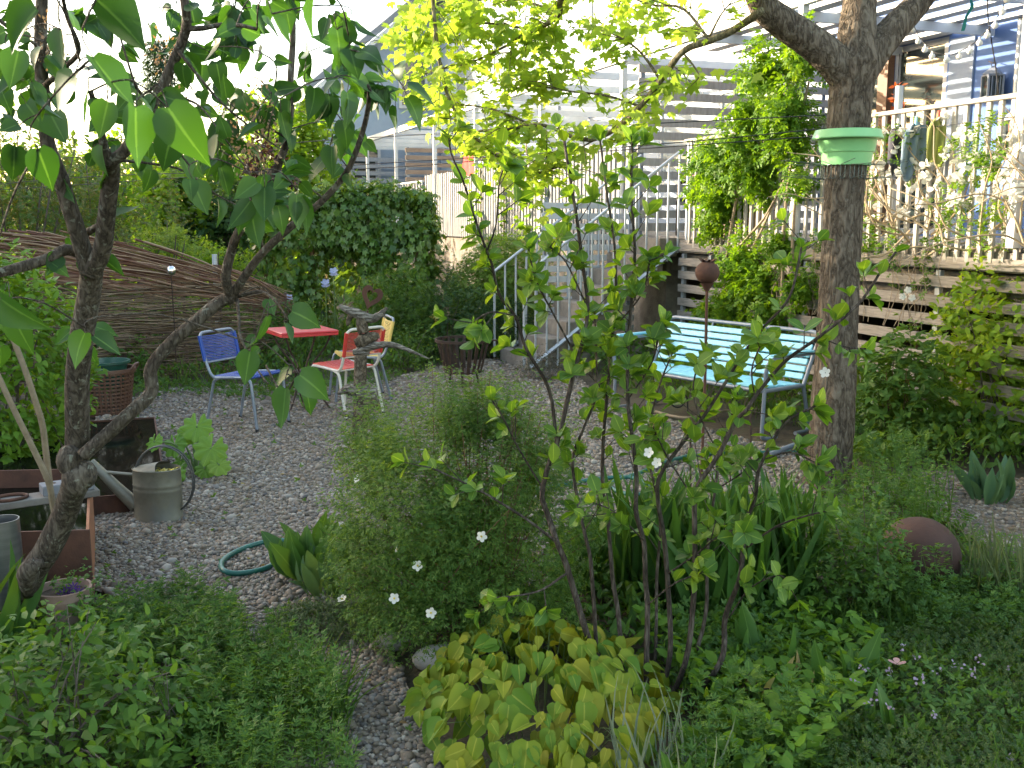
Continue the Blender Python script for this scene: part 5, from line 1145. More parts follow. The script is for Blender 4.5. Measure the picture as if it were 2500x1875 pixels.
cl = clump('dry_leaves', 'pale dry tulip leaves standing before the iris blades', 'plant', G(1890, 1720), 9, T_BROAD, .22, (.1, .06), LM['dead'], 86, .9, 1.0, wid=.5)
# small leaved rose, rhubarb, columbine
shrub('rose_bush', 'small leaved rose bush between the iris blades and the rusty ball', 'shrub', G(2080, 1500), (.32, .26), .62, 230, 6, T_TRI, .06, LM['mid'], stem_grey, 91, 14, .004, .35, zmin=-.6, lobes=.35, fill=.6)
rgp = G(480, 1160); rh = thing('rhubarb_plant', 'rhubarb like plant with large round lobed leaves by the watering can', 'plant', rgp); lb = LB(); mb = MB()
for u, v, s, f, Yo in ((515, 1095, .22, (.25, -.85, .45), -.15), (480, 1040, .21, (.1, -.35, .9), .05), (425, 1085, .17, (-.2, -.6, .7), 0), (375, 1078, .13, (-.3, -.4, .8), -.1), (535, 1135, .15, (.4, -.7, .4), -.2), (425, 1160, .15, (-.3, -.6, .7), -.2), (455, 1060, .16, (0, -.5, .8), .1), (500, 1145, .14, (.1, -.8, .5), -.1), (440, 1125, .14, (-.3, -.5, .7), 0)):
    p = P(u, v, rgp[1]+Yo); d = nrm(np.array([rg.normal(.1, .3), -.45, -.6])); lb.add(T_ROUND, [p-d*s*.12], [d], [f], [s*.95]); mb.tube(smooth_path([rgp, (rgp+p)/2+np.array([0, .04, .08]), p], 4), [.009]*4+[.006]*5, 6)
lb.build('foliage', LM['rhub'], rh); mb.build('stalks', stem_green, rh)
tag(LB().add(T_MAPLE, [G(513, 1160)+np.array([0, 0, .02])], [(.4, .3, .1)], [(0, -.3, 1)], [.09]).build('fallen_leaf', leafmat('orange_leaf', [(.5, .28, .04), (.6, .36, .06)], None, .2)), 'yellow orange fallen leaf on the gravel by the rhubarb', 'leaf')
cb = np.array([pot.location.x, pot.location.y, .19]); ca = thing('columbine', 'dark violet columbine growing in the terracotta pot', 'plant', cb); mb = MB(); lb = LB()
for u, v in ((165, 1440), (180, 1432), (172, 1455), (192, 1445), (155, 1450)):
    p = P(u, v, cb[1]-.05); mb.tube(smooth_path([cb, (cb+p)/2+np.array([.01, 0, .02]), p]), .0016, 4); flower('blossom', LM['violet'], p, (rg.normal(0, .4), -.7, -.2), .026, 8, ca, tpl=T_LANCE)
mb.build('stalks', stem_green, ca); lb, _, _ = foliage(rg, cb+np.array([.05, 0, .03]), (.13, .10, .09), 22, 5, T_TRI, .035, tw=.05, zmin=-.2); lb.build('foliage', LM['mid'], ca)

# ------------------------------------------------------------------ shrubs
shrub('dogwood_shrub', 'low lime leaved shrub filling the lower left corner', 'shrub', G(150, 1850), (.52, .42), .50, 330, 6, T_POINT, .066, leafmat('dogwood_leaf', [(.035, .10, .018), (.065, .15, .024), (.11, .21, .034)], None, .33), stem_grey, 101, 24, .004, .3, zmin=-.5, lobes=.3, fill=.55)
shrub('dogwood_shrub', 'small lime leaved shoot right of the corner shrub', 'shrub', G(420, 1840), (.22, .2), .33, 60, 6, T_POINT, .05, MATS['dogwood_leaf'], stem_grey, 102, 10, .003, .3, zmin=-.4)
shrub('viburnum_shrub', 'dense bright green shrub at the left edge behind the lilac trunk', 'shrub', G(40, 1130), (.62, .6), 1.62, 760, 7, T_POINT, .10, LM['lime'], stem_grey, 103, 14, .008, .45, zmin=-.9, lobes=.25, fill=.45)
shrub('hazel_shrub', 'light green leafy shrub at the right edge before the slat fence', 'shrub', G(2430, 1085), (.55, .5), 1.5, 520, 6, T_OVAL3, .095, leafmat('hazel_leaf', [(.10, .21, .025), (.16, .28, .035), (.23, .34, .04)], None, .4), stem_grey, 104, 16, .007, .5, zmin=-.8, lobes=.3, fill=.6)
shrub('peony_plant', 'dark stemmed peony with deep green leaves right of the big trunk', 'plant', G(2190, 1095), (.42, .38), .92, 190, 6, T_TRI, .13, LM['mid'], M('red_stalk', (.08, .03, .025), (.12, .05, .03), 9, .6), 105, 14, .005, .4, zmin=-.6, lobes=.25)
for u, v, rx, ry, h, n, mt_, sd, lab, sz in ((955, 880, .62, .5, 1.28, 420, 'mid', 111, 'rose bush with dense leaves right of the ivy arch', .055), (1090, 875, .6, .5, 1.0, 380, 'dark', 112, 'dark green bush behind the fire basket', .055), (1230, 872, .5, .45, .95, 320, 'dark', 113, 'dark fine leaved bush left of the garden stair', .045),
        (1000, 905, .35, .3, .55, 140, 'mid', 114, 'low green bush behind the yellow chair', .05), (700, 890, .5, .4, .75, 280, 'mid', 115, 'leafy perennial behind the red table', .07), (560, 880, .55, .4, .7, 260, 'mid', 116, 'leafy perennial behind the blue chair', .07), (400, 900, .5, .35, .9, 260, 'mid', 117, 'green bush with lobed leaves before the wattle fence', .08), (310, 935, .35, .3, .6, 150, 'herb', 118, 'small leafy bush beside the brown basket', .07)):
    shrub('garden_shrub', lab, 'shrub', G(u, v), (rx, ry), h, n, 7, T_PINN if sd in (111, 112, 113) else T_POINT, sz*1.5 if sd in (111, 112, 113) else sz, LM[mt_], stem_grey, sd, 10, .006, .4, group='shrubs along the back of the gravel', zmin=-.7, lobes=.3)
shrub('asparagus_bush', 'feathery pale green bush left of the stair railing', 'shrub', G(1215, 850), (.75, .55), 1.62, 700, 9, T_FINE, .12, LM['feather'], stem_green, 121, 12, .005, .5, zmin=-.6, lobes=.2, fill=.7)
shrub('garden_shrub', 'fresh green bush between the ivy arch and the asparagus bush', 'shrub', G(1100, 845), (.55, .45), 1.25, 300, 7, T_PINN, .09, LM['herb'], stem_grey, 126, 10, .006, .4, group='shrubs along the back of the gravel', zmin=-.7)
shrub('garden_shrub', 'light green bush in front of the board fence', 'shrub', G(1330, 835), (.5, .4), 1.1, 200, 7, T_PINN, .08, LM['mid'], stem_grey, 122, 10, .006, .4, group='shrubs along the back of the gravel', zmin=-.7)
# ivy arch
iv = thing('ivy_arch', 'garden arch thickly overgrown with dark glossy ivy', 'ivy', G(840, 850)); YI = G(840, 850)[1]; rg = np.random.default_rng(131); lb = LB()
def ivybox(u0, u1, v0, v1, dy0, dy1, n):
    a = P(u0, v1, YI); b = P(u1, v0, YI); lo = np.array([a[0], YI+dy0, max(0, a[2])]); hi = np.array([b[0], YI+dy1, b[2]]); q = rg.random((n, 3)); f = rg.integers(0, 6, n)
    nv = np.zeros((n, 3))
    for k in range(n):
        ax = f[k]//2; sd = f[k] % 2
        if ax == 1: sd = 0 if rg.random() < .8 else 1
        q[k, ax] = sd-(2*sd-1)*abs(rg.normal(0, .09)); nv[k, ax] = 2*sd-1
    pos = lo+q*(hi-lo); bump = np.sin(pos*5.1+rg.uniform(0, 6))@np.array([.05, .05, .05]); pos += nv*(bump[:, None]+rg.normal(0, .05, (n, 1)))
    d = nrm(nv*.35+np.array([0, 0, -.8])+rg.normal(0, .45, (n, 3))); lb.add(T_IVY, pos, d, nrm(nv+rg.normal(0, .35, (n, 3))+np.array([0, 0, .35])), rg.uniform(.07, .14, n))
ivybox(640, 775, 490, 850, -.1, .8, 2600); ivybox(760, 1045, 470, 600, -.1, .9, 3200); ivybox(890, 1045, 560, 850, -.1, .9, 2600); ivybox(770, 900, 520, 600, 0, .8, 800)
for u, v, rr in ((690, 500, .32), (800, 480, .3), (860, 470, .3), (940, 475, .34), (1010, 490, .3), (1035, 560, .25), (655, 600, .25), (740, 700, .28), (920, 640, .3), (990, 720, .35), (650, 760, .3), (1040, 660, .25)):
    foliage(rg, P(u, v, YI+.1), (rr, rr, rr*.7), 46, 7, T_IVY, .105, tw=.2, zmin=-.6, lobes=.3, upm=.2, lb=lb, droop=.4)
lb.build('foliage', LM['ivy'], iv)
mb = MB()
for u in (650, 760, 900, 1030):
    for dy in (.1, .7): a = P(u, 850, YI); mb.tube(smooth_path([(a[0], YI+dy, 0), (a[0]+rg.normal(0, .05), YI+dy, 1), (a[0], YI+dy, P(u, 490, YI)[2])]), .03, 7, noise=.2, rg=rg)
a, b = P(655, 505, YI), P(1035, 500, YI)
for dy in (.1, .4, .7): mb.tube([(a[0], YI+dy, a[2]), (b[0], YI+dy, b[2])], .03, 6)
mb.build('frame', brown_wood, iv)
# shrubs and trees behind the wattle fence
for (u, v, Y), rd, n, sz, tp_, mt_, sd, nm, cat, lab in (
  ((30, 480, 11.6), (1.0, .8, .75), 300, .10, T_PINN, 'rose', 141, 'rose_bush', 'shrub', 'rose bush with reddish young leaves behind the wattle fence at the left edge'), ((230, 520, 12.4), (1.0, .8, .65), 320, .10, T_PINN, 'rose', 142, 'rose_bush', 'shrub', 'rose bush with reddish young leaves behind the lilac trunk and wattle fence'),
  ((395, 590, 13.2), (.7, .6, .5), 160, .10, T_PINN, 'feather', 143, 'garden_shrub', 'shrub', 'pale green bush above the wattle fence right of the lilac'), ((520, 640, 14), (.9, .6, .45), 220, .10, T_PINN, 'yellow', 144, 'garden_shrub', 'shrub', 'yellow green bush between the wattle fence and the ivy arch'),
  ((410, 500, 17.5), (.7, .6, .9), 150, .16, T_HEARTW, 'yellow', 145, 'sunlit_shrub', 'shrub', 'sunlit yellow green shrub behind the wattle fence'), ((545, 520, 18), (1.5, 1.0, 1.0), 420, .16, T_OVAL3, 'dark', 146, 'background_tree', 'tree', 'dark green tree behind the ivy arch on the left'),
  ((635, 440, 19), (.55, .5, .8), 130, .16, T_OVAL3, 'purple', 147, 'background_tree', 'tree', 'dark purple leaved small tree behind the ivy arch'), ((720, 360, 27), (1.6, 1.2, 1.5), 320, .22, T_MAPLE, 'yellow', 148, 'background_tree', 'tree', 'sunlit yellow green tree before the far end of the houses'),
  ((240, 430, 21), (2.0, 1.2, 1.1), 320, .2, T_OVAL3, 'yellow', 149, 'background_tree', 'tree', 'sunlit broad tree behind the left trunk of the lilac'), ((60, 440, 20), (1.8, 1.2, 1.0), 280, .2, T_OVAL3, 'mid', 150, 'background_tree', 'tree', 'green tree low behind the rose bush at the left edge'),
  ((540, 390, 30), (2.0, 1.4, 1.2), 260, .26, T_OVAL3, 'yellow', 151, 'background_tree', 'tree', 'far sunlit tree seen between the lilac branches'), ((640, 560, 24), (2.5, 1.5, 1.2), 380, .22, T_OVAL3, 'dark', 152, 'background_tree', 'tree', 'dark hedge like tree low behind the ivy column'), ((330, 520, 25), (3.5, 1.5, 1.2), 460, .22, T_OVAL3, 'dark', 153, 'background_tree', 'tree', 'dark tree low behind the sunlit shrub'), ((20, 520, 26), (3.5, 1.5, 1.3), 420, .22, T_OVAL3, 'mid', 154, 'background_tree', 'tree', 'far green tree at the left edge of the garden'),
  ((800, 480, 30), (1.6, 1.2, .9), 200, .24, T_OVAL3, 'climber', 155, 'background_tree', 'tree', 'bright green tree in front of the far blue grey screen')):
    rg = np.random.default_rng(sd); c = P(u, v, Y); th = thing(nm, lab, cat, (c[0], c[1], 0), group='shrubs and trees beyond the wattle fence')
    lb, end, td = foliage(rg, c, rd, n, 7, tp_, sz, tw=sz*2.2, zmin=-1, lobes=.4, fill=.75, upm=.5)
    if c[2]-rd[2] > .4: foliage(rg, (c[0], c[1], (c[2]-rd[2]*.4)*.5), (rd[0]*.8, rd[1]*.8, (c[2])*.5), n//2, 6, tp_, sz, tw=sz*2, zmin=-1, lb=lb)
    tree = cat == 'tree'; lb.build('crown' if tree else 'foliage', LM[mt_], th); mb = MB(); mb.tube(smooth_path([(c[0], c[1], -.05), (c[0]+.05, c[1], c[2]*.5), (c[0], c[1]+.03, c[2])]), [.07]*5+[.05]*3+[.03], 8) if tree else None
    for e in end[rg.choice(n, 14)]: b = np.array([c[0], c[1], c[2]*.4 if tree else 0]); mb.tube(smooth_path([b, (b+e)/2+np.array([0, 0, .1]), e], 3), [.025, .02, .018, .015, .012, .01, .006], 5, cap=False)
    mb.build('trunk' if tree else 'stems', stem_grey, th)
cnf = P(395, 250, 34); ct = thing('conifer_tree', 'slim hazy conifer rising far behind the lilac branches', 'tree', (cnf[0], cnf[1], 0)); rg = np.random.default_rng(161); lb = LB(); top = P(395, 95, 34)[2]; n = 1500
z = 1+(top-1)*rg.random(n)**.8; a = rg.uniform(0, 2*np.pi, n); rr = (.12+1.0*(1-(z-1)/(top-1)))*rg.uniform(.3, 1.1, n); out = np.column_stack([np.cos(a), np.sin(a), np.zeros(n)])
lb.add(T_FINE, np.column_stack([cnf[0]+np.cos(a)*rr, cnf[1]+np.sin(a)*rr, z]), nrm(out+np.array([0, 0, -.25])+rg.normal(0, .25, (n, 3))), np.array([0, 0, 1.0])+rg.normal(0, .2, (n, 3)), .34); lb.build('crown', LM['conifer'], ct)
MB().tube([(cnf[0], cnf[1], 0), (cnf[0], cnf[1], top)], [.16, .02], 8).build('trunk', stem_grey, ct)
# wattle fence
rg = np.random.default_rng(171); wf = thing('wattle_fence', 'woven willow wattle fence sloping down to the right behind the gravel', 'fence', P(300, 900, 10.6)*np.array([1, 1, 0]))
A, B, Cc = np.array([P(-160, 560, 9.4)[0], 9.4]), np.array([P(330, 600, 10.8)[0], 10.8]), np.array([P(705, 720, 12.3)[0], 12.3])
fp = smooth_path([(*A, 0), (*B, 0), (*Cc, 0)], 30)[:, :2]; FL = np.concatenate([[0], np.cumsum(np.linalg.norm(np.diff(fp, axis=0), axis=1))]); FL /= FL[-1]
def fpt(s): return np.array([np.interp(s, FL, fp[:, 0]), np.interp(s, FL, fp[:, 1])])
def ftop(s): return np.interp(s, [0, .25, .5, .75, .9, 1.0], [1.66, 1.58, 1.42, 1.2, 1.02, .82])
mb = MB(); tops = MB()
for i in range(620):
    up_ = i % 4 == 0; s0 = rg.uniform(-.2, .8); ln = rg.uniform(.4, .75) if up_ else rg.uniform(.2, .45); ss = np.linspace(max(0, s0), min(1.03 if up_ else 1, s0+ln), 12)
    if ss[-1]-ss[0] < .08: continue
    c = ss-ss.mean()
    if up_: zz = ftop(np.minimum(ss, 1))*rg.uniform(.60, 1.0)**.7+c*rg.normal(-.12, .22)+.02*np.sin(ss*14+i)
    else: z = rg.uniform(.02, 1.05); zz = z+.04*np.sin(ss*9+i)+rg.normal(0, .004, 12)-.12*(ss-.5)*z+c*rg.normal(-.10, .12); zz = np.where(zz > ftop(ss)-.05, ftop(ss)-.05-rg.uniform(0, .1), zz)
    off = rg.normal(0, .03); pts = np.array([[*(fpt(min(s, 1))+np.array([.2, .98])*(off+(0 if up_ else .022*math.sin(s*40+i*math.pi)))+(np.array([1.2, .6])*max(0, s-1))), z_] for s, z_ in zip(ss, zz)])
    (tops if up_ else mb).tube(pts, np.linspace(rg.uniform(.008, .0145) if up_ else rg.uniform(.005, .011), .004, 12), 6)
mb.build('woven_rods', M('willow_rod', (.022, .014, .009), (.10, .062, .038), 4, .75, isl=True, c3=(.34, .26, .17)), wf); tops.build('top_rods', M('red_willow_rod', (.05, .018, .013), (.17, .075, .05), 4, .7, isl=True, c3=(.36, .26, .17)), wf)
for s in np.linspace(.02, .97, 9): q = fpt(s)+np.array([.03, .11]); MB().tube([(*q, -.1), (q[0], q[1], ftop(s)-.02)], .018, 7).build('post', stem_grey, wf)
q = fpt(.72)+np.array([.03, .12]); MB().tube([(*q, .0), (*q, 1.34)], .03, 8).build('post', galv, wf)

# ------------------------------------------------------------------ climbers on the terrace
def decky(u):
    k = (u-CU)/F; t = (HO[0]-k*HO[1])/(k*HD[1]-HD[0]); return HO[1]+HD[1]*t
cr = thing('climbing_vine', 'vigorous light green climber on the terrace railing left of the big trunk', 'climber', H(-.9, -.12, 0)); rg = np.random.default_rng(181); lb = LB(); mb = MB()
for u, v, r, n in ((1890, 170, .42, 42), (1960, 130, .35, 26), (1830, 290, .40, 40), (1930, 260, .36, 34), (1780, 380, .42, 46), (1860, 410, .42, 48), (1930, 350, .3, 26), (1720, 400, .28, 18), (1770, 490, .34, 34), (1740, 540, .25, 18), (1800, 640, .34, 30), (1860, 690, .4, 36), (1800, 740, .4, 34), (1880, 780, .4, 36), (1910, 600, .28, 18), (1720, 760, .25, 14), (1700, 460, .2, 10), (1950, 700, .25, 14), (1960, 450, .2, 9)):
    c = P(u, v, decky(u)-rg.uniform(.1, .35)); foliage(rg, c, (r*.9, .25, r*.9), int(n*1.9), 6, T_PINN, .165, tw=.2, zmin=-1, lobes=.3, fill=.9, upm=-.1, droop=.35, lb=lb)
lb.build('foliage', LM['climber'], cr)
for uv in ([(1775, 850), (1770, 780), (1768, 690), (1778, 600), (1795, 500), (1820, 400), (1890, 300), (1950, 180)], [(1800, 830), (1792, 760), (1800, 700), (1815, 650), (1860, 560), (1900, 470), (1945, 380)], [(1905, 800), (1910, 700), (1912, 600), (1920, 480), (1945, 330), (1975, 200)], [(1930, 800), (1935, 600), (1940, 500), (1960, 400)], [(1780, 720), (1800, 690), (1830, 670)], [(1830, 600), (1790, 620), (1860, 540), (1890, 490)]):
    p = smooth_path([P(u, v, decky(u)-.12-.05*rg.random()) for u, v in uv], 4); mb.tube(p, taper(len(p), .022, .010), 7, noise=.2, rg=rg)
mb.build('stems', stem_pale, cr)
rv = thing('rambling_rose', 'tangle of pale dry rose stems with white blossoms on the right terrace railing', 'climber', H(-3.6, -.1, DZ)); lb = LB(); mb = MB(); fl = LB()
for i in range(95):
    t = rg.uniform(-7, -3.35); z = DZ+rg.uniform(-.05, .25); p = H(t, -.08, z); pts = [p]; d = np.array([rg.normal(0, .6), rg.normal(0, .12), rg.uniform(.1, .9)])
    for k in range(6):
        d = nrm(d+rg.normal(0, .5, 3)*np.array([1, .25, .7])); tt2 = pts[-1]; q = tt2+d*.17; q[2] = min(max(q[2], DZ-.1), DZ+1.15); pts.append(q)
    mb.tube(smooth_path(pts, 3), taper(19, .009, .003), 5)
mb.build('stems', M('dry_cane', (.30, .22, .13), (.48, .38, .25), 12, .8), rv)
for i in range(40): c = H(rg.uniform(-6.8, -3.2), -.1, DZ+rg.uniform(.0, .95)); foliage(rg, c, (.16, .12, .16), 5, 5, T_PINN, .11, tw=.1, zmin=-1, lb=lb)
lb.build('foliage', LM['climber'], rv)
for i in range(85): c = H(rg.uniform(-6.8, -3.2), -.14+rg.normal(0, .04), DZ+rg.uniform(.2, 1.0)); m_ = 9; fl.add(T_PETAL, np.repeat([c], m_, 0)+rg.normal(0, .012, (m_, 3)), sphdir(rg, m_), sphdir(rg, m_), .055)
fl.build('blossoms', LM['white'], rv)
for i, (a0, b0, zz, nn, lab) in enumerate(((-2.9, -1.9, 1.35, 22, 'green trailing plant hanging from the deck edge right of the trunk'), (-4.4, -3.2, 1.2, 14, 'sparse trailing vine over the slats at the right'))):
    th = thing('trailing_vine', lab, 'climber', H((a0+b0)/2, -.06, 1.3)); lb = LB(); mb = MB()
    for k in range(nn):
        p = H(rg.uniform(a0, b0), -.07, 1.52); pts = [p]+[p+np.array([rg.normal(0, .05), rg.normal(0, .02), -.17*j]) for j in range(1, 5)]; mb.tube(smooth_path(pts, 3), .003, 4, cap=False)
        if k % 2 == 0:
            q = np.array(pts[:3]); lb.add(T_PINN, np.repeat(q, 3, 0)+rg.normal(0, .03, (9, 3)), rg.normal(0, 1, (9, 3))*np.array([1, .5, 1]), np.array([-.7, -.5, .6])+rg.normal(0, .3, (9, 3)), .09)
    mb.build('stems', stem_pale, th); lb.build('foliage', LM['mid'], th)
for k, (u, v) in enumerate(((2205, 722), (2226, 726), (2215, 707))): pass
ab = thing('blossom_twig', 'thin twig with three white five petalled blossoms before the slats', 'plant', P(2226, 900, 7.9)); mb = MB(); mb.tube([P(2226, 900, 7.9), P(2222, 800, 7.9), P(2215, 715, 7.9)], .003, 5); mb.build('stem', stem_grey, ab)
for u, v in ((2203, 724), (2226, 727), (2216, 708)): flower('blossom', LM['white'], P(u, v, 7.88), (-.1, -1, .1), .028, 5, ab)

# ------------------------------------------------------------------ ground cover (nobody could count it)
def cover(name, label, poly, n, tpl, size, h, lm, seed, lean=.5, cat='ground cover', up=1.0, stalk=False, avoid=None, vary=1.0):
    rg = np.random.default_rng(seed); q = scatter(rg, poly, n)
    hz = h*(.35+.65*(.5+.5*np.sin(q[:, 0]*4.1+seed)*np.cos(q[:, 1]*3.7+seed*2)))*vary
    z = hz*rg.random(n)**.7; pos = np.column_stack([q, z]); a = rg.uniform(0, 2*np.pi, n); d = nrm(np.column_stack([np.cos(a)*lean, np.sin(a)*lean, np.full(n, up)*rg.uniform(.2, 1, n)]))
    upv = np.array([0, 0, .8])+rg.normal(0, .4, (n, 3)); lb = LB().add(tpl, pos, d, upv, size*rg.uniform(.6, 1.15, n)); return kind(lb.build(name, lm), 'stuff', label, cat)
def blades(name, label, poly, n, size, lm, seed, wid=.5, cat='grass', tpl=None):
    rg = np.random.default_rng(seed); q = scatter(rg, poly, n); pos = np.column_stack([q, np.full(n, -.01)]); k = .6+.4*np.sin(q[:, 0]*3+seed)*np.sin(q[:, 1]*4)
    d = nrm(np.column_stack([rg.normal(0, .35, n), rg.normal(0, .35, n), np.ones(n)])); return kind(LB().add(tpl or T_BLADE, pos, d, np.column_stack([rg.normal(0, 1, (n, 2)), np.full(n, .5)]), size*rg.uniform(.5, 1.1, n)*k, wid).build(name, lm), 'stuff', label, cat)
PL = gpoly((-100, 1500), (160, 1540), (420, 1560), (540, 1600), (640, 1700), (680, 2050), (-300, 2050))
def mist(poly, n, seed, h, label):
    """upright stalks with whorls of thread leaves"""
    rg = np.random.default_rng(seed); q = scatter(rg, poly, n); lb = LB()
    for x, y in q:
        hh = h*rg.uniform(.5, 1.1); m_ = 9; s = rg.uniform(.25, 1, m_); a = rg.uniform(0, 6.3, m_); lx = rg.normal(0, .12, 2)
        pos = np.column_stack([x+lx[0]*s*hh, y+lx[1]*s*hh, s*hh]); lb.add(T_FINE, pos, np.column_stack([np.cos(a)*.6, np.sin(a)*.6, .3+.9*s]), np.column_stack([-np.cos(a), -np.sin(a), np.ones(m_)]), .05)
        lb.add(T_BLADE, [[x, y, 0]], [[lx[0], lx[1], 1]], [[0, -1, .2]], [hh], .25)
    return kind(lb.build('ground_cover', LM['herb']), 'stuff', label, 'ground cover')
mist(gpoly((230, 1570), (330, 1500), (480, 1470), (580, 1530), (620, 1600), (420, 1660), (250, 1660)), 260, 201, .17, 'feathery love in a mist seedlings along the gravel edge')
mist(gpoly((460, 1600), (680, 1630), (850, 1740), (880, 1990), (500, 1990)), 170, 202, .26, 'tall feathery herbs in the lower left foreground')
cover('ground_cover', 'mixed leafy ground cover in the lower left', PL, 4200, T_TRI, .042, .17, LM['herb'], 203)
blades('grass', 'soft grass tufts at the near path edge', gpoly((520, 1600), (700, 1580), (840, 1720), (870, 2000), (500, 2000)), 1500, .26, LM['grass'], 204, .45)
cover('ground_cover', 'leafy ground cover round the lilac foot', gpoly((-100, 1400), (60, 1420), (240, 1470), (230, 1560), (-150, 1580)), 800, T_TRI, .045, .16, LM['herb'], 205)
PR = gpoly((1560, 1560), (1980, 1500), (2250, 1520), (2600, 1500), (2900, 2050), (1500, 2050), (1720, 1800))
cover('ground_cover', 'mixed low ground cover in the right foreground', PR, 8000, T_TRI, .045, .15, LM['herb'], 206)
cover('ground_cover', 'round leaved herbs among the right foreground plants', gpoly((1560, 1560), (1980, 1520), (2150, 1600), (2100, 1800), (1950, 2020), (1560, 2020), (1720, 1800)), 1500, T_OVAL3, .062, .2, LM['lime'], 230, 1.0)
mist(gpoly((1680, 1800), (1980, 1760), (2050, 2000), (1650, 2000)), 70, 231, .24, 'feathery herbs at the bottom edge right of the silver stalks')
mist(gpoly((2240, 1480), (2480, 1500), (2560, 1600), (2250, 1620)), 90, 232, .2, 'low feathery herbs under the rusty ball')
cover('ground_cover', 'tiny leaved creeping thyme at the lower right', gpoly((2050, 1640), (2300, 1560), (2700, 1560), (2900, 2050), (2000, 2050)), 9000, T_PINN, .026, .19, LM['thyme'], 207)
blades('grass', 'loose grass blades in the right foreground', PR, 1500, .24, LM['grass'], 208, .4)
rg = np.random.default_rng(209); q = scatter(rg, gpoly((2050, 1720), (2300, 1680), (2700, 1720), (2800, 2000), (2150, 2000)), 34); n = len(q); l = LB()
for x, y in q:
    m_ = 6; c = np.array([x, y, rg.uniform(.12, .24)]); l.add(T_PETAL, np.repeat([c], m_, 0)+rg.normal(0, .008, (m_, 3)), sphdir(rg, m_, 0), sphdir(rg, m_), .011)
kind(l.build('thyme_flowers', LM['pink']), 'stuff', 'pale lilac thyme flowers at the lower right', 'flowers')
PB = gpoly((2040, 1180), (2060, 1010), (2200, 1010), (2600, 1040), (2600, 1160), (2300, 1150))
cover('ground_cover', 'lush leafy plants right of the big trunk', PB, 3600, T_POINT, .085, .34, LM['mid'], 211)
mist(gpoly((2080, 1500), (2180, 1470), (2300, 1480), (2330, 1530), (2100, 1560)), 42, 241, .30, 'feathery herbs growing up in front of the rusty ball')
blades('grass', 'tall thin grass stems before the rusty ball', gpoly((2150, 1500), (2360, 1480), (2380, 1530), (2150, 1550)), 130, .40, LM['grass'], 242, .3)
cover('ground_cover', 'green plants around the rusty ball', gpoly((1960, 1300), (2050, 1200), (2250, 1240), (2420, 1350), (2700, 1420), (2700, 1560), (2250, 1560), (1960, 1520)), 2600, T_PINN, .06, .2, LM['herb'], 212)
mist(gpoly((2050, 1240), (2130, 1180), (2260, 1190), (2330, 1260), (2280, 1400), (2150, 1330)), 90, 213, .42, 'tall feathery herbs behind the rusty ball')
blades('grass', 'grass around the rusty ball', gpoly((2150, 1500), (2380, 1430), (2600, 1450), (2600, 1560), (2200, 1580)), 700, .26, LM['grass'], 214, .45)
BK = gpoly((250, 940), (420, 945), (700, 950), (960, 920), (1130, 880), (1260, 865), (1260, 800), (900, 790), (500, 830), (250, 860))
cover('ground_cover', 'green herbs along the back edge of the gravel', BK, 5200, T_POINT, .075, .3, LM['herb'], 215); blades('grass', 'long grass along the back edge of the gravel', BK, 2600, .38, LM['grass'], 216, .5)
cover('ground_cover', 'low weeds growing at the back gravel edge', gpoly((250, 985), (450, 970), (700, 985), (960, 940), (1000, 920), (700, 945), (420, 940), (250, 945)), 1300, T_TRI, .06, .1, LM['herb'], 217)
SL = gpoly((1430, 900), (1520, 960), (1700, 985), (1980, 1060), (2050, 1010), (2000, 930), (1800, 880), (1650, 850), (1560, 850))
cover('ground_cover', 'leafy plants under the bench and at the foot of the slats', SL, 2600, T_POINT, .09, .32, LM['mid'], 218); blades('grass', 'grass under and behind the bench', SL, 1200, .34, LM['grass'], 219, .5)
shrub('garden_shrub', 'purplish grey catmint mound at the foot of the stair', 'shrub', G(1330, 925), (.42, .3), .38, 200, 7, T_LANCE, .05, leafmat('catmint_leaf', [(.06, .075, .06), (.1, .11, .09), (.12, .09, .12)], None, .2), stem_grey, 220, 0, .004, .3, group='shrubs along the back of the gravel', zmin=-.2)
cover('ground_cover', 'weeds sprouting in the gravel', GRAVEL, 380, T_TRI, .05, .035, LM['herb'], 221); 
MS = gpoly((1500, 1290), (1980, 1230), (2000, 1330), (1960, 1520), (1560, 1540), (1480, 1420))
cover('ground_cover', 'low leaves under the iris and serviceberry', MS, 1600, T_POINT, .06, .16, LM['mid'], 222)
cover('ground_cover', 'leafy plants between the potentilla and the iris blades', gpoly((1330, 1420), (1420, 1340), (1580, 1330), (1600, 1560), (1560, 1640), (1400, 1600)), 1000, T_POINT, .065, .26, LM['mid'], 233)
clump('iris_clump', 'young iris blades between the potentilla and the serviceberry stems', 'plant', G(1470, 1440), 60, T_BLADE, .42, (.14, .1), LM['iris'], 234, .4, 1.0, group='iris clumps in the bed')
cover('ground_cover', 'dark leaves beneath the potentilla', gpoly((880, 1480), (1000, 1300), (1400, 1290), (1480, 1420), (1300, 1580), (1000, 1640)), 900, T_TRI, .045, .12, LM['mid'], 223)
BLS = gpoly((2050, 1000), (2600, 1020), (2700, 930), (2100, 930)); cover('ground_cover', 'leaves at the foot of the slat fence', BLS, 1500, T_POINT, .09, .3, LM['mid'], 224)
BG = np.array([(-14, 13), (-1.5, 13), (-1.5, 17), (-5, 40), (-30, 40)]); cover('ground_cover', 'rough green growth beyond the wattle fence', BG, 9000, T_POINT, .28, .5, LM['mid'], 225)

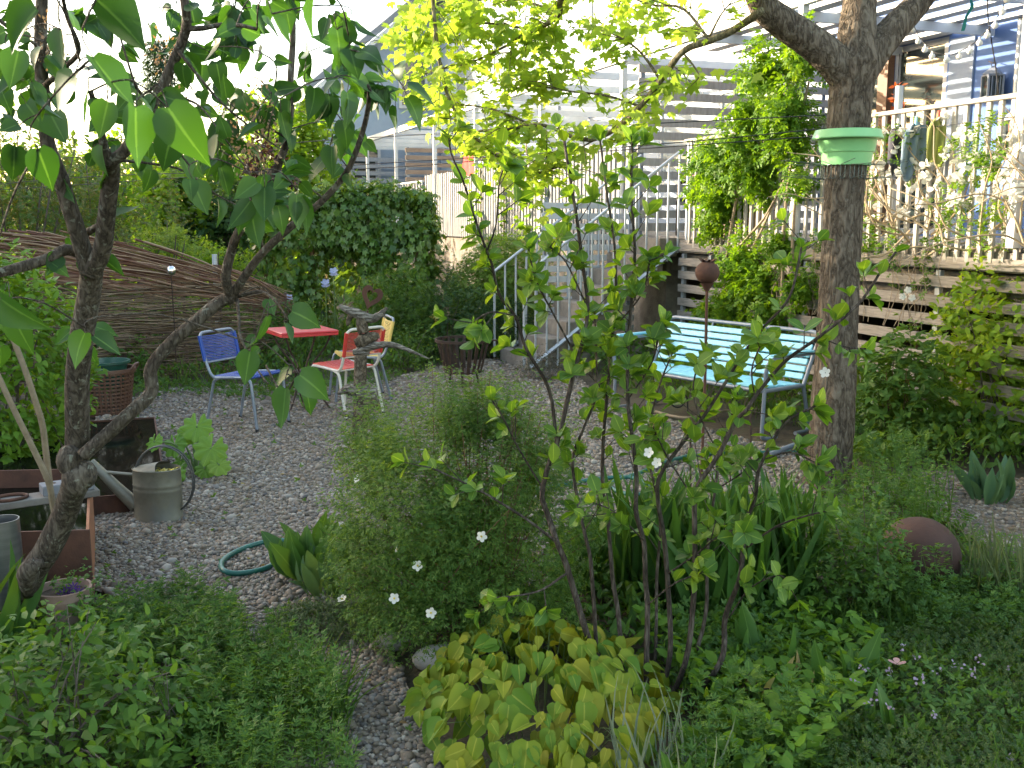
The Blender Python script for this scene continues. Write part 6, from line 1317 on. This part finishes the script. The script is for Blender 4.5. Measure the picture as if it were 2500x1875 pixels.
rg = np.random.default_rng(240); q = scatter(rg, GRAVEL, 330); n = len(q); a = rg.uniform(0, 6.3, n)
kind(LB().add(T_POINT, np.column_stack([q, np.full(n, .018)]), np.column_stack([np.cos(a), np.sin(a), rg.normal(0, .2, n)]), np.array([0, 0, 1.0])+rg.normal(0, .3, (n, 3)), rg.uniform(.012, .045, n)).build('litter', leafmat('leaf_litter', [(.10, .06, .03), (.22, .15, .07), (.30, .25, .08), (.14, .18, .05)], None, .15, .8)), 'stuff', 'dry leaves and seed husks scattered over the gravel', 'leaf litter')

# trees added out of view behind the camera to darken the front beds
for (x, y, z), rd, lab, sd in (((-2.6, -3.6, 5.2), (2.6, 1.8, 2.0), 'added unseen tree behind the viewpoint to the left, darkening the front beds', 251), ((2.4, -3.4, 5.4), (2.7, 1.8, 2.1), 'added unseen tree behind the viewpoint to the right, darkening the front beds', 252)):
    rg = np.random.default_rng(sd); th = thing('added_shade_tree', lab, 'tree', (x, y, 0), group='unseen trees added to shade the front beds'); lb, end, td = foliage(rg, (x, y, z), rd, 420, 8, T_OVAL3, .24, tw=.6, zmin=-1, lobes=.3, fill=.9, upm=.3); lb.build('crown', LM['mid'], th)
    mb = MB().tube(smooth_path([(x, y, -.05), (x+.1, y, 2.4), (x, y+.1, z)]), [.17]*4+[.13]*4+[.08], 12)
    for e in end[::30]: mb.tube(smooth_path([(x+.05, y, z*.55), ((x+e[0])/2, (y+e[1])/2, (z*.7+e[2])/2), e], 3), [.06, .05, .04, .03, .025, .02, .01], 6, cap=False)
    mb.build('trunk', bark_big, th)

# ------------------------------------------------------------------ small things on the terrace and over the garden
def line(name, pts, r, mat, parent=None, sag=.0): return MB().tube(smooth_path(pts, 5), r, 5).build(name, mat, parent, ang=180)
cable = M('black_cable', (.01, .01, .012), (.025, .025, .028), 10, .6)
for lab, pts in (('upper thin clothes line stretched from the big tree to the left', [(2045, 279, YT+.02), (1667, 298, 7.1), (882, 337, 9), (400, 372, 10.2), (-150, 402, 11)]), ('lower thin clothes line stretched from the big tree to the left', [(2030, 312, YT+.02), (1667, 347, 7.1), (1265, 378, 8), (882, 402, 9), (240, 448, 10.4), (-150, 472, 11)]),
                 ('third thin wire running past the lilac trunk', [(2030, 330, YT+.02), (1667, 356, 7.1), (1265, 384, 8), (882, 412, 9), (240, 430, 10.4), (-150, 465, 11.2)])):
    tag(line('clothes_line', [P(*p) for p in pts], .0035, cable), lab, 'wire', 'wires across the garden')
a, b = P(2110, 318, 8.9), P(2480, 285, 7.6)
tag(line('clothes_line', [a, (a+b)/2+np.array([0, 0, -.02]), b], .003, cable), 'short drying line with three cloths before the terrace railing', 'wire', 'wires across the garden')
def cloth(u0, u1, vt, vb, Y, mat, label, seed, tip=.5, pegc=white_paint):
    rg = np.random.default_rng(seed); A_, B_ = P(u0, vt, Y), P(u1, vt, Y); zb = P(u0, vb, Y)[2]; n, m_ = 14, 18; V = []
    for j in range(m_):
        f = j/(m_-1)
        for i in range(n):
            g0 = i/(n-1); half = .62+.38*min(1, f/.25); g = (g0-.5)*half+.5+.06*math.sin(f*2+seed); ln_ = 1-.42*abs(g0-(.35+.3*(seed % 2)))-.05*math.sin(g0*9+seed)
            p = A_*(1-g)+B_*g; p = p+np.array([0, .022*math.sin(i*1.25+seed+f*1.5)+.008*math.sin(i*2.9+f*5), 0]); p[2] = A_[2]+(zb-A_[2])*f*ln_-.035*(1-f)*abs(g0-.5)*2; V.append(p)
    Vb = [v+np.array([0, .005, 0]) for v in V]; N_ = len(V); Fs = []
    for j in range(m_-1):
        for i in range(n-1): q = (j*n+i, j*n+i+1, (j+1)*n+i+1, (j+1)*n+i); Fs += [q, tuple(N_+x for x in q[::-1])]
    bd = [i for i in range(n)]+[j*n+n-1 for j in range(1, m_)]+[(m_-1)*n+i for i in range(n-2, -1, -1)]+[j*n for j in range(m_-2, 0, -1)]
    for x, y in zip(bd, bd[1:]+bd[:1]): Fs.append((y, x, N_+x, N_+y))
    c = (A_+B_)/2; th = thing('drying_cloth', label, 'cloth', (c[0], c[1], zb), group='cloths pegged to the drying line')
    MB().add(V+Vb, Fs).build('cloth', mat, th, ang=180)
    MB().box(c+np.array([-.008, -.012, -.03]), c+np.array([.008, .018, .045]), .003).build('clothes_peg', pegc, th); return th
cloth(2172, 2214, 303, 440, 8.62, M('dark_cloth', (.05, .05, .065), (.08, .08, .1), 30, .95), 'dark grey cloth on the drying line, nearest the big trunk', 1, .6)
cloth(2206, 2268, 297, 440, 8.45, M('blue_grey_cloth', (.15, .22, .28), (.2, .27, .33), 30, .95), 'blue grey cloth hanging in a point from the drying line', 2, .45, M('sky_blue_plastic', (.2, .45, .6), (.25, .5, .65), 5, .4))
cloth(2268, 2316, 284, 412, 8.25, M('olive_cloth', (.28, .31, .08), (.36, .38, .12), 30, .95), 'olive yellow cloth on the drying line, farthest from the trunk', 3, .62, M('red_plastic', (.45, .06, .04), (.5, .08, .05), 5, .4))
# string of bulbs, cable, ribbon
sl_ = thing('string_lights', 'dark cable with small round white bulbs hung under the pergola', 'string lights', P(2300, 130, 9.6)); pts = [(1475, 95), (1505, 180), (1540, 250), (1585, 300), (1635, 340), (1740, 355), (1810, 325), (1880, 285), (1940, 230), (1990, 180), (2040, 110), (2085, 20), (2110, -60)]
W3 = lambda x, y, Y: P(1666+x/2.652, y/2.652, Y)
sp = smooth_path([W3(x, y, 10.2-.12*i) for i, (x, y) in enumerate(pts)], 4); MB().tube(sp, .0045, 5).build('cable', cable, sl_, ang=180)
bm = M('milk_glass', (.78, .78, .74), (.85, .85, .82), 4, .2)
for i in range(3, len(sp)-1, 4): MB().sphere(sp[i]+np.array([0, 0, -.045]), .028, 14, 9).tube([sp[i], sp[i]+np.array([0, 0, -.02])], .010, 8).build('bulb', bm, sl_)
tag(line('hanging_cable', [W3(1975, -40, 9.6), W3(1978, 100, 9.6), W3(2000, 260, 9.6), (W3(2030, 450, 9.6)), W3(2062, 720, 9.6)], .006, cable), 'loose black cable hanging down before the blue wall', 'cable')
tag(line('red_cord', [W3(2190, 640, 8.2), W3(2165, 700, 8.2), W3(2120, 800, 8.2), W3(2120, 870, 8.2), W3(2150, 900, 8.2), W3(2200, 905, 8.2)], .006, M('red_cord_plastic', (.45, .12, .07), (.5, .16, .1), 8, .5)), 'orange red cord looped over the railing at the right edge', 'cord')
rb_ = [W3(1865, -20, 9.4), W3(1875, 40, 9.4), W3(1840, 110, 9.4), W3(1815, 200, 9.4)]
V = []; 
for i, p in enumerate(smooth_path(rb_, 4)): V += [p+np.array([-.014, 0, 0]), p+np.array([.014, .012*math.sin(i), 0])]
m0 = MB().add(V+[v+np.array([0, .004, 0]) for v in V], [q for i in range(len(V)//2-1) for q in ((2*i, 2*i+1, 2*i+3, 2*i+2), (len(V)+2*i, len(V)+2*i+2, len(V)+2*i+3, len(V)+2*i+1))])
tag(m0.build('ribbon', M('teal_fabric', (.0, .16, .14), (.01, .22, .2), 6, .7), ang=180), 'teal ribbon tied to the pergola beam', 'ribbon')
# lanterns and the white table
lw = M('white_lantern', (.66, .64, .58), (.75, .73, .68), 6, .6); lg = M('grey_lantern', (.2, .23, .28), (.3, .33, .38), 8, .6)
def lantern(name, label, p, w, h, m, hang=False):
    th = thing(name, label, 'lantern', p); x = w/2
    MB().box((-x*1.15, -x*1.15, 0), (x*1.15, x*1.15, h*.07), .004).box((-x, -x, h*.64), (x, x, h*.69), .003).build('base', m, th, world=False)
    mb = MB().box((-x, -x, h*.6385), (x, x, h*.6395))
    for sx in (-1, 1):
        for sy in (-1, 1): mb.box((sx*x-.12*w*(sx > 0), sy*x-.12*w*(sy > 0), h*.071), (sx*x+.12*w*(sx < 0), sy*x+.12*w*(sy < 0), h*.638))
    for k in (-.25, .0, .25): mb.box((k*w-.015*w*2, -x*.98, h*.071), (k*w+.03*w, -x*.92, h*.638))
    mb.build('frame', m, th, world=False); MB().box((-x*.8, -x*.8, h*.072), (x*.8, x*.8, h*.63)).build('pane', glass, th, world=False)
    MB().lathe([(x*1.35, h*.692), (x*1.05, h*.76), (x*.4, h*.88), (x*.12, h*.93), (.0, h*.94)], 4).build('roof', m, th, world=False)
    MB().tube([(.0+.05*w*math.cos(a)*3, 0, h*.97+.05*w*math.sin(a)*3) for a in np.linspace(0, 6.28, 13)], .006, 5).build('ring', m, th, world=False); return th
q = H(-1.74, 2.86, 0); lz = P(2380, 242, q[1])[2]; ln_ = lantern('hanging_lantern', 'small grey lantern hanging on the blue wall', (q[0], q[1], lz), .18, .38, lg)
MB().tube([(0, 0, .38), (0, .13, .42)], .006, 5).build('hook', iron, ln_, world=False)
tq = H(-4.35, .75, DZ); tw_ = thing('terrace_table', 'white table on the terrace behind the right railing', 'table', tq, HROT)
MB().box((-.75, -.35, .72), (.75, .35, .75), .006).build('table_top', white_paint, tw_, world=False)
for sx in (-1, 1):
    for sy in (-1, 1): MB().box((sx*.68-.025, sy*.28-.025, 0), (sx*.68+.025, sy*.28+.025, .719), .004).build('leg', white_paint, tw_, world=False)
lp = H(-4.2, .7, DZ+.752); lantern('table_lantern', 'white lattice lantern standing on the white terrace table', lp, .17, .40, lw)
# red garland at the window
gs = thing('leaf_garland', 'red leaf garland hanging before the terrace window', 'garland', H(-.33, 2.78, 3.0)); p0_ = H(-.33, 2.78, 3.72); rg = np.random.default_rng(5); MB().tube([p0_, p0_-np.array([0, 0, 1.15])], .004, 5).build('string', cable, gs)
n = 60; l = LB().add(T_POINT, np.repeat([p0_], n, 0)+np.column_stack([rg.normal(0, .035, n), rg.normal(0, .02, n), -rg.uniform(.35, 1.15, n)]), sphdir(rg, n), sphdir(rg, n), .09); l.build('leaves', leafmat('red_leaf', [(.3, .06, .03), (.45, .13, .06), (.25, .12, .05)], None, .25), gs)
# striped hanging cloth behind the railing
st_m = bpy.data.materials.new('striped_fabric'); st_m.use_nodes = True; nt = st_m.node_tree; wv_ = nt.nodes.new('ShaderNodeTexWave'); wv_.bands_direction = 'X'; wv_.inputs['Scale'].default_value = 3.1; wv_.inputs['Distortion'].default_value = .3
tc = nt.nodes.new('ShaderNodeTexCoord'); mp_ = nt.nodes.new('ShaderNodeMapping'); mp_.inputs['Rotation'].default_value = (0, .75, 0); nt.links.new(tc.outputs['Object'], mp_.inputs[0]); nt.links.new(mp_.outputs[0], wv_.inputs['Vector']); rp = nt.nodes.new('ShaderNodeValToRGB'); rp.color_ramp.interpolation = 'CONSTANT'
e = rp.color_ramp.elements; e[0].color = (.07, .065, .07, 1); e[1].position = .5; e[1].color = (.42, .40, .37, 1); nt.links.new(wv_.outputs['Fac'], rp.inputs[0]); nt.links.new(rp.outputs[0], nt.nodes['Principled BSDF'].inputs['Base Color']); nt.nodes['Principled BSDF'].inputs['Roughness'].default_value = .9
V = []; n, m_ = 14, 20
for j in range(m_):
    f = j/(m_-1)
    for i in range(n):
        g = i/(n-1)-.5; wdt = .62*(.25+.75*math.sin(math.pi*min(1, f*1.0+.08)**.8)); bul = .28*math.sin(math.pi*f)*(1-4*g*g*.5); V.append(H(-.85+g*wdt+.12*f, .42-bul+.02*math.sin(i*1.3), 2.62-1.02*f))
Fs = [(j*n+i, j*n+i+1, (j+1)*n+i+1, (j+1)*n+i) for j in range(m_-1) for i in range(n-1)]; N_ = len(V)
hc = thing('hammock', 'striped grey hammock seat behind the railing left of the big trunk', 'hammock', H(-.85, .42, DZ)); MB().add(V+[v+np.array([.006, .006, 0]) for v in V], Fs+[tuple(N_+x for x in f[::-1]) for f in Fs]).build('seat', st_m, hc, ang=180)
MB().tube([H(-.85, .42, 2.6), H(-.85, .6, 3.9)], .008, 6).build('rope', cable, hc)
# dark garden chair, table, planter on the terrace beside the stair
pq = H(.15, .75, DZ); dt = thing('terrace_table', 'dark table with red edge on the terrace at the top of the stair', 'table', pq, HROT)
MB().box((-.5, -.35, .70), (.5, .35, .725), .004).build('table_top', dark, dt, world=False); MB().box((-.51, -.36, .726), (.51, .36, .735)).build('table_cover', M('red_plastic_cloth', (.4, .05, .04), (.45, .07, .05), 4, .5), dt, world=False)
for sx in (-1, 1):
    for sy in (-1, 1): MB().box((sx*.45-.02, sy*.3-.02, 0), (sx*.45+.02, sy*.3+.02, .699)).build('leg', iron, dt, world=False)
def deck_chair(label, p, rz):
    th = thing('terrace_chair', label, 'chair', p, rz, group='dark chairs on the terrace'); bl = M('dark_blue_plastic', (.025, .03, .045), (.04, .05, .07), 5, .5)
    MB().box((-.23, -.23, .42), (.23, .23, .45), .01).build('seat', bl, th, world=False)
    MB().box((-.23, .225, .50), (.23, .25, .98), .01).build('backrest', bl, th, world=False)
    for sx in (-1, 1):
        for sy in (-1, 1): MB().box((sx*.21-.015, sy*.21-.015, 0), (sx*.21+.015, sy*.21+.015, .419 if sy < 0 else .419)).build('leg', iron, th, world=False)
        MB().tube(rounded([(sx*.24, .23, .66), (sx*.25, -.2, .66), (sx*.24, -.21, .45)], .05), .013, 7).build('armrest', iron, th, world=False)
        MB().box((sx*.21-.012, .2, .44), (sx*.21+.012, .224, .96)).build('back_post', iron, th, world=False)
deck_chair('dark blue chair with its back to the stair on the terrace', H(.62, .55, DZ), HROT+2.6); deck_chair('dark chair behind the red edged terrace table', H(-.3, 1.5, DZ), HROT+.3)
px_ = H(-.95, .3, DZ); pbx = thing('planter_box', 'pale terracotta coloured planter box behind the terrace railing', 'planter', px_, HROT)
MB().box((-.36, -.14, .0), (.36, .14, .30), .012).box((-.38, -.16, .301), (.38, .16, .34), .008).build('box', M('beige_plastic', (.38, .25, .17), (.45, .31, .22), 5, .6), pbx, world=False); MB().box((-.35, -.13, .341), (.35, .13, .348)).build('soil', soil, pbx, world=False)
# far terraces: red cloth, yellow and blue pots
V = []; n, m_ = 10, 10
for j in range(m_):
    for i in range(n): g = i/(n-1)-.5; f = j/(m_-1); V.append(H(7.75+g*(.5+.25*f), -.12+.03*math.sin(i*1.7+f), 2.95-.42*f+.08*abs(g)))
Fs = [(j*n+i, j*n+i+1, (j+1)*n+i+1, (j+1)*n+i) for j in range(m_-1) for i in range(n-1)]; N_ = len(V)
rcl = thing('hanging_cloth', 'small red cloth over the white board fence behind the maple leaves', 'cloth', H(7.75, -.12, 2.5)); MB().add(V+[v+np.array([.006, .006, 0]) for v in V], Fs+[tuple(N_+x for x in f[::-1]) for f in Fs]).build('cloth', M('red_cloth', (.42, .06, .05), (.5, .09, .08), 8, .9), rcl, ang=180)
MB().tube([H(7.3, -.12, 2.97), H(8.2, -.12, 2.97)], .01, 6).build('rod', galv, rcl)
def jug(name, label, cat, p, m, h):
    th = thing(name, label, cat, p); MB().lathe([(0, 0), (.3*h, 0), (.38*h, .35*h), (.3*h, .7*h), (.22*h, .85*h), (.28*h, h), (.24*h, h), (.18*h, .85*h), (0, .5*h)], 20).build('body', m, th, world=False); MB().tube(rounded([(.3*h, 0, .75*h), (.55*h, 0, .8*h), (.5*h, 0, .35*h), (.36*h, 0, .3*h)], .08*h), .03*h, 6).build('handle', m, th, world=False)
jug('yellow_jug', 'yellow jug behind the thin white railing above the ivy', 'jug', H(11.5, .35, DZ), M('yellow_glaze', (.5, .36, .08), (.6, .45, .12), 5, .4), .55)
jug('blue_jug', 'turquoise blue jug right of the yellow jug behind the thin railing', 'jug', H(10.75, .3, DZ), M('blue_glaze', (.02, .28, .42), (.04, .34, .5), 5, .4), .4)
# sunlit yellow vine on the board fence
yv = thing('climbing_vine', 'sparse sunlit yellow vine on the white board fence', 'climber', H(5, -.12, 0)); lb = LB(); mb = MB(); rg = np.random.default_rng(7)
for u0 in (1180, 1235, 1290, 1330):
    pts = [P(u0+rg.normal(0, 8), v, decky(u0)-.15) for v in np.linspace(640, 330, 8)]; mb.tube(smooth_path(pts, 3), .012, 5)
    for p in pts[2:]: foliage(rg, p, (.35, .12, .25), 5, 4, T_HEARTW, .15, tw=.25, zmin=-1, lb=lb)
mb.build('stems', stem_pale, yv); lb.build('foliage', LM['yellow'], yv)
for u, v, lab in ((815, 672, 'pale blue iris flower left of the rose bush'), (795, 700, 'pale blue iris flower lower by the ivy arch'), (705, 737, 'bluish iris flower behind the red table')):
    p = P(u, v, 12.9); t_ = thing('iris_flower', lab, 'flower', (p[0], p[1], 0), group='blue irises by the ivy arch'); MB().tube([(p[0], p[1], 0), p], .008, 5).build('stalk', stem_green, t_)
    for k, z in enumerate((0, .05)): flower('blossom', leafmat('blue_petal', [(.25, .3, .5), (.4, .45, .6)], (1, 1, 1), .3, .6), p+np.array([0, 0, z]), (0, -.4, 1-.5*k), .055, 5, t_)
